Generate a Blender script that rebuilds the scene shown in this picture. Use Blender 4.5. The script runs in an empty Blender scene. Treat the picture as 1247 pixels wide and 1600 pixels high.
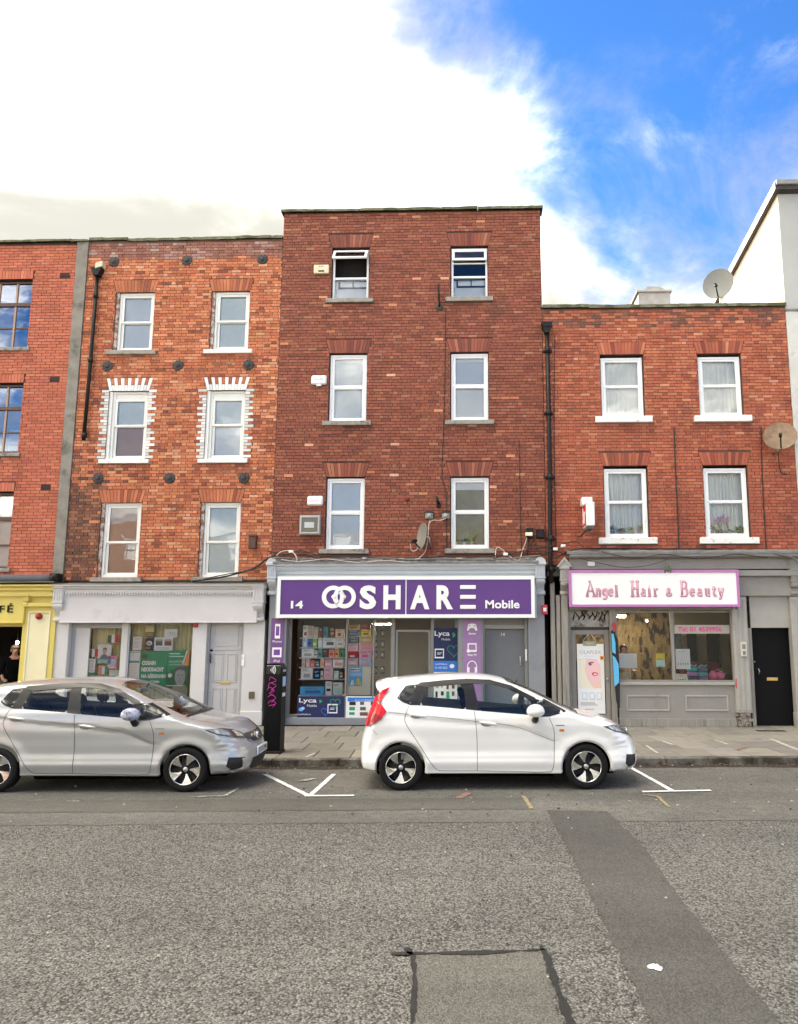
import bpy, bmesh, math, random
from mathutils import Vector, Matrix
from mathutils.bvhtree import BVHTree
R = math.radians
rnd = random.Random(14)
scene = bpy.context.scene
COL = scene.collection

# ------------------------------------------------------------------ camera
FPX, PX0, PY0, CAM_H, CAM_D = 1220.0, 715.0, 800.0, 2.1, 17.5
PITCH, YAW = math.atan(190 / FPX), R(1.6)
FW = Vector((-math.sin(YAW) * math.cos(PITCH), math.cos(YAW) * math.cos(PITCH), math.sin(PITCH)))
RT = Vector((math.cos(YAW), math.sin(YAW), 0))
UP = RT.cross(FW)
CAM = Vector((0, -CAM_D, CAM_H))
cd = bpy.data.cameras.new('camera'); cam = bpy.data.objects.new('camera', cd); COL.objects.link(cam)
cam.matrix_world = Matrix(((RT.x, UP.x, -FW.x, CAM.x), (RT.y, UP.y, -FW.y, CAM.y), (RT.z, UP.z, -FW.z, CAM.z), (0, 0, 0, 1)))
cd.sensor_fit = 'VERTICAL'; cd.sensor_height = 24.0; cd.lens = FPX / 1600 * 24.0
cd.shift_x = -(PX0 - 623.5) / 1600
cd.clip_start = 0.1; cd.clip_end = 2000
scene.camera = cam
# ------------------------------------------------------------------ sky and sun
SUN_EL, SUN_AZ = R(29), R(-30)          # low sun behind the terrace, to the left
w = bpy.data.worlds.new('World'); scene.world = w; w.use_nodes = True
nt = w.node_tree; nt.nodes.clear()
def N(t, **k):
    n = nt.nodes.new(t)
    for a, v in k.items(): setattr(n, a, v)
    return n
def Lk(a, b): nt.links.new(a, b)
sky = N('ShaderNodeTexSky', sky_type='NISHITA', sun_disc=False, sun_elevation=SUN_EL, sun_rotation=SUN_AZ)
sky.air_density = 1.0; sky.dust_density = 0.1; sky.ozone_density = 6.0
tc = N('ShaderNodeTexCoord')
sep = N('ShaderNodeSeparateXYZ'); Lk(tc.outputs['Generated'], sep.inputs[0])
def M2(op, a, b=None, c=None):
    m = N('ShaderNodeMath', operation=op)
    for i, v in enumerate((a, b, c)):
        if v is None: continue
        if hasattr(v, 'links'): Lk(v, m.inputs[i])
        else: m.inputs[i].default_value = v
    return m.outputs[0]
zz = M2('ADD', M2('MAXIMUM', sep.outputs[2], 0.0), 0.22)
cmb = N('ShaderNodeCombineXYZ')
Lk(M2('DIVIDE', sep.outputs[0], zz), cmb.inputs[0]); Lk(M2('DIVIDE', sep.outputs[1], zz), cmb.inputs[1])
def noise(scale, detail, rough, dist, off=(0, 0, 0)):
    mp = N('ShaderNodeMapping'); mp.inputs['Location'].default_value = off
    Lk(cmb.outputs[0], mp.inputs[0])
    n = N('ShaderNodeTexNoise'); n.inputs['Scale'].default_value = scale; n.inputs['Detail'].default_value = detail
    n.inputs['Roughness'].default_value = rough; n.inputs['Distortion'].default_value = dist
    Lk(mp.outputs[0], n.inputs['Vector']); return n.outputs[0]
def smooth(v, a, b):
    m = N('ShaderNodeMapRange', interpolation_type='SMOOTHSTEP')
    Lk(v, m.inputs[0]); m.inputs[1].default_value = a; m.inputs[2].default_value = b
    return m.outputs[0]
SKZ = 1.3
SKX = 4.0
big = noise(1.05, 9, 0.56, 0.35, (3.1 + SKX, 1.7, 0.4 + SKZ))
fine = noise(3.0, 10, 0.66, 0.7, (0.3, 5.2, 1.1))
side = M2('SUBTRACT', M2('MULTIPLY', sep.outputs[0], 0.8), M2('MULTIPLY', M2('SUBTRACT', sep.outputs[1], 0.85), 0.30))
bank = M2('MULTIPLY', M2('SUBTRACT', 0.09, side), 1.1)          # the cloud bank lies towards the sun, to the left
bank = M2('MINIMUM', M2('MAXIMUM', bank, -0.03), 0.26)
low = M2('MULTIPLY', M2('SUBTRACT', 0.52, sep.outputs[2]), 0.30)            # and thickens towards the horizon
low = M2('ADD', M2('MAXIMUM', low, 0.0), M2('MULTIPLY', M2('MAXIMUM', M2('SUBTRACT', sep.outputs[2], 0.66), 0.0), 0.5))   # extra cloud overhead, out of view, added to brighten the street
dens = M2('ADD', M2('ADD', M2('ADD', M2('MULTIPLY', big, 0.62), M2('MULTIPLY', fine, 0.38)), bank), low)
cf = smooth(dens, 0.45, 0.72)
shade = smooth(noise(1.6, 8, 0.55, 0.3, (11.3, 2.2, 0)), 0.30, 0.74)
shade = M2('POWER', shade, 3.6)
ccol = N('ShaderNodeMix', data_type='RGBA'); Lk(shade, ccol.inputs[0])
ccol.inputs[6].default_value = (0.160, 0.158, 0.140, 1); ccol.inputs[7].default_value = (6.0, 5.55, 4.65, 1)
skm = N('ShaderNodeMix', data_type='RGBA', blend_type='MULTIPLY'); skm.inputs[0].default_value = 1.0
Lk(sky.outputs[0], skm.inputs[6]); skm.inputs[7].default_value = (0.0207, 0.0345, 0.0465, 1)
mx = N('ShaderNodeMix', data_type='RGBA'); Lk(cf, mx.inputs[0]); Lk(skm.outputs[2], mx.inputs[6]); Lk(ccol.outputs[2], mx.inputs[7])
bg = N('ShaderNodeBackground'); bg.inputs[1].default_value = 1.0; Lk(mx.outputs[2], bg.inputs[0])
wo = N('ShaderNodeOutputWorld'); Lk(bg.outputs[0], wo.inputs[0])
sd = bpy.data.lights.new('sun', 'SUN'); sd.energy = 3.2; sd.angle = R(0.6); sd.color = (1.0, 0.93, 0.80)
sun = bpy.data.objects.new('sun', sd); COL.objects.link(sun)
SD = Vector((math.sin(SUN_AZ) * math.cos(SUN_EL), math.cos(SUN_AZ) * math.cos(SUN_EL), math.sin(SUN_EL)))
sun.rotation_euler = SD.to_track_quat('Z', 'Y').to_euler(); sun.location = SD * 60
vs = scene.view_settings
scene.display_settings.display_device = 'sRGB'
vs.view_transform = 'Standard'; vs.look = 'None'; vs.exposure = 2.45; vs.gamma = 1.0; vs.use_curve_mapping = False
try:
    scene.cycles.max_bounces = 5; scene.cycles.transparent_max_bounces = 12
    scene.cycles.sample_clamp_indirect = 6.0
    scene.cycles.caustics_reflective = False; scene.cycles.caustics_refractive = False
except Exception: pass

# ------------------------------------------------------------------ survey helpers: photo pixel -> point on a known plane
def ray(px, py): return FW + RT * ((px - PX0) / FPX) - UP * ((py - PY0) / FPX)
def P(px, py, y=0.0):
    d = ray(px, py); t = (CAM_D + y) / d.y; return (t * d.x, CAM_H + t * d.z)
def PXx(px, py, y=0.0): return P(px, py, y)[0]
def PZ(px, py, y=0.0): return P(px, py, y)[1]
def G(px, py, z=0.0):
    d = ray(px, py); t = (z - CAM_H) / d.z; return (t * d.x, t * d.y - CAM_D)

# ------------------------------------------------------------------ materials
MATS = {}
def mat(name, col=(0.5, 0.5, 0.5), rough=0.6, metal=0.0, var=0.0, vscale=6.0, bump=0.0, bscale=40.0, spec=0.5,
        emit=None, estr=0.0, coat=0.0, dirt=None, dscale=1.5, dlo=0.5, dhi=0.7, obcol=False, aniso=None, stretch=None, coatr=0.05):
    if name in MATS: return MATS[name]
    m = bpy.data.materials.new(name); m.use_nodes = True
    t = m.node_tree; b = t.nodes['Principled BSDF']
    b.inputs['Roughness'].default_value = rough; b.inputs['Metallic'].default_value = metal
    b.inputs['Specular IOR Level'].default_value = spec
    if coat: b.inputs['Coat Weight'].default_value = coat; b.inputs['Coat Roughness'].default_value = coatr
    c4 = (*col, 1)
    b.inputs['Base Color'].default_value = c4
    cur = None
    geo = t.nodes.new('ShaderNodeNewGeometry'); pos = geo.outputs['Position']
    if stretch:
        mp = t.nodes.new('ShaderNodeMapping'); mp.inputs['Scale'].default_value = stretch; t.links.new(pos, mp.inputs[0]); pos = mp.outputs[0]
    def nz(sc, det=5, ro=0.55):
        n = t.nodes.new('ShaderNodeTexNoise'); n.inputs['Scale'].default_value = sc; n.inputs['Detail'].default_value = det
        n.inputs['Roughness'].default_value = ro; t.links.new(pos, n.inputs['Vector']); return n.outputs[0]
    if obcol:
        oi = t.nodes.new('ShaderNodeObjectInfo'); at = t.nodes.new('ShaderNodeAttribute'); at.attribute_name = 'Col'
        mm = t.nodes.new('ShaderNodeMix'); mm.data_type = 'RGBA'; mm.blend_type = 'MULTIPLY'; mm.inputs[0].default_value = 1
        t.links.new(oi.outputs['Color'], mm.inputs[6]); t.links.new(at.outputs['Color'], mm.inputs[7]); cur = mm.outputs[2]
    if var:
        r = t.nodes.new('ShaderNodeMapRange'); t.links.new(nz(vscale), r.inputs[0])
        r.inputs[1].default_value = 0.25; r.inputs[2].default_value = 0.75
        r.inputs[3].default_value = 1 - var; r.inputs[4].default_value = 1 + var
        mm = t.nodes.new('ShaderNodeMix'); mm.data_type = 'RGBA'; mm.blend_type = 'MULTIPLY'; mm.inputs[0].default_value = 1
        if cur is not None: t.links.new(cur, mm.inputs[6])
        else: mm.inputs[6].default_value = c4
        t.links.new(r.outputs[0], mm.inputs[7]); cur = mm.outputs[2]
    if dirt:
        r = t.nodes.new('ShaderNodeMapRange'); r.interpolation_type = 'SMOOTHSTEP'; t.links.new(nz(dscale, 8, 0.65), r.inputs[0])
        r.inputs[1].default_value = dlo; r.inputs[2].default_value = dhi
        mm = t.nodes.new('ShaderNodeMix'); mm.data_type = 'RGBA'; t.links.new(r.outputs[0], mm.inputs[0])
        if cur is not None: t.links.new(cur, mm.inputs[6])
        else: mm.inputs[6].default_value = c4
        mm.inputs[7].default_value = (*dirt, 1); cur = mm.outputs[2]
    if cur is not None: t.links.new(cur, b.inputs['Base Color'])
    if bump:
        bm_ = t.nodes.new('ShaderNodeBump'); bm_.inputs['Strength'].default_value = bump; bm_.inputs['Distance'].default_value = 0.01
        t.links.new(nz(bscale, 6, 0.6), bm_.inputs['Height']); t.links.new(bm_.outputs[0], b.inputs['Normal'])
    if emit:
        b.inputs['Emission Color'].default_value = (*emit, 1); b.inputs['Emission Strength'].default_value = estr
    MATS[name] = m
    return m
def glass(name, tint=(1, 1, 1), refl=0.10, rough=0.0, ior=1.5, cloud=0.0):
    """thin pane: clear tinted transmission plus a mirror reflection that grows with the angle of view"""
    if name in MATS: return MATS[name]
    m = bpy.data.materials.new(name); m.use_nodes = True; t = m.node_tree; t.nodes.clear()
    tr = t.nodes.new('ShaderNodeBsdfTransparent'); tr.inputs[0].default_value = (*tint, 1)
    gl = t.nodes.new('ShaderNodeBsdfGlossy'); gl.inputs['Roughness'].default_value = rough
    fr = t.nodes.new('ShaderNodeFresnel'); fr.inputs[0].default_value = ior
    ad = t.nodes.new('ShaderNodeMath'); ad.operation = 'ADD'; ad.use_clamp = True
    t.links.new(fr.outputs[0], ad.inputs[0]); ad.inputs[1].default_value = refl
    geo = t.nodes.new('ShaderNodeNewGeometry')
    nn = t.nodes.new('ShaderNodeTexNoise'); nn.inputs['Scale'].default_value = 1.3; nn.inputs['Detail'].default_value = 2
    t.links.new(geo.outputs['Position'], nn.inputs['Vector'])
    bp = t.nodes.new('ShaderNodeBump'); bp.inputs['Strength'].default_value = 0.06; bp.inputs['Distance'].default_value = 0.05
    t.links.new(nn.outputs[0], bp.inputs['Height']); t.links.new(bp.outputs[0], gl.inputs['Normal'])
    mx_ = t.nodes.new('ShaderNodeMixShader'); t.links.new(ad.outputs[0], mx_.inputs[0])
    t.links.new(tr.outputs[0], mx_.inputs[1]); t.links.new(gl.outputs[0], mx_.inputs[2])
    out = t.nodes.new('ShaderNodeOutputMaterial'); t.links.new(mx_.outputs[0], out.inputs[0])
    MATS[name] = m; return m

# ------------------------------------------------------------------ mesh builder
class MB:
    def __init__(s): s.v = []; s.f = []; s.smooth = []; s.mi = []
    def add(s, vs_, fs, smooth=False, mi=0):
        o = len(s.v); s.v += [tuple(p) for p in vs_]
        for f_ in fs: s.f.append([i + o for i in f_]); s.smooth.append(smooth); s.mi.append(mi)
        return s
    def box(s, x0, x1, y0, y1, z0, z1, mi=0):
        if x0 > x1: x0, x1 = x1, x0
        if y0 > y1: y0, y1 = y1, y0
        if z0 > z1: z0, z1 = z1, z0
        v = [(x0, y0, z0), (x1, y0, z0), (x1, y1, z0), (x0, y1, z0), (x0, y0, z1), (x1, y0, z1), (x1, y1, z1), (x0, y1, z1)]
        return s.add(v, [(3, 2, 1, 0), (4, 5, 6, 7), (0, 1, 5, 4), (1, 2, 6, 5), (2, 3, 7, 6), (3, 0, 4, 7)], mi=mi)
    def bbox(s, x0, x1, y0, y1, z0, z1, b=0.008, mi=0):
        """box with chamfered edges"""
        if x0 > x1: x0, x1 = x1, x0
        if y0 > y1: y0, y1 = y1, y0
        if z0 > z1: z0, z1 = z1, z0
        b = min(b, (x1 - x0) / 2.2, (y1 - y0) / 2.2, (z1 - z0) / 2.2)
        bm = bmesh.new(); bmesh.ops.create_cube(bm, size=1)
        for v in bm.verts: v.co = Vector(((x0 + x1) / 2 + v.co.x * (x1 - x0), (y0 + y1) / 2 + v.co.y * (y1 - y0), (z0 + z1) / 2 + v.co.z * (z1 - z0)))
        bmesh.ops.bevel(bm, geom=bm.edges[:], offset=b, segments=1, affect='EDGES')
        bm.verts.index_update()
        s.add([v.co[:] for v in bm.verts], [[v.index for v in f_.verts] for f_ in bm.faces], mi=mi); bm.free(); return s
    def prism(s, pts, y0, y1, mi=0, axis='y'):
        """polygon given as (a, b) extruded along an axis: y -> (x, z), x -> (y, z), z -> (x, y)"""
        n = len(pts)
        def mk(a, b, c): return (a, c, b) if axis == 'y' else ((c, a, b) if axis == 'x' else (a, b, c))
        v = [mk(a, b, y0) for a, b in pts] + [mk(a, b, y1) for a, b in pts]
        fs = [list(range(n)), list(range(2 * n - 1, n - 1, -1))] + [[i, i + n, (i + 1) % n + n, (i + 1) % n] for i in range(n)]
        return s.add(v, fs, mi=mi)
    def tube(s, pts, r=0.01, n=8, caps=True, mi=0):
        pts = [Vector(p) for p in pts]; rings = []
        rr = r if isinstance(r, (list, tuple)) else [r] * len(pts)
        prev = None
        for i, p in enumerate(pts):
            d = (pts[min(i + 1, len(pts) - 1)] - pts[max(i - 1, 0)]).normalized()
            if prev is None:
                a = Vector((0, 0, 1)) if abs(d.z) < 0.9 else Vector((1, 0, 0)); uu = d.cross(a).normalized()
            else:
                uu = (prev - d * prev.dot(d)); uu = uu.normalized() if uu.length > 1e-6 else d.orthogonal().normalized()
            prev = uu; vv = d.cross(uu)
            rings.append([p + (uu * math.cos(2 * math.pi * k / n) + vv * math.sin(2 * math.pi * k / n)) * rr[i] for k in range(n)])
        v = [q for g in rings for q in g]; fs = []
        for i in range(len(pts) - 1):
            for k in range(n): fs.append([i * n + k, i * n + (k + 1) % n, (i + 1) * n + (k + 1) % n, (i + 1) * n + k])
        s.add(v, fs, True, mi)
        if caps:
            o = len(s.v) - len(v)
            s.f.append([o + k for k in range(n)][::-1]); s.smooth.append(False); s.mi.append(mi)
            s.f.append([o + (len(pts) - 1) * n + k for k in range(n)]); s.smooth.append(False); s.mi.append(mi)
        return s
    def lathe(s, prof, c=(0, 0, 0), axis='z', n=24, smooth=True, mi=0):
        """prof: list of (radius, height along axis)"""
        v = []
        for r_, h_ in prof:
            for k in range(n):
                a = 2 * math.pi * k / n; p = (r_ * math.cos(a), r_ * math.sin(a), h_)
                if axis == 'y': p = (p[0], p[2], p[1])
                elif axis == 'x': p = (p[2], p[0], p[1])
                v.append((p[0] + c[0], p[1] + c[1], p[2] + c[2]))
        fs = []
        for i in range(len(prof) - 1):
            for k in range(n): fs.append([i * n + k, i * n + (k + 1) % n, (i + 1) * n + (k + 1) % n, (i + 1) * n + k])
        return s.add(v, fs, smooth, mi)
    def grid(s, rows, smooth=True, mi=0):
        n = len(rows[0]); v = [p for r_ in rows for p in r_]
        fs = [[i * n + k, i * n + k + 1, (i + 1) * n + k + 1, (i + 1) * n + k] for i in range(len(rows) - 1) for k in range(n - 1)]
        return s.add(v, fs, smooth, mi)
    def ell(s, c, rx, ry, rz, n=16, m=10, mi=0):
        prof = [(max(1e-4, math.sin(math.pi * i / m)), -math.cos(math.pi * i / m)) for i in range(m + 1)]
        o = len(s.v); s.lathe(prof, (0, 0, 0), 'z', n, True, mi)
        s.v[o:] = [(c[0] + x * rx, c[1] + y * ry, c[2] + z * rz) for x, y, z in s.v[o:]]
        return s
    def xf(s, f_): s.v = [tuple(f_(Vector(p))) for p in s.v]; return s
    def mesh(s, name, mats):
        me = bpy.data.meshes.new(name); me.from_pydata(s.v, [], s.f)
        if not isinstance(mats, (list, tuple)): mats = [mats]
        for m in mats: me.materials.append(m)
        me.polygons.foreach_set('use_smooth', s.smooth)
        if len(mats) > 1: me.polygons.foreach_set('material_index', s.mi)
        bm = bmesh.new(); bm.from_mesh(me); bmesh.ops.recalc_face_normals(bm, faces=bm.faces[:]); bm.to_mesh(me); bm.free()
        me.update(); return me
    def build(s, name, mats, parent=None, loc=None):
        return link(name, s.mesh(name, mats), parent, loc)
def wm(o):
    b = Matrix.Translation(o.location) @ o.rotation_euler.to_matrix().to_4x4() @ Matrix.Diagonal((*o.scale, 1))
    return (wm(o.parent) @ o.matrix_parent_inverse @ b) if o.parent else b
LOCAL = [False]          # True while meshes are given in the parent's own coordinates
def link(name, me, parent=None, loc=None):
    o = bpy.data.objects.new(name, me); COL.objects.link(o)
    if parent is not None:
        o.parent = parent
        if not LOCAL[0]: o.matrix_parent_inverse = wm(parent).inverted()
    if loc is not None: o.location = loc
    return o
def tag(o, label=None, cat=None, group=None, kind=None):
    if label: o['label'] = label
    if cat: o['category'] = cat
    if group: o['group'] = group
    if kind: o['kind'] = kind
    return o
def empty(name, loc=(0, 0, 0), rz=0.0):
    o = bpy.data.objects.new(name, None); COL.objects.link(o); o.location = loc; o.rotation_euler = (0, 0, rz); o.empty_display_size = 0.2
    return o
def text_mesh(txt, size, bold=0.0, depth=0.004, spacing=1.0, xs=1.0, shear=0.0, align='CENTER'):
    cu = bpy.data.curves.new('t', 'FONT'); cu.body = txt; cu.size = size; cu.offset = bold; cu.extrude = depth
    cu.space_character = spacing; cu.align_x = align; cu.shear = shear; cu.resolution_u = 3
    ob = bpy.data.objects.new('t', cu); COL.objects.link(ob)
    bpy.context.view_layer.update()
    dg = bpy.context.evaluated_depsgraph_get()
    me = bpy.data.meshes.new_from_object(ob.evaluated_get(dg))
    bpy.data.objects.remove(ob); bpy.data.curves.remove(cu)
    return me
def put_text(name, txt, x, z, y, size, m, parent=None, bold=0.0, depth=0.004, spacing=1.0, xs=1.0, width=None, shear=0.0, align='CENTER', height=None):
    """lettering standing on a facade plane (faces the street, -y); x = centre, z = baseline"""
    me = text_mesh(txt, size, bold, depth, spacing, 1.0, shear, align)
    vv = [v.co.copy() for v in me.vertices]
    if not vv: return None
    a, b = min(p.x for p in vv), max(p.x for p in vv); c, d = min(p.y for p in vv), max(p.y for p in vv)
    kx = (width / (b - a)) if width else xs
    kz = (height / (d - c)) if height else 1.0
    mid = (a + b) / 2
    for v in me.vertices: v.co = Vector((x + (v.co.x - mid) * kx, y - v.co.z, z + (v.co.y - (c if height else 0)) * kz))
    me.materials.clear(); me.materials.append(m)
    me.update()
    return link(name, me, parent)
# ------------------------------------------------------------------ ground, road, pavement
ROAD_A = math.atan(0.057)                      # the kerb runs a little off the line of the house fronts
def kerb_y(x): return -4.53 + 0.057 * x
def asphalt(name, base, chip=62.0, contrast=0.5, bump=0.6, warm=0.0, patch=0.10):
    m = bpy.data.materials.new(name); m.use_nodes = True; t = m.node_tree; b = t.nodes['Principled BSDF']
    geo = t.nodes.new('ShaderNodeNewGeometry'); pos = geo.outputs['Position']
    def nz(sc, det=4, ro=0.6):
        n = t.nodes.new('ShaderNodeTexNoise'); n.inputs['Scale'].default_value = sc; n.inputs['Detail'].default_value = det; n.inputs['Roughness'].default_value = ro
        t.links.new(pos, n.inputs['Vector']); return n.outputs[0]
    vo = t.nodes.new('ShaderNodeTexVoronoi'); vo.inputs['Scale'].default_value = chip; t.links.new(pos, vo.inputs['Vector'])
    bw = t.nodes.new('ShaderNodeRGBToBW'); t.links.new(vo.outputs['Color'], bw.inputs[0])
    def mr(v, a, b_, lo, hi):
        r = t.nodes.new('ShaderNodeMapRange'); t.links.new(v, r.inputs[0])
        for i, q in enumerate((a, b_, lo, hi)): r.inputs[i + 1].default_value = q
        return r.outputs[0]
    def mul(a, c):
        mm = t.nodes.new('ShaderNodeMath'); mm.operation = 'MULTIPLY'; t.links.new(a, mm.inputs[0]); t.links.new(c, mm.inputs[1]); return mm.outputs[0]
    chipv = mr(bw.outputs[0], 0.15, 0.85, 1 - contrast, 1 + contrast * 1.1)
    edge = mr(vo.outputs['Distance'], 0.15, 0.62, 1.10, 1 - contrast * 0.55)
    big = mr(nz(0.55, 6, 0.62), 0.3, 0.7, 1 - patch, 1 + patch)
    mpx = t.nodes.new('ShaderNodeMapping'); mpx.inputs['Scale'].default_value = (0.10, 1.1, 1); mpx.inputs['Rotation'].default_value = (0, 0, -ROAD_A); t.links.new(pos, mpx.inputs[0])
    ntk = t.nodes.new('ShaderNodeTexNoise'); ntk.inputs['Scale'].default_value = 1.0; ntk.inputs['Detail'].default_value = 4; t.links.new(mpx.outputs[0], ntk.inputs['Vector'])
    track = mr(ntk.outputs[0], 0.32, 0.68, 0.86, 1.12)       # wheel tracks polished along the street
    spot = mr(nz(1.7, 7, 0.7), 0.63, 0.72, 1.0, 0.72)        # oil and old stains
    mid = mr(nz(7.0, 5, 0.65), 0.3, 0.7, 1 - patch * 0.8, 1 + patch * 0.8)
    val = mul(mul(mul(mul(mul(chipv, edge), big), mid), track), spot)
    cb = t.nodes.new('ShaderNodeCombineColor')
    for i, c in enumerate(base):
        q = t.nodes.new('ShaderNodeMath'); q.operation = 'MULTIPLY'; t.links.new(val, q.inputs[0]); q.inputs[1].default_value = c; t.links.new(q.outputs[0], cb.inputs[i])
    t.links.new(cb.outputs[0], b.inputs['Base Color']); b.inputs['Roughness'].default_value = 0.85; b.inputs['Specular IOR Level'].default_value = 0.35
    bp = t.nodes.new('ShaderNodeBump'); bp.inputs['Strength'].default_value = bump; bp.inputs['Distance'].default_value = 0.012; bp.invert = True
    t.links.new(vo.outputs['Distance'], bp.inputs['Height']); t.links.new(bp.outputs[0], b.inputs['Normal'])
    return m
m_road = asphalt('road chippings', (0.160, 0.154, 0.138), 66, 0.74, 1.0)
m_lane = asphalt('lane asphalt', (0.140, 0.133, 0.117), 85, 0.42, 0.5, patch=0.20)
m_strip = asphalt('trench asphalt', (0.100, 0.095, 0.081), 120, 0.30, 0.35, patch=0.14)
m_patch = asphalt('patch asphalt', (0.083, 0.079, 0.071), 90, 0.36, 0.4, patch=0.12)
m_square = asphalt('square patch asphalt', (0.122, 0.116, 0.100), 110, 0.45, 0.5, patch=0.10)
m_tar = asphalt('tar seal', (0.020, 0.019, 0.018), 130, 0.25, 0.3)
m_ground = mat('earth', (0.12, 0.11, 0.09), 0.9, var=0.2)
g = MB().add([(-300, -300, -0.06), (300, -300, -0.06), (300, 300, -0.06), (-300, 300, -0.06)], [(0, 1, 2, 3)])
tag(g.build('ground', m_ground), kind='structure')
rows = []
for y in (-60, -40, -22, -12, -8, -4.2 + 0):
    rows.append([(x, (kerb_y(x) + 0.02) if y == -4.2 else y, 0.0) for x in (-90, -40, -12, -6, 0, 6, 12, 40, 90)])
tag(MB().grid(rows, False).build('road', m_road), kind='structure')
def sheet(name, pts, z, m, jit=0.01, seg=0.12, kind='structure', parent=None, seed=1):
    """flat sheet on the road with a slightly ragged outline"""
    r_ = random.Random(seed); out = []
    for i, a in enumerate(pts):
        b = pts[(i + 1) % len(pts)]; L = math.hypot(b[0] - a[0], b[1] - a[1]); n = max(1, int(L / seg))
        for k in range(n):
            t = k / n; out.append((a[0] + (b[0] - a[0]) * t + r_.uniform(-jit, jit), a[1] + (b[1] - a[1]) * t + r_.uniform(-jit, jit), z))
    o = MB().add(out, [list(range(len(out)))]).build(name, m, parent)
    if kind and parent is None: o['kind'] = kind
    return o
# the parking lane beside the kerb, of finer asphalt, and the resurfaced trench strips
lane = [(-30, kerb_y(-30) - 3.75), (30, kerb_y(30) - 3.75), (30, kerb_y(30) + 0.01), (-30, kerb_y(-30) + 0.01)]
sheet('parking_lane', lane, 0.004, m_lane, 0.02, 0.2)
sheet('trench_patch', [(-30, kerb_y(-30) - 3.18), (0.58, -7.62), (0.66, -6.95), (-30, kerb_y(-30) - 2.44)], 0.008, m_strip, 0.018, 0.08, seed=3)
sheet('road_patch', [(0.80, -7.66), (1.50, -7.70), (1.62, -9.2), (1.60, -11.0), (1.62, -12.9), (1.60, -14.4), (0.93, -14.4), (0.93, -12.84), (0.90, -11.2), (0.86, -9.4)], 0.008, m_patch, 0.011, 0.06, seed=4)
sheet('square_patch', [(-0.44, -11.96), (0.41, -11.88), (0.47, -13.9), (-0.33, -13.9)], 0.006, m_square, 0.018, 0.05, seed=5)
def tarline(pts, w0, seed):
    r_ = random.Random(seed); L, Rr = [], []
    dense = []
    for a, b in zip(pts[:-1], pts[1:]):
        n = max(2, int(math.hypot(b[0] - a[0], b[1] - a[1]) / 0.035))
        for k in range(n): dense.append((a[0] + (b[0] - a[0]) * k / n, a[1] + (b[1] - a[1]) * k / n))
    dense.append(pts[-1]); wv = w0
    for i, p in enumerate(dense):
        q0, q1 = dense[max(0, i - 1)], dense[min(len(dense) - 1, i + 1)]; dx, dy = q1[0] - q0[0], q1[1] - q0[1]; l = math.hypot(dx, dy) or 1
        wv = wv * 0.6 + 0.4 * w0 * r_.uniform(0.1, 2.1); nx, ny = -dy / l, dx / l; e = min(1, (i + 0.5) / 2, (len(dense) - i - 0.5) / 2)
        L.append((p[0] + nx * wv * e + r_.uniform(-.006, .006), p[1] + ny * wv * e + r_.uniform(-.006, .006), 0.010)); Rr.append((p[0] - nx * wv * e, p[1] - ny * wv * e + r_.uniform(-.006, .006), 0.010))
    return MB().grid([L, Rr], False)
for i, (pts, w0) in enumerate((([(-0.60, -11.97), (-0.40, -11.95), (0.0, -11.93), (0.2, -11.90), (0.44, -11.86)], 0.026), ([(0.40, -11.80), (0.43, -11.95), (0.45, -12.4), (0.49, -12.9), (0.50, -13.6)], 0.022), ([(-0.50, -11.90), (-0.45, -11.98), (-0.40, -12.4), (-0.37, -13.0), (-0.35, -13.6)], 0.013), ([(-0.50, -11.86), (-0.46, -11.98)], 0.03))):
    tag(tarline(pts, w0, 20 + i).build('tar_seal', m_tar), kind='structure')
# gutter dirt
def gutter(x0, x1):
    pts = [(x0, kerb_y(x0) - 0.005)] + [(x0 + (x1 - x0) * k / 90, kerb_y(x0 + (x1 - x0) * k / 90) - 0.16 - rnd.uniform(0, 0.14)) for k in range(91)] + [(x1, kerb_y(x1) - 0.005)]
    return MB().add([(a, b, 0.0085) for a, b in pts], [list(range(len(pts)))])
m_gut = mat('gutter dirt', (0.034, 0.025, 0.017), 0.95, var=0.45, vscale=18, bump=0.6, bscale=60)
tag(gutter(-18, 13).build('gutter', m_gut), kind='structure')
# painted bay markings
m_paint = mat('white road paint', (0.80, 0.80, 0.76), 0.6, var=0.10, vscale=30, dirt=(0.16, 0.15, 0.13), dscale=9, dlo=0.56, dhi=0.72)
m_wornpaint = mat('worn road paint', (0.42, 0.41, 0.36), 0.7, var=0.2, vscale=30, dirt=(0.14, 0.13, 0.11), dscale=14, dlo=0.42, dhi=0.58)
m_yel = mat('yellow survey paint', (0.36, 0.28, 0.11), 0.7, dirt=(0.14, 0.13, 0.11), dscale=22, dlo=0.42, dhi=0.60)
m_pink = mat('red survey paint', (0.42, 0.13, 0.11), 0.7, dirt=(0.14, 0.13, 0.11), dscale=22, dlo=0.40, dhi=0.56)
def stripe(a, b, wd, m, z=0.013, seed=0):
    dx, dy = b[0] - a[0], b[1] - a[1]; l = math.hypot(dx, dy); nx, ny = -dy / l * wd / 2, dx / l * wd / 2
    return sheet('road_marking', [(a[0] + nx, a[1] + ny), (b[0] + nx, b[1] + ny), (b[0] - nx, b[1] - ny), (a[0] - nx, a[1] - ny)], z, m, 0.004, 0.06, seed=seed)
for i, (a, b, wd) in enumerate(((G(414, 1211), G(483, 1245), 0.07), (G(522, 1211), G(483, 1246), 0.07), (G(476, 1245.5), G(553, 1245), 0.075), (G(985, 1200), G(1051, 1237), 0.07), (G(1004, 1238.5), G(1111, 1236.5), 0.075))):
    stripe(a, b, wd, m_paint, 0.013 + 0.003 * (i % 3), seed=40 + i)
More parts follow.
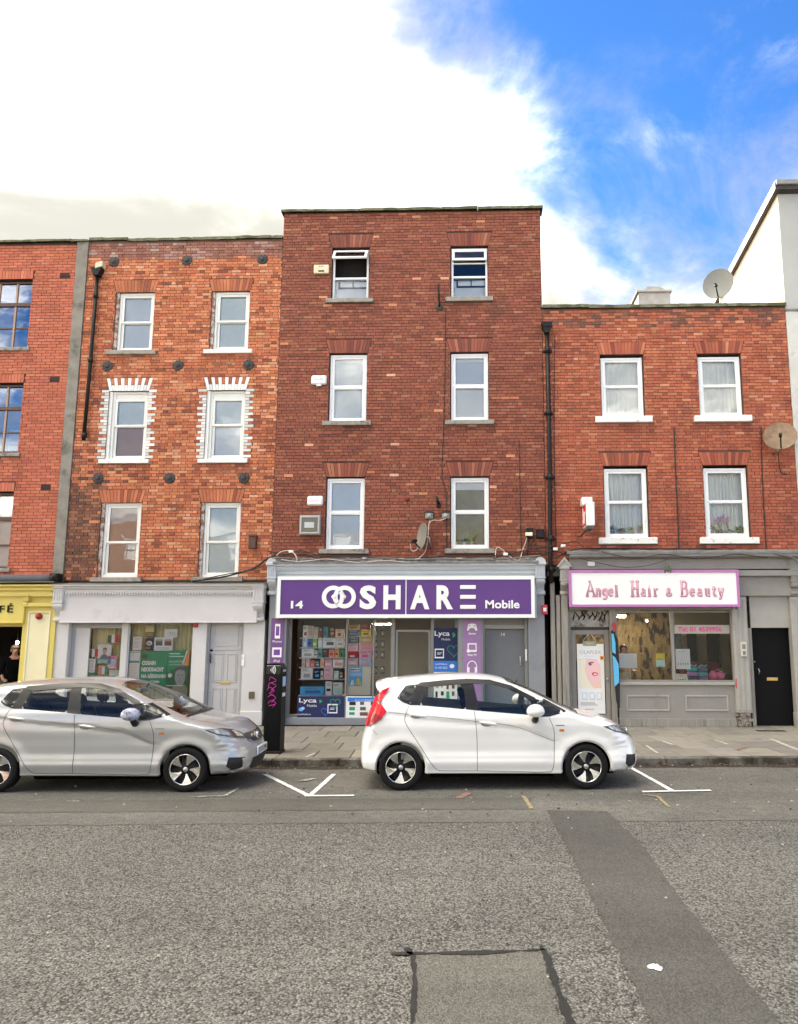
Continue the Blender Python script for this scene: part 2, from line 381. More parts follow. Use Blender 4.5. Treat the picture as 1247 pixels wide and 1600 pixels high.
for i, (a, b, wd) in enumerate(((G(300, 1246), G(352, 1245), 0.05), (G(352, 1245), G(372, 1233), 0.05), (G(105, 1253), G(124, 1253), 0.05), (G(470, 1222), G(490, 1218), 0.10))):
    stripe(a, b, wd, m_wornpaint, 0.013 + 0.003 * (i % 2), seed=50 + i)
for i, (a, b, wd) in enumerate(((G(818, 1245), G(831, 1265), 0.05), (G(1003, 1243), G(1028, 1246), 0.04), (G(1028, 1246), G(1046, 1263), 0.04))):
    stripe(a, b, wd, m_yel, 0.014 + 0.003 * (i % 2), seed=60 + i)
stripe(G(716, 1248), G(732, 1240), 0.10, m_pink, 0.013, seed=70)
# pavement bed, flags and kerbstones
pav = MB()
xs_ = (-60, -20, -10, 0, 10, 20, 60)
pav.grid([[(x, kerb_y(x) + 0.17, 0.098) for x in xs_], [(x, 0.6, 0.098) for x in xs_]], False)
pavo = tag(pav.build('pavement', mat('pavement bed', (0.105, 0.098, 0.084), 0.95, var=0.3, vscale=9, bump=0.4, bscale=80)), kind='structure')
m_flag = mat('paving flag', (0.30, 0.28, 0.245), 0.85, var=0.14, vscale=5, bump=0.25, bscale=120, obcol=True, dirt=(0.115, 0.105, 0.085), dscale=2.2, dlo=0.52, dhi=0.82)
FLAGC = (0.225, 0.206, 0.172)
def plate_mesh(name, wx, wy, th, m, bev=0.006):
    me = MB().bbox(-wx / 2, wx / 2, -wy / 2, wy / 2, -th, 0, bev).mesh(name, m)
    ca = me.color_attributes.new('Col', 'FLOAT_COLOR', 'CORNER')
    ca.data.foreach_set('color', [1.0] * (4 * len(me.loops))); return me
FW_, FD_ = 0.60, 0.88
flag_me = plate_mesh('paving_flag', FW_ - 0.012, FD_ - 0.012, 0.05, m_flag)
for row in range(5):
    off = (0.0, 0.3, 0.12, 0.42, 0.2)[row]
    n0 = -26
    for k in range(46):
        lx = (n0 + k) * FW_ + off; ly = 0.17 + FD_ / 2 + row * FD_
        ca_, sa_ = math.cos(ROAD_A), math.sin(ROAD_A)
        x = lx * ca_ - ly * sa_; y = -4.53 + lx * sa_ + ly * ca_
        if x < -15 or x > 11 or y > 0.30: continue
        o = link('paving_flag', flag_me, pavo, (x, y, 0.12 + rnd.uniform(-0.003, 0.003)))
        o.rotation_euler = (rnd.uniform(-.003, .003), rnd.uniform(-.003, .003), ROAD_A + rnd.uniform(-.004, .004))
        v = rnd.uniform(0.78, 1.12) * (1.22 if rnd.random() < 0.10 else 1.0)
        o.color = (FLAGC[0] * v, FLAGC[1] * v * rnd.uniform(0.97, 1.02), FLAGC[2] * v * rnd.uniform(0.93, 1.03), 1)
kerbo = MB().grid([[(x, kerb_y(x) + 0.02, -0.02) for x in xs_], [(x, kerb_y(x) + 0.02, 0.09) for x in xs_], [(x, kerb_y(x) + 0.17, 0.09) for x in xs_]], False).build('kerb', mat('kerb bed', (0.09, 0.08, 0.065), 0.95))
kerbo['kind'] = 'structure'
m_kerb = mat('kerb granite', (0.24, 0.225, 0.195), 0.85, var=0.18, vscale=14, bump=0.35, bscale=90, dirt=(0.040, 0.030, 0.020), dscale=3.2, dlo=0.36, dhi=0.62, obcol=True)
kx = -17.0; r_ = random.Random(8)
while kx < 12.5:
    L = r_.choice((0.9, 1.05, 1.2, 1.4)); c = kx + L / 2
    me = MB().bbox(-L / 2 + 0.005, L / 2 - 0.005, 0.0, 0.165, -0.14, 0, 0.014).mesh('kerb_stone', m_kerb)
    ca = me.color_attributes.new('Col', 'FLOAT_COLOR', 'CORNER'); ca.data.foreach_set('color', [1.0] * (4 * len(me.loops)))
    o = link('kerb_stone', me, kerbo, (c, kerb_y(c) + r_.uniform(-.006, .006), 0.122 + r_.uniform(-.004, .004))); o.rotation_euler = (0, 0, ROAD_A)
    v = r_.uniform(0.85, 1.15); o.color = (0.19 * v, 0.175 * v, 0.148 * v, 1); kx += L
# pale repair strips and chalk marks on the pavement
m_chalk = mat('pale pavement paint', (0.46, 0.45, 0.41), 0.8, dirt=(0.24, 0.22, 0.19), dscale=10, dlo=0.45, dhi=0.66)
for i, (a, b, wd) in enumerate((((1035, 1158), (1052, 1164), 0.07), ((1117, 1156), (1137, 1163), 0.06), ((1010, 1165), (1028, 1177), 0.05), ((1205, 1155), (1250, 1173), 0.09), ((478, 1183), (492, 1177), 0.05))):
    stripe(G(*a, .124), G(*b, .124), wd, m_chalk, 0.1275, seed=80 + i)
stripe(G(1150, 1172, .124), G(1166, 1167, .124), 0.08, m_pink, 0.1275, seed=90)
# cover plate in the pavement by the dark door
a = G(1205, 1142, .124); cvr = MB().bbox(a[0] - .30, a[0] + .28, a[1] - .09, a[1] + .09, .118, .1285, .004)
tag(cvr.build('drain_cover', mat('cast iron', (0.035, 0.033, 0.03), 0.6, metal=0.5, var=0.3, vscale=30)), 'dark iron cover plate in the pavement by the open dark doorway', 'drain cover')
# leaves, crumbs and small litter in the gutter
lf = MB(); r_ = random.Random(5)
for k in range(760):
    x = r_.uniform(-8, 8.5); y = kerb_y(x) - abs(r_.gauss(0.03, 0.11)) - 0.01; s_ = r_.uniform(0.008, 0.028); a = r_.uniform(0, 6.28)
    c, q = math.cos(a) * s_, math.sin(a) * s_; zt = 0.010 + r_.uniform(0, 0.016)
    lf.add([(x - c, y - q, zt), (x + q * .5, y - c * .5, zt + r_.uniform(0, .012)), (x + c, y + q, zt + r_.uniform(0, .006)), (x - q * .5, y + c * .5, zt)], [(0, 1, 2, 3)], mi=r_.choice((0, 0, 1, 2)))
tag(lf.build('leaf_litter', [mat('leaf brown', (0.16, 0.085, 0.035), 0.8), mat('leaf tan', (0.30, 0.21, 0.10), 0.8), mat('leaf pale', (0.40, 0.36, 0.27), 0.8)]), 'fallen leaves and crumbs lying along the gutter', 'leaves', kind='stuff')
cr = MB()
for k in range(260):
    x = r_.uniform(-7, 6); y = r_.uniform(-13.2, -5.2); s_ = r_.uniform(0.004, 0.012) * (1.5 if y > -8 else 1)
    cr.bbox(x - s_, x + s_, y - s_ * .7, y + s_ * .7, 0.004, 0.012 + s_ * .5, s_ * .4, mi=r_.choice((0, 1)))
tag(cr.build('loose_grit', [mat('grit pale', (0.42, 0.40, 0.35), 0.8), mat('grit dark', (0.07, 0.065, 0.06), 0.9)]), 'loose stones and grit scattered over the road', 'grit', kind='stuff')
# crumpled white litter
a = G(1024, 1515); lt = MB(); r_ = random.Random(77); nn_ = 14; rings = []
for j in range(4):
    rr = (0.001, 0.02, 0.038, 0.046)[j]; hz = (0.022, 0.024, 0.012, 0.010)[j]
    rings.append([(a[0] + math.cos(6.2832 * k / nn_) * rr * r_.uniform(.75, 1.3), a[1] + math.sin(6.2832 * k / nn_) * rr * r_.uniform(.6, 1.1), hz + r_.uniform(-.004, .009)) for k in range(nn_)])
for r2 in rings: r2.append(r2[0])
lt.grid(rings, False); tag(lt.build('paper_litter', mat('litter paper', (0.82, 0.82, 0.80), 0.7)), 'crumpled scrap of white paper lying on the dark road patch', 'litter')
# ------------------------------------------------------------------ buildings: walls of single bricks, windows, copings
def px_of(x, y, z):
    v = Vector((x, y, z)) - CAM; d = v.dot(FW); return (PX0 + FPX * v.dot(RT) / d, PY0 - FPX * v.dot(UP) / d)
def wall_shell(name, parent, x0, x1, z0, z1, holes, m, depth=9.0, reveal=0.16, mroom=None, slabs=(), yb=3.4):
    """front skin with window openings and reveals, plus party walls, back and roof deck"""
    xs = sorted({x0, x1} | {h[0] for h in holes} | {h[1] for h in holes}); zs = sorted({z0, z1} | {h[2] for h in holes} | {h[3] for h in holes})
    b = MB()
    for i in range(len(xs) - 1):
        for j in range(len(zs) - 1):
            cx, cz = (xs[i] + xs[i + 1]) / 2, (zs[j] + zs[j + 1]) / 2
            if any(h[0] < cx < h[1] and h[2] < cz < h[3] for h in holes): continue
            b.add([(xs[i], 0, zs[j]), (xs[i + 1], 0, zs[j]), (xs[i + 1], 0, zs[j + 1]), (xs[i], 0, zs[j + 1])], [(0, 1, 2, 3)])
    for a, c, d, e in holes:
        q = [(a, d), (c, d), (c, e), (a, e)]
        for k in range(4):
            (p, r), (s_, t) = q[k], q[(k + 1) % 4]
            b.add([(p, 0, r), (s_, 0, t), (s_, reveal, t), (p, reveal, r)], [(0, 1, 2, 3)])
    # inner leaf behind the reveals so that no light leaks round the frames
    b.add([(x0, 0, z0), (x1, 0, z0), (x1, 0.3, z0), (x0, 0.3, z0)], [(0, 1, 2, 3)])
    for xx in (x0 + .004, x1 - .004): b.add([(xx, 0, 0.0), (xx, depth, 0.0), (xx, depth, z1), (xx, 0, z1)], [(0, 1, 2, 3)])
    b.add([(x0, depth, 0.0), (x1, depth, 0.0), (x1, depth, z1), (x0, depth, z1)], [(0, 1, 2, 3)])
    zr = z1 - 0.25
    b.add([(x0, 0, zr), (x1, 0, zr), (x1, depth, zr), (x0, depth, zr)], [(0, 1, 2, 3)])
    b.add([(x0, 0.24, zr), (x1, 0.24, zr), (x1, 0.24, z1), (x0, 0.24, z1)], [(0, 1, 2, 3)])
    o = link(name, raw_mesh(b, name, m), parent)
    if mroom:
        c = MB()
        for z in slabs: c.box(x0 + .02, x1 - .02, 0.17, depth - .05, z - 0.12, z + 0.12)
        c.box(x0 + .02, x1 - .02, yb, yb + .1, 0.1, z1 - .3)
        for xx in (x0 + (x1 - x0) * .5,): c.box(xx - .05, xx + .05, 0.5, yb, 3.2, z1 - .3)
        link('interior', c.mesh('interior', mroom), parent)
    return o
def raw_mesh(b, name, m):
    me = bpy.data.meshes.new(name); me.from_pydata(b.v, [], b.f); me.materials.append(m); me.update(); return me
def cut(iv, holes_x):
    out = [iv]
    for a, c in holes_x:
        nw = []
        for p, q in out:
            if c <= p or a >= q: nw.append((p, q)); continue
            if a > p: nw.append((p, a))
            if c < q: nw.append((c, q))
        out = nw
    return out
BRICK_OBJ = {}
def STAIN(ws):
    r = random.Random(len(ws) * 7); out = []
    for a, c, d, e in ws:
        out += [(a - .08, d - .1, .13, r.uniform(.5, 1.1)), (c + .08, d - .1, .13, r.uniform(.6, 1.2)), ((a + c) / 2, d - .1, .50, r.uniform(.2, .4))]
    return out
def brick_box(b, cols, x0, x1, z0, z1, pr, col, tilt=0.0):
    o = len(b.v)
    b.v += [(x0, 0.002, z0), (x1, 0.002, z0), (x1, 0.002, z1), (x0, 0.002, z1), (x0, -pr, z0), (x1, -pr + tilt, z0), (x1, -pr + tilt, z1), (x0, -pr, z1)]
    for f_ in ((4, 5, 6, 7), (0, 1, 5, 4), (1, 2, 6, 5), (2, 3, 7, 6), (3, 0, 4, 7)):
        b.f.append([i + o for i in f_]); cols.append(col)
def brickwork(parent, x0, x1, z0, z1, holes, bond, pal, m, course=0.0722, L=0.222, joint=0.010, seed=1, singles=300, white=(), minproud=0.006, proudvar=0.005, zj=0.0, vouss=(), stains=()):
    """holes: (xa0, xa1, xb0, xb1, za, zb) trapezoids left free of bricks; white: painted quoins round windows"""
    r = random.Random(seed); items = []; Hd = L / 2; pal0 = pal
    def pal(r, x, z, l):
        c = pal0(r, x, z, l); k = 1.0
        for (sx, sz, wd, ln) in stains:            # run-off streaks below the sill ends, soot under copings
            if abs(x - sx) < wd and sz - ln < z < sz: k = min(k, 1 - .50 * (1 - (sz - z) / ln) * r.uniform(.3, 1.0) * (1 - (abs(x - sx) / wd) ** 2))
        return tuple(v * k for v in c)
    nrow = int((z1 - z0) / course)
    for k in range(nrow):
        za = z0 + k * course; zb = za + course; zm = (za + zb) / 2; free = []
        for h in holes:
            if h[4] < zm < h[5]:
                t = (zm - h[4]) / (h[5] - h[4]); free.append((h[0] + (h[2] - h[0]) * t, h[1] + (h[3] - h[1]) * t))
        extra = []
        for (wx0, wx1, wz0, wz1) in white:
            if wz0 < zm < wz1:
                ext = 0.20 if k % 2 else 0.10
                for (p, q) in ((wx0 - ext * r.uniform(.85, 1.1), wx0), (wx1, wx1 + ext * r.uniform(.85, 1.1))):
                    free.append((p, q)); extra.append((p, q))
        if bond == 'flemish': pat = (L, Hd); start = x0 - (0 if k % 2 else (L + Hd) / 2 * 1.0)
        elif bond == 'stretcher': pat = (L, L); start = x0 - (0 if k % 2 else Hd)
        else: pat = (L, L) if k % 4 else (Hd, Hd); start = x0 - (0 if k % 2 else (Hd if k % 4 else Hd / 2))
        start += r.uniform(-.012, .012); x = start; i = 0
        while x < x1:
            ln = pat[i % 2] + r.uniform(-.004, .004); i += 1
            a, c = max(x, x0), min(x + ln, x1); x += ln
            if c - a < 0.03: continue
            for p, q in cut((a, c), free):
                if q - p < 0.028: continue
                items.append((p + joint / 2, q - joint / 2, za + joint / 2, zb - joint / 2, pal(r, (p + q) / 2, zm, q - p), (q - p) > L * 0.93 and bond != 'x'))
        for p, q in extra: items.append((p + joint / 2, q - joint / 4, za + joint / 2, zb - joint / 2, tuple(v * kq for kq in (r.uniform(.66, 1.0),) for v in (0.80, 0.79, 0.75)) if r.random() > 0.09 else pal(r, p, zm, .2), False))
    full = []
    for idx, it in enumerate(items):
        if not it[5]: continue
        u_, v_ = px_of((it[0] + it[1]) / 2, 0, (it[2] + it[3]) / 2)
        if 8 < u_ < 1239 and 5 < v_ < 1595: full.append(((Vector(((it[0] + it[1]) / 2, 0, it[2])) - CAM).length, idx))
    full.sort(); chosen = {i for _, i in full[:singles]}
    b = MB(); cols = []
    key = (round(L, 3), round(course, 4), m.name)
    if key not in BRICK_OBJ:
        bb = MB(); cc = []; brick_box(bb, cc, -(L - joint) / 2, (L - joint) / 2, -(course - joint) / 2, (course - joint) / 2, 0.008, (1, 1, 1))
        me = raw_mesh(bb, 'brick', m); ca = me.color_attributes.new('Col', 'FLOAT_COLOR', 'CORNER'); ca.data.foreach_set('color', [1.0] * (4 * len(me.loops)))
        BRICK_OBJ[key] = me
    me1 = BRICK_OBJ[key]
    for idx, it in enumerate(items):
        if idx in chosen:
            o = link('brick', me1, parent); o.location = ((it[0] + it[1]) / 2, r.uniform(-.003, .001), (it[2] + it[3]) / 2)
            o.scale = ((it[1] - it[0]) / (L - joint), 1, 1); o.color = (*it[4], 1)
        else: brick_box(b, cols, *it[:4], minproud + r.uniform(0, proudvar), it[4], r.uniform(-.002, .002))
    me = raw_mesh(b, 'brickwork', m); ca = me.color_attributes.new('Col', 'FLOAT_COLOR', 'CORNER')
    buf = []
    for c in cols: buf += [*c, 1.0] * 4
    ca.data.foreach_set('color', buf)
    o = link('brickwork', me, parent); o['kind'] = 'stuff'
    return o
def flat_arch(parent, x0, x1, z, h, m, pal, n=None, splay=0.10, seed=1, white=False, bow=0.0):
    r = random.Random(seed); n = n or int((x1 - x0) / 0.078)
    for i in range(n):
        a, c = i / n, (i + 1) / n; g_ = 0.05
        ww = 1.0 / n * (x1 - x0)
        def X(t, top): return (x0 - splay * top) + (x1 - x0 + 2 * splay * top) * t
        e = 0.004
        rise = bow * (1 - (2 * (i + .5) / n - 1) ** 2)
        hh = h * (r.uniform(.95, 1.0) if not white else 1.0)
        def quad(za, zb, name, col):
            ta, tb = (za - z) / h, (zb - z) / h
            b = MB(); pr = 0.010 + r.uniform(0, .003)
            q = [(X(a, ta) + e, za + rise), (X(c, ta) - e, za + rise), (X(c, tb) - e, zb + rise), (X(a, tb) + e, zb + rise)]
            b.prism(q, 0.004, -pr); me = raw_mesh(b, name, m)
            ca = me.color_attributes.new('Col', 'FLOAT_COLOR', 'CORNER'); ca.data.foreach_set('color', [1.0] * (4 * len(me.loops)))
            o = link(name, me, parent); o.color = (*col, 1)
        if white:
            if i % 2 == 0: quad(z, z + h, 'arch_brick', (0.80, 0.80, 0.78))
            else:
                quad(z, z + h * .45, 'arch_brick', (0.70, 0.70, 0.68)); quad(z + h * .5, z + h, 'arch_brick', pal(r, x0, z, .1))
        else: quad(z, z + hh, 'arch_brick', pal(r, x0, z, .1))
def lerp3(a, b, t): return tuple(a[i] + (b[i] - a[i]) * t for i in range(3))
def pick(r, tbl):
    s_ = sum(q[1] for q in tbl); v = r.uniform(0, s_)
    for c, w_ in tbl:
        v -= w_
        if v <= 0: break
    k = r.uniform(.76, .98); return (c[0] * k, c[1] * k * r.uniform(1.02, 1.16), c[2] * k * r.uniform(1.06, 1.22))
def pal1(r, x, z, l): return pick(r, (((0.54, 0.138, 0.070), 5), ((0.50, 0.122, 0.062), 3), ((0.58, 0.160, 0.084), 2)))
def pal2(r, x, z, l):
    if z > 11.05 - 0.02 * math.sin(x * 9): return pick(r, (((0.34, 0.13, 0.088), 4), ((0.28, 0.10, 0.068), 3), ((0.40, 0.22, 0.17), 1.5), ((0.45, 0.30, 0.25), .6)))
    sooty = max(0.0, 1 - math.hypot((x + 9.15) / 0.75, (z - 4.4) / 2.0)) if z < 6.4 else 0
    if r.random() < sooty * 1.7: return pick(r, (((0.20, 0.072, 0.042), 3), ((0.30, 0.115, 0.062), 3), ((0.13, 0.058, 0.042), 1)))
    d = 1 + 1.6 * max(0, math.sin(x * 2.1 + z * 1.3) * math.sin(z * 1.9 - x))
    return pick(r, (((0.58, 0.172, 0.072), 5), ((0.51, 0.138, 0.060), 4), ((0.63, 0.225, 0.105), 3), ((0.40, 0.108, 0.050), 1.4 * d), ((0.27, 0.076, 0.042), 0.5 * d), ((0.68, 0.30, 0.16), 1)))
def pal3(r, x, z, l):
    top = 1.0 if z < 9 else 1.6
    if r.random() < 0.016 * top and l > .15: return pick(r, (((0.66, 0.25, 0.12), 2), ((0.74, 0.36, 0.21), 1), ((0.52, 0.165, 0.08), 2)))
    return pick(r, (((0.298, 0.080, 0.042), 6), ((0.265, 0.068, 0.036), 4), ((0.33, 0.096, 0.050), 3), ((0.215, 0.055, 0.033), 1.2), ((0.38, 0.13, 0.070), .8)))
def pal4(r, x, z, l):
    t = max(0, min(1, (z - 3.6) / 4.5)); soot = z > 9.15
    if soot and r.random() < .5: return pick(r, (((0.26, 0.092, 0.055), 2), ((0.18, 0.07, 0.045), 1)))
    A = pick(r, (((0.42, 0.100, 0.052), 6), ((0.37, 0.084, 0.045), 3), ((0.49, 0.135, 0.070), 2), ((0.28, 0.068, 0.040), 1.0)))
    B = pick(r, (((0.48, 0.130, 0.062), 5), ((0.42, 0.102, 0.050), 3), ((0.54, 0.172, 0.085), 2), ((0.33, 0.082, 0.044), 1.2), ((0.60, 0.24, 0.13), .4)))
    return lerp3(A, B, t)
m_b1 = mat('brick orange red', (0.5, 0.15, 0.08), 0.8, var=0.12, vscale=1.2, bump=0.25, bscale=90, obcol=True)
m_b2 = mat('brick weathered orange', (0.5, 0.2, 0.1), 0.85, var=0.18, vscale=3.0, bump=0.45, bscale=70, obcol=True, dirt=(0.10, 0.055, 0.036), dscale=1.5, dlo=0.58, dhi=0.82)
m_b3 = mat('brick raddled red', (0.3, 0.08, 0.05), 0.8, var=0.16, vscale=0.9, bump=0.45, bscale=60, obcol=True, dirt=(0.13, 0.045, 0.032), dscale=0.9, dlo=0.50, dhi=0.80)
m_b4 = mat('brick soft red', (0.5, 0.12, 0.06), 0.85, var=0.20, vscale=1.4, bump=0.5, bscale=60, obcol=True, dirt=(0.15, 0.060, 0.042), dscale=1.2, dlo=0.54, dhi=0.82)
mo1 = mat('mortar dark', (0.075, 0.036, 0.028), 0.95, var=0.15); mo2 = mat('mortar buff', (0.135, 0.075, 0.050), 0.95, var=0.30, vscale=2.5)
mo3 = mat('mortar raddled', (0.085, 0.036, 0.026), 0.95, var=0.25, vscale=2.0); mo4 = mat('mortar red brown', (0.125, 0.056, 0.040), 0.95, var=0.35, vscale=2.0)
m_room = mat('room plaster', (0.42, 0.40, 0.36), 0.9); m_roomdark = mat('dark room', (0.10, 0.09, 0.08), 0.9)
m_sillc = mat('concrete sill', (0.30, 0.275, 0.235), 0.85, var=0.2, vscale=9, bump=0.3, bscale=60, dirt=(0.10, 0.09, 0.07), dscale=5, dlo=.5, dhi=.75)
m_sillw = mat('painted white sill', (0.80, 0.79, 0.75), 0.7, var=0.05, bump=0.2, bscale=50, dirt=(0.34, 0.30, 0.25), dscale=7, dlo=.58, dhi=.72)
m_cope = mat('mossy coping', (0.17, 0.165, 0.105), 0.95, var=0.35, vscale=7, bump=0.6, bscale=35, dirt=(0.075, 0.08, 0.035), dscale=3, dlo=.42, dhi=.62)
m_upvc = mat('white window frame', (0.82, 0.82, 0.81), 0.35, var=0.02); m_cream = mat('cream painted sash', (0.80, 0.79, 0.73), 0.45, var=0.03)
m_brown = mat('brown window frame', (0.085, 0.045, 0.032), 0.5, var=0.15); m_tanf = mat('weathered frame edge', (0.42, 0.27, 0.17), 0.6)
m_pane = glass('window pane', (0.985, 0.995, 0.995), 0.01); m_panehi = glass('mirror pane', (0.75, 0.80, 0.85), 0.30); m_paneclear = glass('shop pane', (0.99, 0.995, 0.993), -0.028)
m_blind = mat('pale roller blind', (0.85, 0.89, 0.91), 0.8, var=0.05, vscale=2); m_blindgrey = mat('grey blind', (0.72, 0.76, 0.81), 0.8, var=0.06, vscale=2); m_blindgreen = mat('pale green blind', (0.82, 0.89, 0.87), 0.8, var=0.05)
m_reflbrick = mat('tan brick reflection', (0.55, 0.36, 0.25), 0.8, var=0.10, vscale=3); m_blindwhite = mat('white blind', (0.86, 0.86, 0.84), 0.8); m_blindbeige = mat('beige wall board', (0.36, 0.33, 0.23), 0.85, var=0.12, vscale=5)
m_net = mat('net curtain', (0.86, 0.85, 0.78), 0.9, var=0.05); m_netblue = mat('blue white curtain', (0.45, 0.60, 0.78), 0.9)
m_concrete = mat('concrete strip', (0.235, 0.215, 0.18), 0.9, var=0.25, vscale=3, bump=0.3, bscale=40, dirt=(0.11, 0.10, 0.085), dscale=2, dlo=.5, dhi=.7)
m_iron = mat('black iron', (0.008, 0.007, 0.007), 0.55, spec=.3, var=0.3, vscale=12, bump=0.2, bscale=30)
m_leadgrey = mat('painted lead', (0.25, 0.25, 0.24), 0.7, var=0.2)
def frame_ring(b, x0, x1, z0, z1, y0, y1, fw, mi=0, fb=None, ft=None):
    fb = fw if fb is None else fb; ft = fw if ft is None else ft; e = 0.004
    b.bbox(x0, x0 + fw, y0, y1, z0, z1, e, mi); b.bbox(x1 - fw, x1, y0, y1, z0, z1, e, mi)
    b.bbox(x0 + fw - .001, x1 - fw + .001, y0 + .001, y1 - .001, z0, z0 + fb, e, mi); b.bbox(x0 + fw - .001, x1 - fw + .001, y0 + .001, y1 - .001, z1 - ft, z1, e, mi)
def curtain(name, x0, x1, z0, z1, y, m, parent, folds=9, amp=0.02, seed=0, gather=0.0):
    r = random.Random(seed); n = folds * 8; ph = [r.uniform(0, 6.28) for _ in range(4)]
    rows = []
    for j in range(7):
        t = j / 6; row = []
        for i in range(n + 1):
            s_ = i / n; x = x0 + (x1 - x0) * s_ + gather * (t - .5) * (s_ - .5)
            yy = y + amp * (math.sin(s_ * folds * 6.283 + ph[0]) + .6 * math.sin(s_ * folds * 2.3 * 6.283 / 2 + ph[1] + t)) * (.6 + .4 * (1 - t))
            row.append((x, yy, z0 + (z1 - z0) * t))
        rows.append(row)
    return MB().grid(rows).build(name, m, parent)
def sash_window(parent, x0, x1, z0, z1, split, fm, pm, y=0.07, fw=0.055, blind=None, blind_top=None, lower_in=0.035, lowblind=None, headbox=0.0, rail=0.05, blind_frac=1.0, mb=None):
    """box frame + upper sash + lower sash (set back), each with its pane; blinds hang just behind"""
    b = MB(); frame_ring(b, x0, x1, z0, z1, y, y + 0.10, fw * .75)
    win = b.build('window', fm, parent)
    zs = z0 + (z1 - z0) * split; zt = z1 - fw * .75 - headbox; a, c = x0 + fw * .72, x1 - fw * .72
    u_ = MB(); frame_ring(u_, a, c, zs - rail * .4, zt, y + .012, y + .05, fw * .8, fb=rail); u_.build('upper_sash', fm, win)
    l_ = MB(); frame_ring(l_, a + .003, c - .003, z0 + fw * .7, zs + rail * .3, y + .012 + lower_in, y + .05 + lower_in, fw * .8, ft=rail); l_.build('lower_sash', fm, win)
    if headbox: MB().bbox(a, c, y + .03, y + .09, zt - .002, z1 - fw * .6, .004).build('head_box', fm, win)
    MB().box(a + fw * .7, c - fw * .7, y + .026, y + .031, zs + rail * .4, zt - fw * .6).build('pane', pm, win)
    MB().box(a + fw * .7, c - fw * .7, y + .026 + lower_in, y + .031 + lower_in, z0 + fw * 1.3, zs - rail * .5).build('pane', pm, win)
    yb = y + 0.085
    if blind:
        zl = z0 if lowblind is None else zs
        MB().box(x0 + .01, x1 - .01, yb, yb + .006, zs if lowblind else z0 + (z1 - z0) * (1 - blind_frac), z1).build('blind', blind, win)
    if lowblind: MB().box(x0 + .01, x1 - .01, yb + .02, yb + .026, z0, zs + .02).build('blind', lowblind, win)
    return win
def sill(parent, x0, x1, z, m, h=0.10, proj=0.07, ends=0.12, seed=0):
    r = random.Random(seed); b = MB().bbox(x0 - ends, x1 + ends, -proj, 0.14, z - h, z, 0.010)
    b.xf(lambda p: p + Vector((0, r.uniform(-.003, .003), r.uniform(-.003, .003)))); return b.build('window_sill', m, parent)
def copings(parent, x0, x1, z, m, h=0.09, proj=0.07, seed=0, L=0.9, sag=0.012):
    r = random.Random(seed); x = x0
    while x < x1 - .05:
        e = min(x + L * r.uniform(.8, 1.2), x1)
        if x1 - e < .25: e = x1
        b = MB(); n = 6; rows = []
        for k in range(n + 1):
            xx = x + .003 + (e - x - .006) * k / n; j = r.uniform(-.010, .010)
            rows.append([(xx, -proj + j, z), (xx, -proj + j * .5, z + h * .75 + r.uniform(-.006, .012)), (xx, .10, z + h + r.uniform(-.008, .014)), (xx, .30, z + h), (xx, .30, z)])
        b.grid(rows, False); b.add(rows[0], [(0, 1, 2, 3, 4)]); b.add(rows[-1], [(4, 3, 2, 1, 0)])
        o = b.build('coping_stone', m, parent); o.location = (0, 0, r.uniform(-sag, sag)); x = e

# ---- house 1: orange brick block over the yellow café (runs on to the left, out of the picture)
H1 = tag(empty('cafe_building', (-16, 0, 0.12)), 'bright orange-red brick building with dark timber windows above the yellow café', 'building')
w1 = [(-12.05, -10.76, 8.84, 10.574), (-12.05, -10.76, 6.262, 7.969), (-12.05, -10.76, 3.571, 5.351)]
w1x = [(-12.05 - 3.4 * k, -10.76 - 3.4 * k, a[2], a[3]) for k in range(2, 4) for a in w1]
w1 = w1 + [(a[0] - 3.4, a[1] - 3.4, a[2], a[3]) for a in w1]
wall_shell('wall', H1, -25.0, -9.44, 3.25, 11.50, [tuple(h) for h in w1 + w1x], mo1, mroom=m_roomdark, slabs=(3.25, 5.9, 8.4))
hol = []
for h in w1:
    hol += [(h[0], h[1], h[0], h[1], h[2] - .07, h[3]), (h[0] - .02, h[1] + .02, h[0] - .02, h[1] + .02, h[3], h[3] + .216)]
vents = [(-9.98, 10.62), (-10.02, 8.02), (-10.02, 5.44)]
for x, z in vents: hol.append((x - .115, x + .115, x - .115, x + .115, z - .065, z + .075))
brickwork(H1, -16.6, -9.69, 3.35, 11.50, hol, 'stretcher', pal1, m_b1, seed=11, minproud=.010, joint=.012, stains=STAIN(w1))
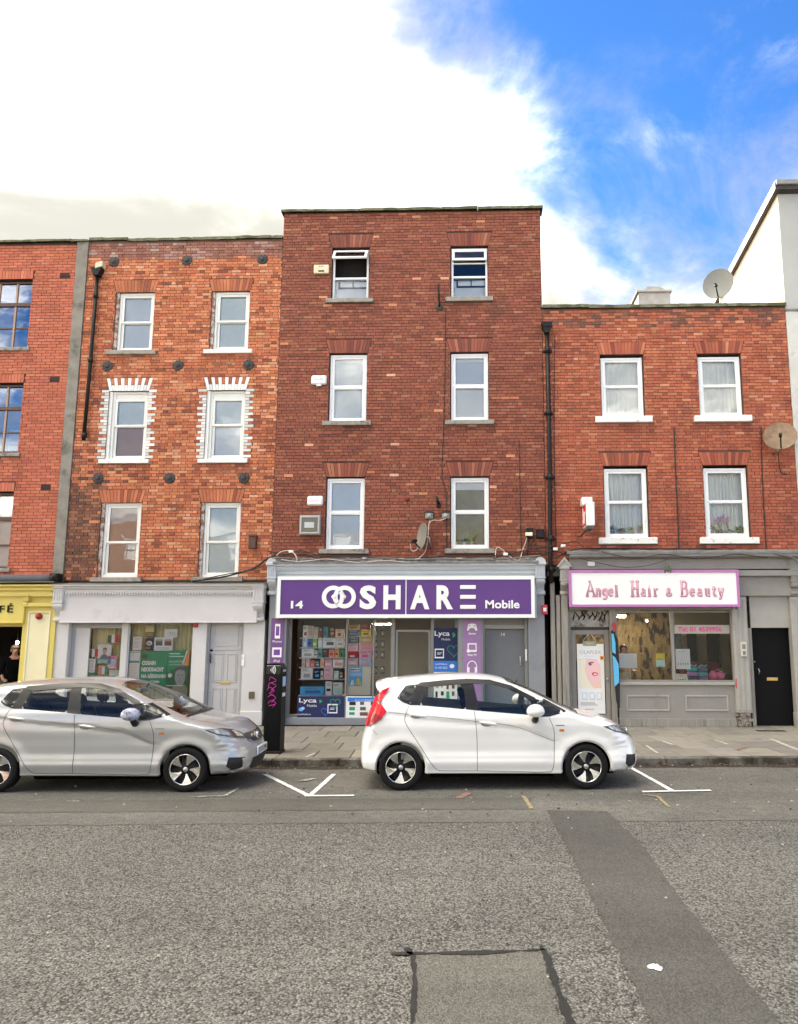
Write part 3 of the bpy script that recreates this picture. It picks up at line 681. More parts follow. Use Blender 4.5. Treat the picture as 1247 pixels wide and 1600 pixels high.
for i, h in enumerate(w1):
    flat_arch(H1, h[0], h[1], h[3] + .004, .212, m_b1, pal1, splay=0.0, seed=i, n=17)
    sill(H1, h[0], h[1], h[2], m_sillc, h=.085, proj=.06, ends=.08, seed=i)
    b = MB(); x0, x1, z0, z1 = h; frame_ring(b, x0, x1, z0, z1 - .02, .10, .17, .055); win = b.build('window', m_brown, H1)
    xm = (x0 + x1) / 2; zc = z1 - .02 - (z1 - z0) * .34
    MB().bbox(x0 + .05, x1 - .05, .085, .165, zc - .045, zc + .045, .006).build('transom', m_brown, win)
    for xx in ((xm,) if False else (x0 + (x1 - x0) * .33, x0 + (x1 - x0) * .665)): MB().bbox(xx - .022, xx + .022, .105, .16, z0 + .05, z1 - .06, .004).build('mullion', m_tanf, win)
    zb_ = z0 + (zc - z0) * .47; MB().bbox(x0 + .05, x1 - .05, .108, .158, zb_ - .018, zb_ + .018, .004).build('glazing_bar', m_brown, win)
    xs = [x0 + .055, x0 + (x1 - x0) * .33, x0 + (x1 - x0) * .665, x1 - .055]; zs = [z0 + .055, zb_, zc, z1 - .075]
    for a in range(3):
        for c in range(3): MB().box(xs[a] + .02, xs[a + 1] - .02, .130, .135, zs[c] + .02, zs[c + 1] - .02).build('pane', m_panehi if i % 3 < 2 else m_pane, win)
    if i % 3 == 2: MB().box(x0, x1, .22, .226, z0, z1).build('blind', m_net, win)
    if i == 1: MB().box(x1 - .36, x1 - .06, .19, .20, z0 + .1, z0 + .62).build('blind', m_blindwhite, win)
for x, z in vents:
    b = MB()
    for k in range(5): b.box(x - .10, x + .10, -.004, .02, z - .055 + k * .024, z - .045 + k * .024)
    b.box(x - .112, x + .112, .003, .025, z - .062, z + .072); b.build('air_vent', mat('vent dark', (0.02, 0.014, 0.012), .8), H1)
b = MB().prism([(-9.685, 3.22), (-9.445, 3.22), (-9.445, 11.50), (-9.72, 11.50)], -.045, .10); b.build('party_strip', m_concrete, H1)
copings(H1, -17, -9.44, 11.50, m_cope, h=.07, proj=.09, seed=2)

# ---- house 2: weathered orange brick with iron wall plates
H2 = tag(empty('terraced_house', (-7.07, 0, 0.12)), 'narrow weathered orange brick house with round iron wall plates and white-edged windows', 'building')
c2 = [(-8.69, -7.75), (-6.37, -5.45)]; r2 = [(8.73, 10.20), (6.09, 7.74), (3.36, 5.075)]
w2 = [(a, c, d, e) for d, e in r2 for a, c in c2]
wall_shell('wall', H2, -9.44, -4.70, 3.28, 11.52, w2, mo2, mroom=m_room, slabs=(3.28, 5.7, 8.3))
hol = []
for i, (a, c, d, e) in enumerate(w2):
    hol += [(a, c, a, c, d - .02, e), (a, c, a - .09, c + .09, e, e + .32), (a - .14, c + .12, a - .14, c + .12, d - .115, d - .01)]
plates = [(178, 409), (292, 407), (410, 405), (168, 572), (278, 571), (388, 570), (153, 747), (265, 747), (381, 747)]
wq = [(a, c, d - .01, e + .02) for (a, c, d, e) in w2[2:4]]
brickwork(H2, -9.44, -4.70, 3.30, 11.50, hol, 'flemish', pal2, m_b2, seed=22, white=wq, minproud=.010, proudvar=.009, joint=.011, stains=STAIN(w2))
def pal2a(r, x, z, l): return pick(r, (((0.54, 0.16, 0.07), 4), ((0.44, 0.12, 0.055), 3), ((0.32, 0.085, 0.042), 2)))
blinds2 = [(m_blind, m_blind), (m_blindgreen, m_blindgreen), (m_blindgreen, m_reflbrick), (m_blindgreen, m_blind), (m_reflbrick, m_reflbrick), (m_blindgreen, m_blindgreen)]  # tan sheets paint the reflection of the brick houses opposite
for i, (a, c, d, e) in enumerate(w2):
    flat_arch(H2, a, c, e + .004, .31, m_b2, pal2a, splay=.085, seed=30 + i, white=i in (2, 3), n=13)
    sill(H2, a, c, d, (m_sillc, m_sillw)[i in (1, 2, 3)], h=.10, proj=.07, ends=.12, seed=i)
    win = sash_window(H2, a + .075, c, d, e, .50 if i < 4 else .47, m_cream, m_pane, y=.06, fw=.075, blind=blinds2[i][0], lowblind=blinds2[i][1], headbox=.12 if i in (2, 3) else 0)
    # whitened left reveal
    MB().box(a + .002, a + .073, .02, .16, d + .004, e - .004).build('reveal_lining', m_sillw if i in (2, 3) else mat('flaking reveal', (0.50, 0.46, 0.42), .9, dirt=(0.22, 0.11, 0.07), dscale=9, dlo=.42, dhi=.56), win)
w5 = w2[5]; MB().box(w5[0] + .1, w5[1] - .03, .205, .212, w5[2], w5[2] + .42).build('blind', m_blindwhite, H2)
pl = MB(); n = 40
prof = []
ring = []
for q, (rr, hh) in enumerate(((.128, 0.0), (.128, .012), (.105, .022), (.055, .026), (.045, .045), (.02, .052), (.001, .053))):
    row = []
    for k in range(n + 1):
        t = 6.2832 * k / n; lob = 1 + (.085 * math.cos(10 * t) if q < 3 else 0); row.append((rr * lob * math.cos(t), -hh, rr * lob * math.sin(t)))
    ring.append(row)
pl.grid(ring, False); plate_me = pl.mesh('wall_plate', mat('wall plate iron', (0.045, 0.040, 0.040), .55, metal=.4, var=.3, vscale=20))
for u_, v_ in plates:
    x, z = P(u_, v_, -.02); link('wall_plate', plate_me, H2, (x, -.012, z))
b = MB(); zt, zb = PZ(150, 432, -.1), PZ(128, 688, -.1); xp = P(142, 560, -.1)[0]
b.tube([(xp, -.09, zt), (xp - .01, -.09, (zt + zb) / 2), (xp - .03, -.09, zb)], .042, 10)
for t in (.12, .52, .97): b.tube([(xp - .02 * t, -.09, zt + (zb - zt) * t - .05), (xp - .02 * t, -.09, zt + (zb - zt) * t + .05)], .056, 10)
b.prism([(xp - .06, zt), (xp + .06, zt), (xp + .13, zt + .20), (xp - .13, zt + .20)], -.19, -.02)
b.build('downpipe', m_iron, H2)
MB().bbox(xp - .02, xp + .16, -.20, -.02, zt + .17, zt + .31, .01).xf(lambda p: p + Vector((0, 0, (p.x - xp) * .3))).build('gutter_outlet', mat('yellowed plastic', (0.62, 0.57, 0.40), .6), H2)
copings(H2, -9.44, -4.72, 11.52, m_cope, h=.085, proj=.05, seed=5, sag=.02)
bx, bz = P(395, 847, -.06)
b = MB().bbox(bx - .085, bx + .085, -.12, .0, bz - .15, bz + .13, .012); b.prism([(bx - .10, bz + .13), (bx + .10, bz + .13), (bx + .07, bz + .17), (bx - .07, bz + .17)], -.13, 0); b.build('junction_box', mat('brown cable box', (0.085, 0.038, 0.026), .6, var=.3, vscale=20), H2)
for u_, v_ in ((358, 569), (350, 739)):
    x, z = P(u_, v_); MB().bbox(x - .07, x + .07, -.014, .0, z - .025, z + .025, .004).build('air_vent', mat('vent buff', (0.30, 0.21, 0.16), .8, dirt=(.08, .05, .04), dscale=30, dlo=.45, dhi=.55), H2)

# ---- house 3: tall raddled red brick house over the purple phone shop
H3 = tag(empty('terraced_house', (-1.6, 0, 0.12)), 'tallest dark red brick house, four storeys, over the purple phone shop', 'building')
c3 = [(-3.50, -2.61), (-0.655, 0.235)]; r3 = [(9.965, 11.275), (6.965, 8.62), (3.985, 5.65)]
w3 = [(a, c, d, e) for d, e in r3 for a, c in c3]
wall_shell('wall', H3, -4.70, 1.50, 3.55, 12.18, w3, mo3, mroom=m_room, slabs=(3.5, 6.3, 9.2))
hol = []
for a, c, d, e in w3: hol += [(a, c, a, c, d - .02, e), (a, c, a - .10, c + .10, e, e + .34), (a - .12, c + .10, a - .12, c + .10, d - .115, d - .01)]
brickwork(H3, -4.70, 1.50, 3.56, 12.16, hol, 'garden', pal3, m_b3, seed=33, minproud=.009, proudvar=.009, joint=.012, stains=STAIN(w3))
def pal3a(r, x, z, l): return pick(r, (((0.30, 0.076, 0.042), 5), ((0.24, 0.058, 0.034), 3), ((0.40, 0.13, 0.07), 1), ((0.18, 0.045, 0.03), 1)))
for i, (a, c, d, e) in enumerate(w3):
    flat_arch(H3, a, c, e + .004, .33, m_b3, pal3a, splay=.095, seed=60 + i, n=13)
    sill(H3, a, c, d, m_sillc, h=.105, proj=.075, ends=.12, seed=10 + i)
    x0, x1, z0, z1, y = a + .015, c - .01, d, e - .035, .06
    if i < 2:
        b = MB(); frame_ring(b, x0, x1, z0, z1, y, y + .07, .05); win = b.build('window', m_upvc, H3)
        H_ = z1 - z0; zt = z1 - .05 - H_ * .23; zm = z0 + H_ * .43
        if i == 0: MB().bbox(x0 + .045, x1 - .045, y + .002, y + .068, zm - .028, zm + .028, .004).build('transom', m_upvc, win)
        else:
            MB().bbox(x0 + .045, x1 - .045, y + .002, y + .068, zm - .025, zm + .025, .004).build('transom', m_upvc, win)
            MB().bbox(x0 + .045, x1 - .045, y + .004, y + .066, zt - .055, zt - .02, .004).build('transom', m_upvc, win)
        # top-hung vent sash: wide open on the left window, just ajar on the right one
        ang = R(40 if i == 0 else 9); hz = z1 - .055; hgt = H_ * (.31 if i == 0 else .23); hinge = Vector((0, y - .004, hz))
        def rot(p, a_=ang, h_=hinge): q = p - h_; return Vector((p.x, h_.y + q.y * math.cos(a_) + q.z * math.sin(a_), h_.z + q.z * math.cos(a_) - q.y * math.sin(a_)))
        s_ = MB(); frame_ring(s_, x0 + .02, x1 - .02, hz - hgt, hz, y - .05, y - .006, .06); s_.xf(rot); s_.build('vent_sash', m_upvc, win)
        MB().box(x0 + .075, x1 - .075, y - .03, y - .025, hz - hgt + .05, hz - .05).xf(rot).build('pane', m_pane, win)
        MB().box(x0 + .045, x1 - .045, y + .03, y + .035, z0 + .045, zm - .025).build('pane', m_pane, win)
        if i == 1: MB().box(x0 + .045, x1 - .045, y + .036, y + .041, zm + .02, zt - .05).build('pane', glass('dark pane', (.5, .5, .5), .02), win)
        # blue-grey board and dark cross frame behind the lower light
        MB().box(x0 + .03, x1 - .03, y + .14, y + .15, z0, zm - .20).build('blind', m_blindgrey, win)
        fr_ = MB(); frame_ring(fr_, x0 + .12, x1 - .03, zm - .21, zm + .02, y + .10, y + .13, .035); fr_.box((x0 + x1) / 2 + .03, (x0 + x1) / 2 + .05, y + .10, y + .125, zm - .2, zm); fr_.build('inner_frame', m_iron, win)
        MB().box(x0 + .03, x1 - .03, y + .145, y + .155, zm - .20, zm - .02).build('blind', m_blind, win)
        MB().box(x0 + .02, x1 - .02, y + .30, y + .31, zm - .02, z1).build('blind', mat('unlit room black', (.012, .008, .008), .9), win)  # black sheet: darkness of the unlit room put into colour
    else:
        win = sash_window(H3, x0, x1, z0, z1 + .01, .52, m_upvc, m_pane if i < 5 else m_paneclear, y=y, fw=.068, lower_in=.004, rail=.075,
                          blind={2: m_blindgrey, 3: m_blindgrey, 4: m_blind, 5: m_blindbeige}[i], lowblind={2: m_blind, 3: m_blindwhite, 4: m_blind, 5: m_blindbeige}[i])
        MB().box(x0 + .1, x1 - .1, y + .070, y + .078, z1 - .30 + (.04 if i == 5 else .12), z1 - .04).build('roller_blind', m_blindwhite, win)
copings(H3, -4.76, 1.56, 12.18, m_cope, h=.085, proj=.09, seed=9, sag=.004)
# rear return wall of the tall house, seen past its right edge, with its own coping
MB().box(1.30, 1.505, 3.0, 9.0, 9.6, 12.0).build('return_wall', m_b3, H3); MB().bbox(1.26, 1.60, 2.9, 9.05, 12.0, 12.08, .01).build('coping_stone', m_cope, H3)

# ---- house 4: lower soft red brick house over the salon
H4 = tag(empty('terraced_house', (4.3, 0, 0.12)), 'lower red brick house with white window sills above the hair salon', 'building')
c4 = [(2.825, 3.825), (5.075, 6.075)]; r4 = [(7.02, 8.52), (4.22, 5.875)]
w4 = [(a, c, d, e) for d, e in r4 for a, c in c4]
wall_shell('wall', H4, 1.505, 7.16, 3.60, 9.66, w4, mo4, mroom=m_room, slabs=(3.5, 6.4))
hol = []
for a, c, d, e in w4: hol += [(a, c, a, c, d - .02, e), (a, c, a - .09, c + .09, e, e + .31), (a - .15, c + .17, a - .15, c + .17, d - .155, d - .01)]
brickwork(H4, 1.505, 7.16, 3.62, 9.64, hol, 'flemish', pal4, m_b4, seed=44, minproud=.008, proudvar=.010, joint=.011, stains=STAIN(w4))
def pal4a(r, x, z, l): return pick(r, (((0.44, 0.108, 0.054), 5), ((0.36, 0.085, 0.045), 3), ((0.54, 0.17, 0.085), 1), ((0.26, 0.06, 0.035), 1)))
for i, (a, c, d, e) in enumerate(w4):
    flat_arch(H4, a, c, e + .004, .30, m_b4, pal4a, splay=.085, seed=90 + i, n=14)
    sill(H4, a, c, d, m_sillw, h=.145, proj=.10, ends=.15, seed=20 + i)
    win = sash_window(H4, a + .02, c - .02, d, e - .06, .52, m_upvc, m_pane, y=.06, fw=.07, lower_in=.004, rail=.055)
    zm = d
    if i == 0: curtain('curtain', a + .06, c - .06, d + .03, e - .05, .18, m_net, win, 7, .015, 1)
    if i == 1: curtain('curtain', a + .06, c - .06, d + .03, e - .05, .18, m_net, win, 8, .02, 2)
    if i == 2: curtain('curtain', a + .06, c - .06, d + .03, e - .05, .25, m_net, win, 9, .025, 3, .3)
    if i == 3: curtain('curtain', a + .06, c - .06, d + .03, e - .05, .25, m_net, win, 11, .022, 4)
copings(H4, 1.51, 7.18, 9.66, m_cope, h=.10, proj=.06, seed=12, sag=.012, L=1.1)
# downpipe with hopper beside the party line
b = MB(); zt = PZ(857, 520, -.12); xp = P(857, 640, -.12)[0]; z_b = 0.15
xq = P(860, 870, -.12)[0]
b.tube([(xp, -.11, zt), (xp + .01, -.11, 6.0), (xq, -.11, 3.75), (xq + .01, -.11, 3.2)], .05, 12)
for z in (8.6, 7.1, 5.6, 4.2, 3.5): b.tube([(xp + .01, -.11, z - .06), (xp + .01, -.11, z + .06)], .066, 12); b.box(xp - .09, xp + .11, -.06, 0.0, z - .025, z + .025)
b.prism([(xp - .055, zt - .02), (xp + .055, zt - .02), (xp + .095, zt + .13), (xp - .095, zt + .13)], -.20, -.02)
b.prism([(xp - .095, zt + .13), (xp + .095, zt + .13), (xp + .13, zt + .24), (xp - .13, zt + .24)], -.22, -.01)
b.build('downpipe', m_iron, H4)
# roof hatch showing over the parapet
hx0, hz0 = P(995, 472, 1.2); hx1, hz1 = P(1047, 455, 1.2)
b = MB().bbox(hx0 + .05, hx1, 1.2, 2.2, 9.4, hz1 - .02, .01); b.bbox(hx0, hx1 + .04, 1.15, 2.25, hz1 - .03, hz1 + .03, .01)
b.prism([(hx0 + .1, hz1 + .03), (hx1 - .05, hz1 + .03), (hx1 - .25, hz1 + .16), (hx0 + .3, hz1 + .16)], 1.25, 2.15); b.build('roof_hatch', mat('hatch felt', (0.42, 0.40, 0.37), .8, var=.2), H4)

# ---- house 5: pale rendered gable at the right edge
H5 = tag(empty('rendered_building', (9.8, 0, 0.12)), 'pale rendered building with dark sloping verge at the right edge', 'building')
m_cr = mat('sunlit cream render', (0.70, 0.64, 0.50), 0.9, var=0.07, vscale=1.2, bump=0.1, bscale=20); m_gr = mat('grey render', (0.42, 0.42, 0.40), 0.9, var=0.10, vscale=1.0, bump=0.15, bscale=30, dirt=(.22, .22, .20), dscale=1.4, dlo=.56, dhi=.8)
X5 = 7.17
def onx(px, py, x=X5):
    d = ray(px, py); t = x / d.x; return (t * d.y - CAM_D, CAM_H + t * d.z)
zf = PZ(1216, 302); yb5, zb5 = onx(1147, 428)
b = MB(); zr = 8.0
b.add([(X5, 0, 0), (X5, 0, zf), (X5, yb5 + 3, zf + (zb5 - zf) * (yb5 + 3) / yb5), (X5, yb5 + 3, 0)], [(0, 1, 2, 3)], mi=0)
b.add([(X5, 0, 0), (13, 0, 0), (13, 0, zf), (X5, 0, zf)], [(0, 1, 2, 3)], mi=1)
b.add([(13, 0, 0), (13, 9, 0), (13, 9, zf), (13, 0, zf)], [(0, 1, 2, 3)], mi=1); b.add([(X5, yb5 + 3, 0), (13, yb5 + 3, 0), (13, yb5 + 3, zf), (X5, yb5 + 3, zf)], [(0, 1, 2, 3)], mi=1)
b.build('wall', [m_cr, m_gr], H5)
sl = (zb5 - zf) / yb5
b = MB()
v = [(X5 - .12, -.18, zf), (13, -.18, zf), (13, yb5 + 3, zf + sl * (yb5 + 3)), (X5 - .12, yb5 + 3, zf + sl * (yb5 + 3))]
b.add(v + [(p[0], p[1], p[2] + .20) for p in v], [(3, 2, 1, 0), (4, 5, 6, 7), (0, 1, 5, 4), (1, 2, 6, 5), (2, 3, 7, 6), (3, 0, 4, 7)]); b.build('roof', mat('dark verge', (0.045, 0.038, 0.034), .6, var=.2), H5)
MB().bbox(X5 - .10, 13, -.24, -.17, zf + .10, zf + .22, .01).build('gutter', m_leadgrey, H5)
zc5 = PZ(1240, 487); MB().bbox(X5 - .002, 13, -.03, .02, 3.9, zc5, .008).build('render_band', mat('pale old render', (0.56, 0.55, 0.51), .9, var=.12, vscale=3, dirt=(.2, .19, .17), dscale=2.5, dlo=.55, dhi=.75), H5)
MB().bbox(X5 - .01, 13, -.05, .02, zc5, zc5 + .06, .008).build('string_course', mat('dirty ledge', (0.20, 0.20, 0.18), .9, var=.3, vscale=6), H5)
print('B5', zf, yb5, zb5)

# ---- the other side of the street (behind the viewer): it catches the sun and shows in the panes
m_op = [mat('opposite brick a', (0.24, 0.115, 0.08), .9, var=.15, vscale=2), mat('opposite render', (0.22, 0.22, 0.205), .9, var=.08), mat('opposite grey render', (0.17, 0.17, 0.165), .9, var=.12, vscale=2)]
for i, (xa, xb, hh) in enumerate(((-34, -19, 8.6), (-19, -6.5, 7.9), (-6.5, 1.0, 8.4), (1.0, 9.5, 7.9), (9.5, 26, 8.6))):
    e = empty('opposite_house', ((xa + xb) / 2, -27.5, 0.12)); tag(e, ('long brown brick block', 'narrow cream rendered house', 'tall grey rendered house', 'low pale grey house', 'long cream rendered block')[i] + ' across the street, behind the viewer', 'building', 'houses across the street')
    mm_ = m_op[(0, 1, 2, 2, 1)[i]]; holes = []
    n = int((xb - xa) / 2.6)
    for k in range(n):
        for (za, zb) in ((3.9, 5.5), (6.4, 7.8)):
            xx = xa + (xb - xa) * (k + .5) / n; holes.append((xx - .5, xx + .5, za, zb))
    xs = sorted({xa, xb} | {h[0] for h in holes} | {h[1] for h in holes}); zs = sorted({0, hh} | {h[2] for h in holes} | {h[3] for h in holes}); b = MB()
    for p in range(len(xs) - 1):
        for q in range(len(zs) - 1):
            cx, cz = (xs[p] + xs[p + 1]) / 2, (zs[q] + zs[q + 1]) / 2
            if any(h[0] < cx < h[1] and h[2] < cz < h[3] for h in holes): continue
            b.add([(xs[p], -27.5, zs[q]), (xs[p + 1], -27.5, zs[q]), (xs[p + 1], -27.5, zs[q + 1]), (xs[p], -27.5, zs[q + 1])], [(3, 2, 1, 0)])
    b.box(xa, xb, -36, -27.9, 0, hh); b.build('wall', mm_, e)
    for h in holes:
        f_ = MB(); frame_ring(f_, h[0], h[1], h[2], h[3], -27.62, -27.55, .07); f_.bbox(h[0], h[1], -27.6, -27.54, (h[2] + h[3]) / 2 - .03, (h[2] + h[3]) / 2 + .03); wn = f_.build('window', m_upvc, e)
        MB().box(h[0], h[1], -27.66, -27.64, h[2], h[3]).build('pane', m_blindgrey, wn)
tag(MB().bbox(-60, 60, -27.5, -23.4, -.02, .12, .02).build('far_pavement', mat('far pavement', (.25, .24, .21), .9, var=.15)), kind='structure')
# ------------------------------------------------------------------ shopfronts
def pbox(b, u0, v0, u1, v1, y0, y1, bev=0.006, vm=None):
    """box whose front outline is measured in the photograph on the plane y0"""
    vm = (v0 + v1) / 2 if vm is None else vm; um = (u0 + u1) / 2
    x0, x1 = P(u0, vm, y0)[0], P(u1, vm, y0)[0]; z1, z0 = P(um, v0, y0)[1], P(um, v1, y0)[1]
    b.bbox(x0, x1, y0, y1, z0, z1, bev); return x0, x1, z0, z1
def cornice(parent, x0, x1, prof, m, name='cornice'):
    """prof: (y, z) outline swept along x"""
    return MB().prism(prof, x0, x1, axis='x').build(name, m, parent)
def console(parent, x0, x1, zt, zb, m, yw=-.02, proj=.26, style='flute'):
    H_ = zt - zb; b = MB(); zc = zt - H_ * .42; xm = (x0 + x1) / 2; wv = x1 - x0
    b.bbox(x0, x1, -proj * .86, yw, zc, zt - .02, .008); b.bbox(x0 - .025, x1 + .025, -proj, yw, zt - .03, zt + .03, .008)
    for k in range(4): xx = x0 + wv * (.14 + .72 * k / 3); b.bbox(xx - wv * .055, xx + wv * .055, -proj * .86 - .014, -proj * .8, zc + .03, zt - .06, .004)
    b.bbox(x0 - .012, x1 + .012, -proj * .9, yw, zc - .035, zc, .006)
    pr = []
    n = 12
    for k in range(n + 1):
        t = k / n; z = zc - .036 - t * (H_ * .58 - .07); y = yw - proj * (.30 + .42 * (0.5 + .5 * math.cos(t * math.pi)) ** 1.0 + .10 * math.sin(t * 2 * math.pi + .4)); pr.append((y, z))
    pr += [(yw, pr[-1][1]), (yw, zc - .036)]
    b.prism(pr, x0 + .015, x1 - .015, axis='x')
    b.tube([(x0 - .004, -proj * .42, zb + .05), (x1 + .004, -proj * .42, zb + .05)], .045, 12)
    b.tube([(x0 + .002, -proj * .66, zc - .10), (x1 - .002, -proj * .66, zc - .10)], .05, 12)
    if style == 'round':
        pts = [(x0 - .01, zt + .03)] + [(xm - (wv / 2 + .01) * math.cos(math.pi * k / 10), zt + .03 + .11 * math.sin(math.pi * k / 10)) for k in range(1, 10)] + [(x1 + .01, zt + .03)]
        b.prism(pts, -proj * .95, yw)
    if style == 'gable': b.prism([(x0 - .05, zt + .03), (x1 + .05, zt + .03), (xm, zt + .19)], -proj * .95, yw); b.prism([(x0 - .08, zt + .02), (x0 - .03, zt + .02), (xm, zt + .18), (x1 + .03, zt + .02), (x1 + .08, zt + .02), (xm, zt + .24)], -proj * 1.02, yw)
    return b.build('console_bracket', m, parent)
def pilaster(parent, x0, x1, z0, z1, y0, y1, m, flutes=3, plinth=.35):
    b = MB().bbox(x0, x1, y0, y1, z0, z1, .006)
    wv = x1 - x0
    for k in range(flutes):
        xx = x0 + wv * (k + .5) / flutes; b.bbox(xx - wv / flutes * .28, xx + wv / flutes * .28, y0 - .012, y0 + .01, z0 + plinth + .05, z1 - .08, .005)
    if plinth: b.bbox(x0 - .012, x1 + .012, y0 - .02, y1, z0, z0 + plinth, .006)
    return b.build('pilaster', m, parent)
def panel_ring(b, x0, x1, z0, z1, y, w_=.03, d=.015): frame_ring(b, x0, x1, z0, z1, y - d, y + .005, w_)
Z0 = 0.118
# ===== café front (yellow)
m_yl = mat('yellow paint', (0.68, 0.55, 0.13), .5, var=.04, vscale=3); m_ylp = mat('cream panel paint', (0.78, 0.72, 0.46), .5, var=.04, vscale=3)
m_black = mat('black matt', (0.005, 0.005, 0.005), .6, spec=.3); m_slate = mat('slate flashing', (0.11, 0.115, 0.085), .8, var=.3, vscale=9)
xr = -9.47; yF = -.16
zc_t, zc_b = PZ(40, 913, -.25), PZ(40, 931, -.25); zf_b = PZ(40, 972, -.16); xlet = PXx(38, 950, -.16)
cornice(H1, -25, xr - .02, [(-.02, zc_t + .03), (-.34, zc_t - .01), (-.34, zc_t - .04), (-.27, zc_t - .08), (-.27, zc_t - .13), (-.22, zc_t - .16), (-.22, zc_b - .01), (-.02, zc_b - .01)], m_yl)
b = MB(); r_ = random.Random(2); x = -14
while x < xr - .05: L = r_.uniform(.25, .4); b.bbox(x, min(x + L, xr), -.37, -.02, zc_t + .02 + r_.uniform(0, .01), zc_t + .05 + r_.uniform(0, .012), .006); x += L
b.build('slate_capping', m_slate, H1)
b = MB().bbox(-25, xlet, yF, 0, zf_b, zc_b, .01); b.bbox(-25, xlet + .01, yF - .04, yF + .02, zf_b - .03, zf_b + .02, .008); b.build('fascia', m_yl, H1)
b = MB(); b.bbox(xlet, xr - .02, -.10, 0, PZ(60, 945, -.1), zc_b, .008); b.bbox(xlet - .01, xr - .03, -.20, 0, PZ(60, 948, -.15), PZ(60, 942, -.15), .008); b.build('frieze', m_yl, H1)
console(H1, xlet - .02, xlet + .10, zc_b + .02, PZ(45, 946, -.2), m_yl, proj=.24)
for t, u_ in (('F', 3), ('É', 16), ('A', -11), ('C', -25)):
    x, z = P(u_, 957 if True else 0, yF); put_text('letter', t, x, z, yF - .012, .30, m_black, H1, bold=.002, depth=.012, height=.205 if t == 'É' else .155)
pxl, pxr = PXx(33, 1000, -.10), xr - .02
pilaster(H1, PXx(34, 990, -.1), pxr, Z0, PZ(60, 947, -.1), -.10, .06, m_yl, flutes=0, plinth=0)
b = MB(); panel_ring(b, pxl + .12, pxr - .12, .5, PZ(60, 955, -.1), -.10, .035, .02); b.build('panel_moulding', m_ylp, H1)
MB().box(pxl + .155, pxr - .155, -.1035, -.09, .54, PZ(60, 960, -.1)).build('door_panel', m_ylp, H1)
b = MB().bbox(pxr - .002, pxr + .05, -.04, .3, Z0, zf_b + .25, .004); b.build('jamb', mat('dark yellow jamb', (.30, .25, .03), .6), H1)
ax, az = P(60, 963, -.15); a_ = MB().lathe([(0.001, -.075), (.05, -.07), (.072, -.03), (.075, 0.0)], (ax, -.12, az), 'y', 20); tag(a_.build('alarm_beacon', mat('red dome', (0.30, 0.015, 0.012), .35)), 'round dark red beacon on the cream panel of the yellow café', 'beacon')
b = MB(); b.tube([(-25, -.16, PZ(40, 903.5, -.16)), (PXx(82, 903, -.16), -.16, PZ(40, 903.5, -.16))], .085, 14); b.build('gutter', mat('grey plastic gutter', (.20, .185, .175), .45, var=.1), H1)
ex, ez = P(88, 903, -.18); b = MB().bbox(ex - .10, ex + .085, -.30, -.05, ez - .09, ez + .10, .015); b.lathe([(.001, -.015), (.09, -.01), (.095, .02)], (ex - .005, -.30, ez), 'y', 20); b.lathe([(.001, -.012), (.02, -.01), (.02, .01)], (ex + .0, -.325, ez + .01), 'y', 10); b.build('gutter_end', m_iron, H1)
# dark café interior: side walls, counter, back wall
pilaster(H1, -14.3, -13.15, Z0, PZ(60, 947, -.1), -.10, .06, m_yl, flutes=0, plinth=0); MB().box(-20, -13.2, .0, .05, .1, 3.2).build('side_front', m_yl, H1)
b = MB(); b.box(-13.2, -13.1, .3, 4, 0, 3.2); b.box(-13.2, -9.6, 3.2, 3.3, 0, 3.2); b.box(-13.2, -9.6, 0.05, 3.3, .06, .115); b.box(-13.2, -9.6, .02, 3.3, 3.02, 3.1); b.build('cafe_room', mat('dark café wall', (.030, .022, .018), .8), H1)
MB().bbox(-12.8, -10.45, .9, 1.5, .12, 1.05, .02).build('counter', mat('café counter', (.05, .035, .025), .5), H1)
b = MB().bbox(-13.2, PXx(33, 1000, -.1) + .02, -.02, .08, zf_b - .10, zf_b, .01); b.build('door_head', m_yl, H1)
lx, lz = P(27, 1004, .6); b = MB(); b.tube([(lx, .6, 3.02), (lx, .6, lz + .06)], .006, 6)
pl_ = empty('pendant_lamp', (lx, .6, lz)); b.build('flex', m_black, pl_); MB().ell((lx, .6, lz), .035, .035, .042).build('bulb', mat('lit bulb', (1, .9, .75), .4, emit=(1.0, .80, .52), estr=9), pl_)
tag(pl_, 'small lit bulb hanging in the dark café doorway', 'lamp')
# ===== lilac-grey front of house 2
m_lil = mat('lilac grey paint', (0.60, 0.585, 0.575), .45, var=.05, vscale=2.0, bump=.05, bscale=20, dirt=(.42, .405, .40), dscale=1.6, dlo=.55, dhi=.85)
m_frame2 = mat('grey window frame', (0.34, 0.35, 0.37), .45, var=.04); m_lead = mat('weathered lead', (0.16, 0.155, 0.15), .7, var=.25, vscale=6)
xa, xb = PXx(82, 940, -.2), -4.80
zt = PZ(250, 913, -.30); zd = PZ(250, 926, -.22); zfb = PZ(250, 973, -.18)
cornice(H2, xa - .02, xb + .02, [(-.02, zt + .03), (-.33, zt + .004), (-.33, zt - .035), (-.28, zt - .05), (-.25, zt - .10), (-.22, zt - .115), (-.22, zd), (-.02, zd)], m_lil)
MB().prism([(-.01, zt + .05), (-.35, zt + .012), (-.35, zt + .004), (-.01, zt + .034)], xa - .05, xb + .04, axis='x').build('lead_flashing', m_lead, H2)
b = MB(); x = PXx(99, 928, -.2)
while x < PXx(393, 928, -.2): b.box(x, x + .034, -.235, -.19, zd - .045, zd + .004); x += .062
b.box(PXx(99, 928, -.2), PXx(393, 928, -.2), -.20, -.17, zd - .07, zd); b.build('dentil_band', m_lil, H2)
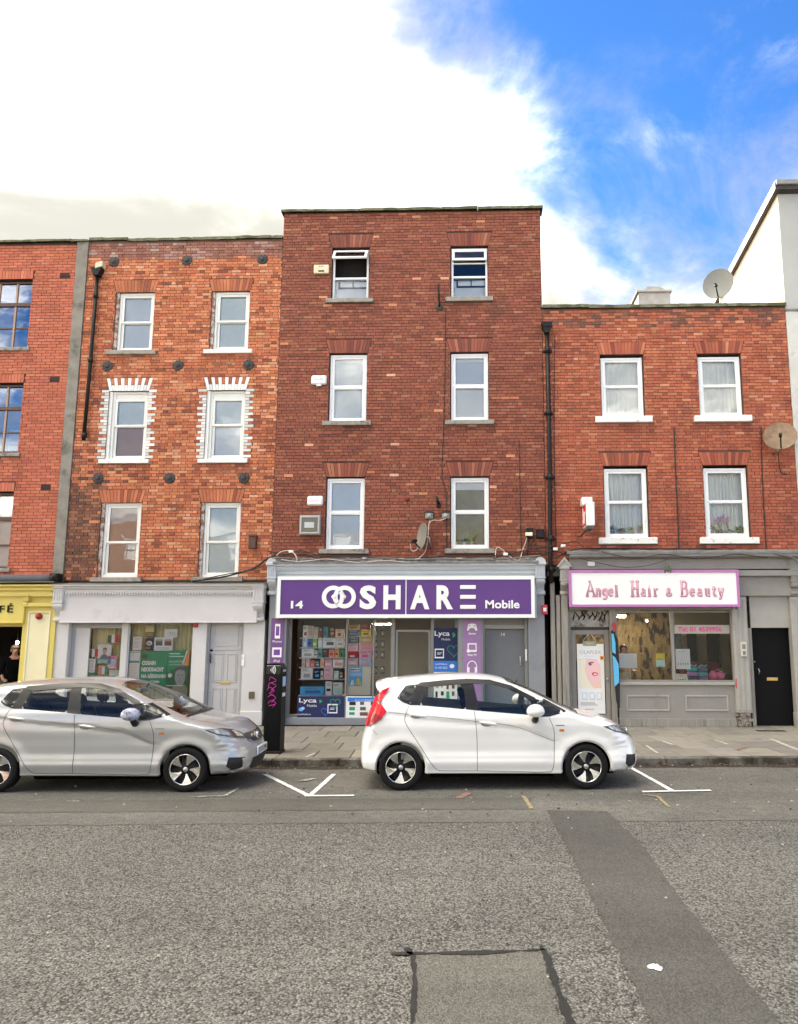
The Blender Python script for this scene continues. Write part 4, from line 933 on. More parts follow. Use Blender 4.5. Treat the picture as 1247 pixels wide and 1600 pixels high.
b = MB().bbox(PXx(94, 950, -.18), PXx(402, 950, -.18), -.18, .02, zfb, zd - .02, .006); b.bbox(PXx(94, 950, -.18), PXx(402, 950, -.18), -.20, -.15, zfb - .004, zfb + .025, .005); b.build('fascia', m_lil, H2)
for u0, u1 in ((81, 97), (394, 411)): console(H2, PXx(u0, 945, -.26), PXx(u1, 945, -.26), zt - .05, zfb + .02, m_lil, proj=.30)
def post(parent, u0, u1, y0, y1, m, zt_, z0=Z0, v=1030, name='pilaster', plinth=.3):
    return pilaster(parent, PXx(u0, v, y0), PXx(u1, v, y0), z0, zt_, y0, y1, m, 0, plinth)
post(H2, 79, 104, -.06, .42, m_lil, zfb + .05); post(H2, 299, 321, -.06, .42, m_lil, zfb + .05); post(H2, 379, 412, -.06, .30, m_lil, zfb + .05)
ys = .12; xw0, xw1 = PXx(104, 1030, -.06) + .0, PXx(299, 1030, -.06); zw0, zw1 = .62, zfb + .10
MB().bbox(xw0, xw1, -.03, .42, Z0, zw0, .01).build('stall_riser', m_lil, H2)
xd = PXx(197, 1030, ys)
b = MB(); frame_ring(b, xw0, xd, zw0, zw1, ys - .04, ys + .05, .09, ft=.22); wn = b.build('shop_window', m_frame2, H2)
xg0, xg1 = PXx(139, 1030, ys), PXx(189, 1030, ys)
b = MB(); b.bbox(xw0 + .02, xg0, ys - .03, ys + .04, zw0, zw1, .006); b.bbox(xg1, xd + .03, ys - .05, ys + .04, zw0, zw1, .006); b.build('window_post', mat('pale window post', (.58, .57, .55), .45), wn)
MB().box(xg0, xg1, ys, ys + .006, zw0 + .05, zw1 - .1).build('pane', m_paneclear, wn)
b = MB(); frame_ring(b, xd + .03, xw1, zw0, zw1, ys - .04, ys + .05, .04, ft=.12); wn2 = b.build('shop_window', m_frame2, H2)
MB().box(xd + .06, xw1 - .03, ys, ys + .006, zw0 + .04, zw1 - .1).build('pane', m_paneclear, wn2)
m_cur = mat('olive curtain', (0.58, 0.54, 0.30), .9, var=.12, vscale=3)
curtain('curtain', xg0 - .05, xg1 + .05, zw0 - .1, zw1, ys + .20, m_cur, wn, 7, .035, 11); curtain('curtain', xd, xw1, zw0 - .1, zw1, ys + .20, m_cur, wn2, 14, .035, 12)
b = MB(); b.box(-9.38, -4.76, 3.3, 3.38, .1, 3.1); b.box(-9.38, -4.76, .45, 3.3, .06, .115); b.box(-9.38, -4.76, .43, 3.3, 3.0, 3.1); b.build('shop_room', m_room, H2)
# panelled door
xd0, xd1 = PXx(327, 1040, .10), PXx(377, 1040, .10); zdt = PZ(352, 978, .10)
b = MB().bbox(xd0 - .08, xd0, .02, .28, Z0, zfb + .1, .006); b.bbox(xd1, xd1 + .05, .02, .28, Z0, zfb + .1, .006); b.build('door_frame', m_frame2, H2)
m_door2 = mat('pale grey door', (.50, .495, .49), .45, var=.04)
b = MB().bbox(xd0, xd1, .10, .15, Z0, zfb + .08, .004); dr = b.build('door', m_door2, H2)
zr = PZ(352, 1014, .1); MB().bbox(xd0, xd1, .085, .11, zr - .03, zr + .02, .006).build('door_rail', m_door2, dr)
xm = (xd0 + xd1) / 2
for (a, c) in ((xd0 + .09, xm - .035), (xm + .035, xd1 - .09)):
    for (p, q) in ((.28, PZ(352, 1075, .1)), (PZ(352, 1066, .1), zr - .10)):
        b = MB(); panel_ring(b, a, c, p, q, .10, .022, .012); b.bbox(a + .035, c - .035, .090, .104, p + .035, q - .035, .008); b.build('door_panel', m_door2, dr)
b = MB(); panel_ring(b, xd0 + .09, xd1 - .09, zr + .06, zfb + .0, .10, .022, .012); b.build('door_panel', m_door2, dr)
m_brass = mat('brass', (.62, .44, .16), .35, metal=.9); m_chrome = mat('chrome', (.75, .75, .76), .12, metal=1.0); m_steel = mat('steel', (.55, .55, .55), .3, metal=1.0)
lx, lz = P(352, 1067, .09); MB().bbox(lx - .12, lx + .12, .085, .101, lz - .03, lz + .03, .006).build('letterbox', m_brass, dr)
hx, hz = P(330, 1028, .09); b = MB(); b.tube([(hx, .06, hz + .09), (hx, .045, hz + .04), (hx, .045, hz - .06), (hx, .06, hz - .11)], .012, 8); b.lathe([(.001, -.03), (.028, -.02), (.03, 0)], (hx, .10, hz + .17), 'y', 12); b.build('door_handle', m_iron, dr)
kx_, kz = P(393, 1086, -.07); MB().bbox(kx_ - .06, kx_ + .06, -.085, -.055, kz - .075, kz + .075, .006).build('intercom', mat('bronze plate', (.16, .13, .08), .4, metal=.6), H2)
nx, nz_ = P(378, 1031, -.07); MB().bbox(nx - .01, nx + .06, -.075, -.055, nz_ - .13, nz_ + .12, .004).build('notice', m_sillw, H2)
b = MB(); b.bbox(PXx(302, 977, -.1), PXx(309, 977, -.1), -.13, -.06, PZ(305, 980, -.1), PZ(305, 974, -.1), .01); b.build('alarm_lamp', mat('red plastic', (.35, .02, .02), .4), H2)
# posters in the lilac front
POST = {}
def colm(name, c, rough=.65): return mat('print ' + name, c, rough)
C_ = dict(white=(.82, .82, .80), cream=(.80, .76, .62), black=(.015, .015, .016), green=(.02, .30, .13), dgreen=(.03, .14, .05), navy=(.012, .018, .085), blue=(.03, .18, .60), sky=(.10, .48, .85), pink=(.86, .42, .52), rose=(.86, .55, .58), red=(.62, .035, .03), orange=(.86, .33, .08), yellow=(.82, .62, .06), grey=(.40, .40, .40), dgrey=(.10, .10, .105), purple=(.17, .055, .31), mauve=(.33, .17, .38), beige=(.66, .58, .46), peach=(.84, .60, .45), teal=(.06, .36, .36), mint=(.58, .82, .70), lime=(.36, .62, .06), brown=(.16, .07, .045), slate=(.10, .14, .19), maroon=(.30, .035, .03), gold=(.62, .42, .16), skin=(.62, .36, .26), tan=(.50, .38, .28), lblue=(.42, .62, .86), coral=(.85, .28, .20), text=(.14, .13, .14), magenta=(.72, .05, .28), khaki=(.30, .30, .20))
def CM(k): return colm(k, C_[k])
class Poster:
    """a flat print: backing sheet plus pieces of print laid 1.5 mm proud of it; measured in the photo on plane y"""
    def __init__(s, u0, v0, u1, v1, y, col, label, cat='poster', name='poster', th=.004, group=None, parent=None):
        s.u0, s.v0, s.u1, s.v1, s.y = u0, v0, u1, v1, y; um, vm = (u0 + u1) / 2, (v0 + v1) / 2
        s.x0, s.x1 = P(u0, vm, y)[0], P(u1, vm, y)[0]; s.z1, s.z0 = P(um, v0, y)[1], P(um, v1, y)[1]
        s.o = MB().box(s.x0, s.x1, y, y + th, s.z0, s.z1).build(name, CM(col) if isinstance(col, str) else col, parent); s.n = 0
        if parent is None: tag(s.o, label, cat, group)
    def X(s, a): return s.x0 + (s.x1 - s.x0) * a
    def Z(s, b): return s.z1 - (s.z1 - s.z0) * b
    def yy(s): s.n += 1; return s.y - .0012 - .0004 * s.n
    def rect(s, a0, b0, a1, b1, col): y = s.yy(); return MB().box(s.X(a0), s.X(a1), y, y + .001, s.Z(b1), s.Z(b0)).build('print', CM(col), s.o)
    def poly(s, pts, col): y = s.yy(); return MB().prism([(s.X(a), s.Z(b)) for a, b in pts], y, y + .001).build('print', CM(col), s.o)
    def oval(s, a, b, ra, rb, col): return s.poly([(a + ra * math.cos(6.2832 * k / 20), b + rb * math.sin(6.2832 * k / 20)) for k in range(20)], col)
    def line(s, pts, wd, col, closed=False):
        y = s.yy(); q = [(s.X(a), y, s.Z(b)) for a, b in pts]
        if closed: q.append(q[0])
        return MB().tube(q, wd, 6).xf(lambda p: Vector((p.x, y + (p.y - y) * .05, p.z))).build('print', CM(col), s.o)
    def text(s, t, a, b, h, col, width=None, bold=0.0, shear=0): return put_text('lettering', t, s.X(a), s.Z(b), s.yy(), h * (s.z1 - s.z0) * 1.4, CM(col), s.o, bold=bold * (s.z1 - s.z0), depth=.0006, width=None if width is None else width * (s.x1 - s.x0), height=h * (s.z1 - s.z0), shear=shear)
    def lines(s, a0, a1, b0, b1, n, col, seed=0, f=.45):
        r = random.Random(seed); y = s.yy(); b = MB()
        for k in range(n):
            bb = b0 + (b1 - b0) * k / n; e = a0 + (a1 - a0) * r.uniform(.65, 1); hh = (b1 - b0) / n * f; b.box(s.X(a0), s.X(e), y, y + .001, s.Z(bb + hh), s.Z(bb))
        return b.build('print', CM(col), s.o)
    def hearto(s, a, b, r, wd, col):
        pts = []
        for k in range(29):
            t = 6.2832 * k / 28; pts.append((a + r * .0625 * 16 * math.sin(t) ** 3 * (s.z1 - s.z0) / (s.x1 - s.x0), b - r * .0625 * (13 * math.cos(t) - 5 * math.cos(2 * t) - 2 * math.cos(3 * t) - math.cos(4 * t))))
        return s.line(pts, wd, col)
def zq(zx, zy): return (120 + zx / 6.563, 970 + zy / 6.563)
yp = ys + .02
def poster2(a, b, c, d, col, label, **k):
    u0, v0 = zq(a, b); u1, v1 = zq(c, d); return Poster(u0, v0, u1, v1, yp, col, label, **k)
p = poster2(575, 165, 665, 300, 'white', 'white printed notice, upper left in the wide lilac shop window'); p.text('NOTA', .5, .2, .12, 'text', .5); p.lines(.15, .85, .32, .9, 6, 'grey', 1, .3)
p = poster2(705, 48, 793, 165, 'dgrey', 'dark poster with yellow band at the top of the lilac shop window'); p.rect(0, .0, 1, .3, 'beige'); p.rect(0, .3, 1, .58, 'yellow'); p.lines(.1, .9, .7, .95, 2, 'gold', 2)
p = poster2(702, 178, 785, 302, 'black', 'small black poster with white print in the lilac shop window'); p.oval(.5, .42, .36, .2, 'white'); p.lines(.25, .8, .32, .6, 3, 'black', 3); p.lines(.12, .9, .75, .92, 2, 'grey', 4)
p = poster2(795, 170, 985, 306, 'white', 'white sheet with two dark pictures in the lilac shop window'); p.rect(.07, .16, .44, .62, 'dgrey'); p.rect(.55, .16, .92, .62, 'brown'); p.rect(.1, .2, .42, .3, 'tan'); p.rect(.58, .2, .9, .3, 'tan'); p.lines(.1, .9, .76, .95, 2, 'grey', 5)
p = poster2(903, 84, 1032, 172, 'white', 'white line drawing at the top right of the lilac shop window')
for k in range(5): p.line([(.15 + .16 * k, .8), (.25 + .12 * k, .3 + .08 * (k % 2)), (.45 + .1 * k, .45), (.3 + .13 * k, .85)], .004, 'grey')
p = poster2(520, 310, 645, 600, 'white', 'tall white notice beside the green poster in the lilac window'); p.rect(.05, .34, .95, .42, 'teal'); p.rect(.1, .06, .5, .22, 'mint'); p.lines(.1, .9, .48, .95, 9, 'peach', 6, .35); p.rect(.05, .04, .9, .055, 'dgreen')
p = poster2(647, 312, 925, 690, 'green', 'large green poster with bold white Irish words in the lilac window')
for k, (t, wd) in enumerate((('COSAIN', .52), ('NEODRACHT', .82), ('NA hÉIREANN', .90))): p.text(t, .06 + wd / 2, .38 + .175 * k, .12 if k < 2 else .135, 'white', wd, bold=.012)
p.text('Defend Irish', .39, .86, .075, 'white', .72, bold=.006); p.text('Neutrality', .36, .97, .07, 'white', .6, bold=.006); p.oval(.15, .14, .1, .07, 'dgreen')
p = poster2(927, 305, 1145, 762, 'dgreen', 'green poster with a grey printed portrait and orange corner in lilac window')
p.poly([(.0, 0), (1, 0), (1, .25), (.0, .5)], 'green'); p.poly([(.92, 0), (1, 0), (1, .34), (.74, .34)], 'orange'); p.poly([(.86, 0), (.92, 0), (.74, .3), (.68, .3)], 'white')
p.lines(.06, .75, .06, .18, 2, 'mint', 8, .4); p.text('AN tSAOIRSE', .42, .27, .045, 'white', .72); p.text('CHOTHAÍONN', .42, .335, .045, 'white', .72)
p.poly([(.20, 1), (.28, .82), (.5, .74), (.85, .76), (1, .86), (1, 1)], 'khaki'); p.oval(.62, .58, .25, .21, 'grey'); p.poly([(.36, .5), (.42, .38), (.62, .34), (.82, .38), (.88, .5), (.8, .45), (.6, .43), (.44, .46)], 'dgrey')
for q in (.53, .72): p.oval(q, .555, .045, .012, 'dgrey')
p.poly([(.62, .56), (.585, .645), (.65, .65)], 'khaki'); p.rect(.55, .69, .70, .70, 'dgrey'); p.oval(.14, .56, .1, .05, 'white'); p.lines(.02, .95, .78, .80, 1, 'white', 9, .8)
p = poster2(212, 245, 352, 440, 'white', 'white portrait poster with teal base in the narrow lilac shop window'); p.rect(0, .72, 1, 1, 'teal'); p.poly([(.2, .75), (.3, .55), (.5, .5), (.7, .55), (.8, .75)], 'slate'); p.oval(.52, .35, .14, .17, 'skin'); p.poly([(.37, .32), (.4, .18), (.55, .14), (.68, .2), (.66, .32), (.6, .24), (.45, .25)], 'brown'); p.text('VÓTÁIL', .45, .10, .06, 'text', .4); p.lines(.1, .9, .8, .97, 3, 'white', 10)
p = poster2(95, 390, 190, 530, 'white', 'white notice low in the narrow lilac shop window'); p.text('NOTA', .5, .22, .12, 'text', .6); p.lines(.15, .85, .35, .92, 6, 'grey', 11, .3)
p = poster2(318, 362, 408, 492, 'pink', 'pink poster with a pale blue centre in the narrow lilac window'); p.oval(.5, .5, .36, .24, 'lblue'); p.lines(.1, .9, .08, .25, 2, 'magenta', 12); p.lines(.1, .9, .8, .95, 2, 'white', 13)
for k, (a, b, c, d, lab) in enumerate(((125, 290, 217, 372, 'small green white and orange flag left of the portrait poster'), (222, 468, 322, 552, 'small orange white and green flag below the portrait poster'), (320, 142, 428, 225, 'small green white and orange flag high in the narrow window'))):
    p = poster2(a, b, c, d, 'white', lab, cat='flag', name='flag'); f, l = ('dgreen', 'red') if k != 1 else ('coral', 'green'); p.rect(0, .05, .34, 1, f); p.rect(.66, 0, 1, .96, l)
p = poster2(85, 540, 215, 625, 'white', 'green and white leaflet at the foot of the narrow window'); p.rect(0, 0, 1, .45, 'green'); p.text('EIRE', .5, .9, .25, 'text', .6)
p = poster2(330, 505, 430, 620, 'cream', 'cream leaflet at the foot of the narrow window'); p.oval(.5, .5, .3, .3, 'mint'); p.lines(.1, .9, .1, .25, 2, 'grey', 14)

# ===== phone shop front of house 3
m_blg = mat('blue grey paint', (0.235, 0.245, 0.265), .45, var=.08, vscale=3, dirt=(.15, .155, .16), dscale=2, dlo=.56, dhi=.8); m_blgl = mat('light blue grey paint', (0.47, 0.50, 0.53), .45, var=.05, vscale=3)
m_dkframe = mat('dark grey frame', (0.085, 0.088, 0.095), .4, var=.08); m_fr3 = mat('grey aluminium frame', (.24, .235, .225), .4, metal=.3)
zt = PZ(640, 880, -.30); zsb = PZ(640, 966, -.18); xa, xb = PXx(431, 890, -.25), PXx(838, 890, -.25)
cornice(H3, xa, xb, [(-.01, zt + .02), (-.32, zt), (-.32, zt - .05), (-.27, zt - .075), (-.25, zt - .13), (-.20, zt - .17), (-.20, zt - .22), (-.17, zt - .25), (-.17, zsb), (-.01, zsb)], m_blgl)
b = MB(); r_ = random.Random(12); n = 60; rows = []
for k in range(n + 1):
    x = xa - .05 + (xb - xa + .1) * k / n; rows.append([(x, -.01, zt + .15 + r_.uniform(-.012, .012)), (x, -.12, zt + .09 + r_.uniform(-.02, .02)), (x, -.30, zt + .045 + r_.uniform(-.012, .02)), (x, -.345 + r_.uniform(-.008, .008), zt + .03 + r_.uniform(-.01, .01)), (x, -.345, zt - .008 + r_.uniform(-.006, .006)), (x, -.30, zt + .002)])
b.grid(rows, False); b.build('lead_flashing', m_lead, H3)
for u0, u1 in ((417, 431), (837, 852)): console(H3, PXx(u0, 900, -.28), PXx(u1, 900, -.28), zt - .01, PZ(640, 930, -.2), m_blgl, proj=.32, style='round')
zlow = zsb + .06
xL0, xL1 = PXx(418, 1030, -.10), PXx(446, 1030, -.10); xR0, xR1 = PXx(826, 1030, -.10), PXx(852, 1030, -.10)
pilaster(H3, xL0, xL1, Z0, PZ(430, 927, -.1), -.10, .25, m_blg, 0, .12); pilaster(H3, xR0, xR1, Z0, PZ(840, 927, -.1), -.10, .25, m_blg, 0, .12)
pilaster(H3, PXx(716, 1030, -.10), PXx(755, 1030, -.10), Z0, zlow, -.10, .25, m_blg, 0, .12)
yS = .14
x0, x1 = xL1, PXx(716, 1030, -.10); zr = PZ(520, 1121, .1)
MB().bbox(x0, x1, .02, yS + .06, Z0, zr, .01).build('stall_riser', m_blg, H3)
b = MB(); frame_ring(b, x0, x1, zr, zlow + .05, yS - .04, yS + .04, .07, ft=.12)
def vpost(u_, w_=.045, y0=None): x = PXx(u_, 1030, yS); b.bbox(x - w_, x + w_, (yS - .05) if y0 is None else y0, yS + .04, zr, zlow, .006)
vpost(541.5, .022); vpost(584, .02); vpost(614, .045); vpost(676, .04)
wn3 = b.build('shop_window', m_fr3, H3)
us = (462, 541, 583, 613, 676, 716)
for k in range(5):
    if k == 3: continue
    MB().box(PXx(us[k], 1030, yS) + .03, PXx(us[k + 1], 1030, yS) - .03, yS, yS + .006, zr + .05, zlow - .02).build('pane', m_paneclear, wn3)
b = MB(); xa_, xb_ = PXx(618, 1030, yS), PXx(673, 1030, yS); frame_ring(b, xa_, xb_, Z0, PZ(645, 984, yS), yS - .03, yS + .03, .05); dg = b.build('glass_door', m_fr3, H3); MB().box(xa_ + .05, xb_ - .05, yS, yS + .006, Z0 + .05, PZ(645, 988, yS)).build('pane', m_paneclear, dg)
# shop room
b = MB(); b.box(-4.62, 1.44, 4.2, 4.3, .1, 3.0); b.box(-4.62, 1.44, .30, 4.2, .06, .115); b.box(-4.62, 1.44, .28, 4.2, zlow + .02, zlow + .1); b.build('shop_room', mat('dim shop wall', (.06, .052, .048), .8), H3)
b = MB()
for k in range(4): b.bbox(-2.6, -.2, 3.6, 4.1, .6 + .5 * k, .63 + .5 * k, .005)
b.bbox(-2.6, -.3, 2.3, 2.8, .12, 1.02, .02); b.build('shop_fitting', mat('shop fitting', (.22, .20, .19), .5), H3)
def striplight(u0, u1, v, y, label, wd=.10, estr=28.0):
    x0, z = P(u0, v, y); x1 = PXx(u1, v, y); e = empty('strip_light', ((x0 + x1) / 2, y, z)); tag(e, label, 'lamp')
    MB().bbox(x0, x1, y - wd, y + wd, z, z + .05, .008).build('housing', m_upvc, e); MB().bbox(x0 + .02, x1 - .02, y - wd * .8, y + wd * .8, z - .02, z - .001, .006).build('diffuser', mat('lit diffuser', (1, 1, .95), .5, emit=(1.0, .88, .66), estr=estr), e)
striplight(585, 613, 974.5, 1.1, 'lit white strip light inside the phone shop', .08, 26.0)
# display boxes
ORD = ('first', 'second', 'third', 'fourth', 'fifth', 'sixth', 'seventh', 'eighth')
def zb_(zx, zy): return (460 + zx / 7.794, 965 + zy / 7.794)
SH = [[(100, 165, 95, 'white', 'maroon'), (165, 235, 100, 'beige', 'grey'), (235, 290, 115, 'beige', 'gold'), (297, 342, 120, 'dgrey', 'maroon'), (350, 405, 115, 'teal', 'slate'), (430, 490, 120, 'brown', 'gold'), (495, 605, 140, 'peach', 'brown')],
      [(95, 160, 250, 'lblue', 'white'), (160, 218, 250, 'blue', 'black'), (218, 275, 255, 'lime', 'white'), (285, 338, 250, 'white', 'mint'), (342, 505, 255, 'white', 'dgrey'), (508, 605, 255, 'white', 'grey')],
      [(85, 238, 380, 'white', 'grey'), (240, 280, 400, 'white', 'black'), (285, 340, 375, 'teal', 'black'), (347, 410, 390, 'black', 'maroon'), (415, 488, 390, 'coral', 'red'), (490, 545, 370, 'orange', 'brown'), (547, 605, 390, 'green', 'black')],
      [(85, 130, 500, 'beige', 'tan'), (135, 188, 500, 'rose', 'white'), (190, 247, 520, 'coral', 'rose'), (250, 308, 530, 'slate', 'lblue'), (312, 362, 500, 'peach', 'orange'), (366, 460, 510, 'pink', 'white'), (465, 597, 510, 'white', 'coral')],
      [(75, 225, 615, 'white', 'grey'), (232, 310, 640, 'navy', 'sky'), (315, 350, 650, 'white', 'brown'), (353, 470, 612, 'rose', 'pink'), (476, 540, 650, 'mint', 'white'), (545, 592, 660, 'brown', 'rose')],
      [(65, 360, 842, 'sky', 'blue'), (372, 458, 780, 'white', 'black'), (466, 585, 790, 'white', 'mint')]]
SHB = (243, 362, 485, 604, 747, 945); NAMES = dict(lblue='pale blue', dgrey='dark grey', sky='bright blue', rose='dusty pink', mint='mint green', lime='lime green', slate='slate blue', gold='gold')
yD = .34
rk = MB(); xr0, xr1 = PXx(zb_(60, 0)[0], 1040, yD), PXx(zb_(610, 0)[0], 1040, yD)
rack = empty('display_rack', ((xr0 + xr1) / 2, yD, Z0)); tag(rack, 'white shelves behind the left pane of the phone shop window', 'shelves')
for k, zz in enumerate(SHB):
    z = PZ(*zb_(330, zz + 1), yD); MB().bbox(xr0, xr1, yD - .01, yD + .35, z - .022, z - .001, .004).build('shelf', mat('shelf white', (.62, .62, .60), .5), rack)
b = MB().box(xr0, xr1, yD + .36, yD + .38, .5, zlow); b.build('back_panel', mat('rack back', (.10, .09, .085), .7), rack)
def product(u0, v0, u1, v1, y, dep, c1, c2, label, rr, group):
    x0, x1 = P(u0, v1, y)[0], P(u1, v1, y)[0]; z0, z1 = P((u0 + u1) / 2, v1, y)[1], P((u0 + u1) / 2, v0, y)[1]
    o = MB().bbox(x0 + .004, x1 - .004, y, y + dep, z0, z1, .006).build('product_box', CM(c1)); tag(o, label, 'box', group); w_, h_ = x1 - x0, z1 - z0
    a, c = rr.uniform(.15, .3), rr.uniform(.65, .85); e, f = rr.uniform(.12, .3), rr.uniform(.45, .62)
    MB().bbox(x0 + w_ * a, x0 + w_ * c, y - .0035, y + .002, z0 + h_ * e, z0 + h_ * f, .002).build('print', CM(c2), o)
    b = MB()
    for q in range(2): b.box(x0 + w_ * .15, x0 + w_ * rr.uniform(.5, .85), y - .002, y + .001, z0 + h_ * (.72 + .11 * q), z0 + h_ * (.76 + .11 * q))
    b.build('print', CM('text' if c1 not in ('black', 'navy', 'dgrey', 'brown', 'maroon', 'slate') else 'white'), o)
rr = random.Random(6)
for k, row in enumerate(SH):
    for i, (a, c, t, c1, c2) in enumerate(row):
        u0, v0 = zb_(a, t); u1, v1 = zb_(c, SHB[k])
        product(u0, v0, u1, v1, yD + rr.uniform(.0, .03), .14, c1, c2, f'{NAMES.get(c1, c1)} product box, {ORD[i]} from left on the {ORD[k]} shelf of the phone shop window', rr, 'product boxes in the phone shop window')
SB = [(655, 790, 85, 140, 'gold', 'brown'), (800, 925, 90, 145, 'maroon', 'red'), (655, 785, 147, 225, 'slate', 'grey'), (810, 920, 152, 212, 'yellow', 'brown'), (655, 780, 230, 310, 'slate', 'grey'), (785, 960, 220, 315, 'gold', 'peach'), (650, 778, 318, 405, 'rose', 'pink'), (785, 955, 322, 405, 'pink', 'coral'), (655, 775, 415, 492, 'red', 'white'), (785, 945, 412, 492, 'pink', 'magenta'), (645, 775, 500, 582, 'rose', 'white'), (785, 940, 497, 585, 'lblue', 'pink')]
r2nd = MB(); xs0, xs1 = PXx(zb_(640, 0)[0], 1010, yD), PXx(zb_(965, 0)[0], 1010, yD); rack2 = empty('display_rack', ((xs0 + xs1) / 2, yD, Z0)); tag(rack2, 'narrow shelves above the white board in the phone shop window', 'shelves')
for k in range(6):
    zz = (142, 226, 313, 406, 493, 585)[k]; z = PZ(*zb_(800, zz + 1), yD); MB().bbox(xs0, xs1, yD - .01, yD + .3, z - .012, z - .001, .003).build('shelf', MATS['shelf white'], rack2)
for i, (a, c, t, bt, c1, c2) in enumerate(SB):
    u0, v0 = zb_(a, t); u1, v1 = zb_(c, SB[i - 1][3] if False else (142, 226, 313, 406, 493, 585)[i // 2])
    product(u0, v0, u1, v1, yD + .01, .14, c1, c2, f'{NAMES.get(c1, c1)} product box, {("left", "right")[i % 2]} on the {ORD[i // 2]} level of the narrow phone shop shelves', rr, 'product boxes in the phone shop window')
u0, v0 = zb_(635, 595); u1, v1 = zb_(930, 945); p = Poster(u0, v0, u1, v1, yS + .06, 'cream', 'large cream board behind the second pane of the phone shop', cat='board', name='display_board', th=.02)
u0, v0 = zb_(668, 600); u1, v1 = zb_(825, 830); p = Poster(u0, v0, u1, v1, yS + .045, 'sky', 'bright blue poster on the cream board in the phone shop window'); p.lines(.08, .9, .06, .3, 2, 'white', 20, .5); p.rect(.06, .3, .94, .5, 'lblue'); p.poly([(.1, .95), (.2, .7), (.35, .68), (.4, .95)], 'white'); p.poly([(.5, .95), (.6, .6), (.75, .58), (.95, .95)], 'yellow'); p.text('SIM', .3, .2, .1, 'navy', .35)
for k in range(8):
    i, j = k % 2, k // 2; zx, zy = 990 + 85 * i, 190 + 130 * j
    if j == 3: zy = 640
    u_, v_ = zb_(zx, zy); x, z = P(u_, v_, .8); e = empty('hanging_pack', (x, .8, z)); tag(e, f'grey blister pack hanging in the dark bay, {("left", "right")[i]} column, {ORD[j]} from top', 'packet', 'packs hanging in the dark bay')
    MB().bbox(x - .042, x + .042, .80, .805, z - .085, z + .085, .002).build('card', CM('dgrey'), e); MB().ell((x, .79, z - .01), .036, .022, .06, 12, 8).build('blister', mat('clear blister', (.55, .57, .58), .15), e)
# Lyca banners
def lyca(p, land):
    if land:
        p.text('Lyca', .22, .36, .27, 'white', .37, bold=.006); p.text('Mobile', .31, .50, .11, 'white', .2); p.poly([(.46, .22), (.47, .15), (.50, .17), (.53, .25), (.47, .34)], 'green')
        p.rect(.64, .36, .85, .80, 'white'); p.rect(.66, .42, .83, .74, 'navy'); p.lines(.70, .80, .54, .66, 2, 'white', 21); p.hearto(.80, .32, .24, .008, 'green'); p.hearto(.60, .72, .20, .007, 'blue'); p.oval(.08, .62, .05, .09, 'sky'); p.oval(.12, .57, .04, .07, 'lblue'); p.text('LycaMobile.ie', .15, .90, .09, 'white', .28)
    else:
        p.text('Lyca', .36, .22, .15, 'white', .64, bold=.004); p.text('Mobile', .52, .29, .05, 'white', .36); p.poly([(.78, .13), (.84, .10), (.95, .16), (.82, .24)], 'green')
        p.rect(.05, .48, .44, .70, 'white'); p.rect(.09, .51, .40, .67, 'navy'); p.lines(.15, .36, .57, .63, 2, 'white', 22); p.hearto(.86, .52, .15, .008, 'green'); p.rect(0, .76, 1, 1, 'blue'); p.text('LycaMobile.ie', .33, .86, .045, 'white', .5); p.text('01 437 2022', .33, .94, .045, 'white', .5); p.oval(.78, .88, .1, .05, 'white')
def acc(p, band=.17):
    p.rect(.04, .05, .96, band, 'blue'); p.text('ACCESSORIES', .5, band - .03, .06, 'white', .62); r = random.Random(int(p.u0))
    for a in range(4):
        for c in range(3): p.rect(.08 + .23 * a, .25 + .24 * c, .08 + .23 * a + r.uniform(.08, .17), .25 + .24 * c + r.uniform(.10, .19), r.choice(('black', 'dgrey', 'navy', 'brown', 'green', 'grey', 'maroon')))
u0, v0 = zb_(35, 957); u1, v1 = zb_(612, 1218); lyca(Poster(u0, v0, u1, v1, yS - .05, 'navy', 'navy mobile network banner under the shelves of the phone shop window', cat='banner', name='banner'), True)
acc(Poster(540, 1088, 613, 1122, yS - .05, 'white', 'white accessories poster low beside the navy banner, behind the white car', cat='poster'), .24)
lyca(Poster(677.5, 981, 714.5, 1049, yS - .05, 'navy', 'upright navy mobile network poster beside the phone shop door', cat='poster'), False)
acc(Poster(677.5, 1050, 714.5, 1112, yS - .05, 'white', 'white accessories poster below the upright navy poster'), .18)
# purple pilaster banners
def icon_phone(p, b): p.rect(.38, b, .62, b + .12, 'white'); p.rect(.41, b + .018, .59, b + .10, 'mauve')
m_ban = mat('purple banner', (0.165, 0.07, 0.225), .5, var=.05); m_ban2 = mat('mauve banner', (0.30, 0.165, 0.345), .5, var=.05)
p = Poster(422, 966, 442.5, 1094, -.112, m_ban, 'purple banner with phone and tablet signs on the left pilaster', cat='banner', name='banner')
p.rect(.30, .07, .70, .25, 'white'); p.rect(.37, .10, .63, .215, 'purple'); p.text('Phones', .5, .30, .028, 'white', .7); p.rect(.14, .36, .86, .48, 'white'); p.rect(.26, .385, .74, .455, 'purple'); p.text('iPad', .5, .54, .03, 'white', .45)
p = Poster(723.5, 968, 752, 1112, -.112, m_ban2, 'mauve banner with game, television and headphone signs beside the grey door', cat='banner', name='banner')
p.poly([(.22, .12), (.28, .055), (.40, .045), (.60, .045), (.72, .055), (.80, .12), (.70, .125), (.62, .095), (.38, .095), (.30, .125)], 'white'); p.rect(.33, .065, .39, .075, 'mauve'); p.oval(.64, .07, .04, .008, 'mauve'); p.text('Games', .5, .165, .022, 'white', .4, bold=.001)
p.rect(.25, .26, .75, .355, 'white'); p.rect(.32, .275, .69, .335, 'mauve'); p.oval(.3, .345, .10, .02, 'white'); p.text('Web TV', .5, .40, .022, 'white', .52, bold=.001)
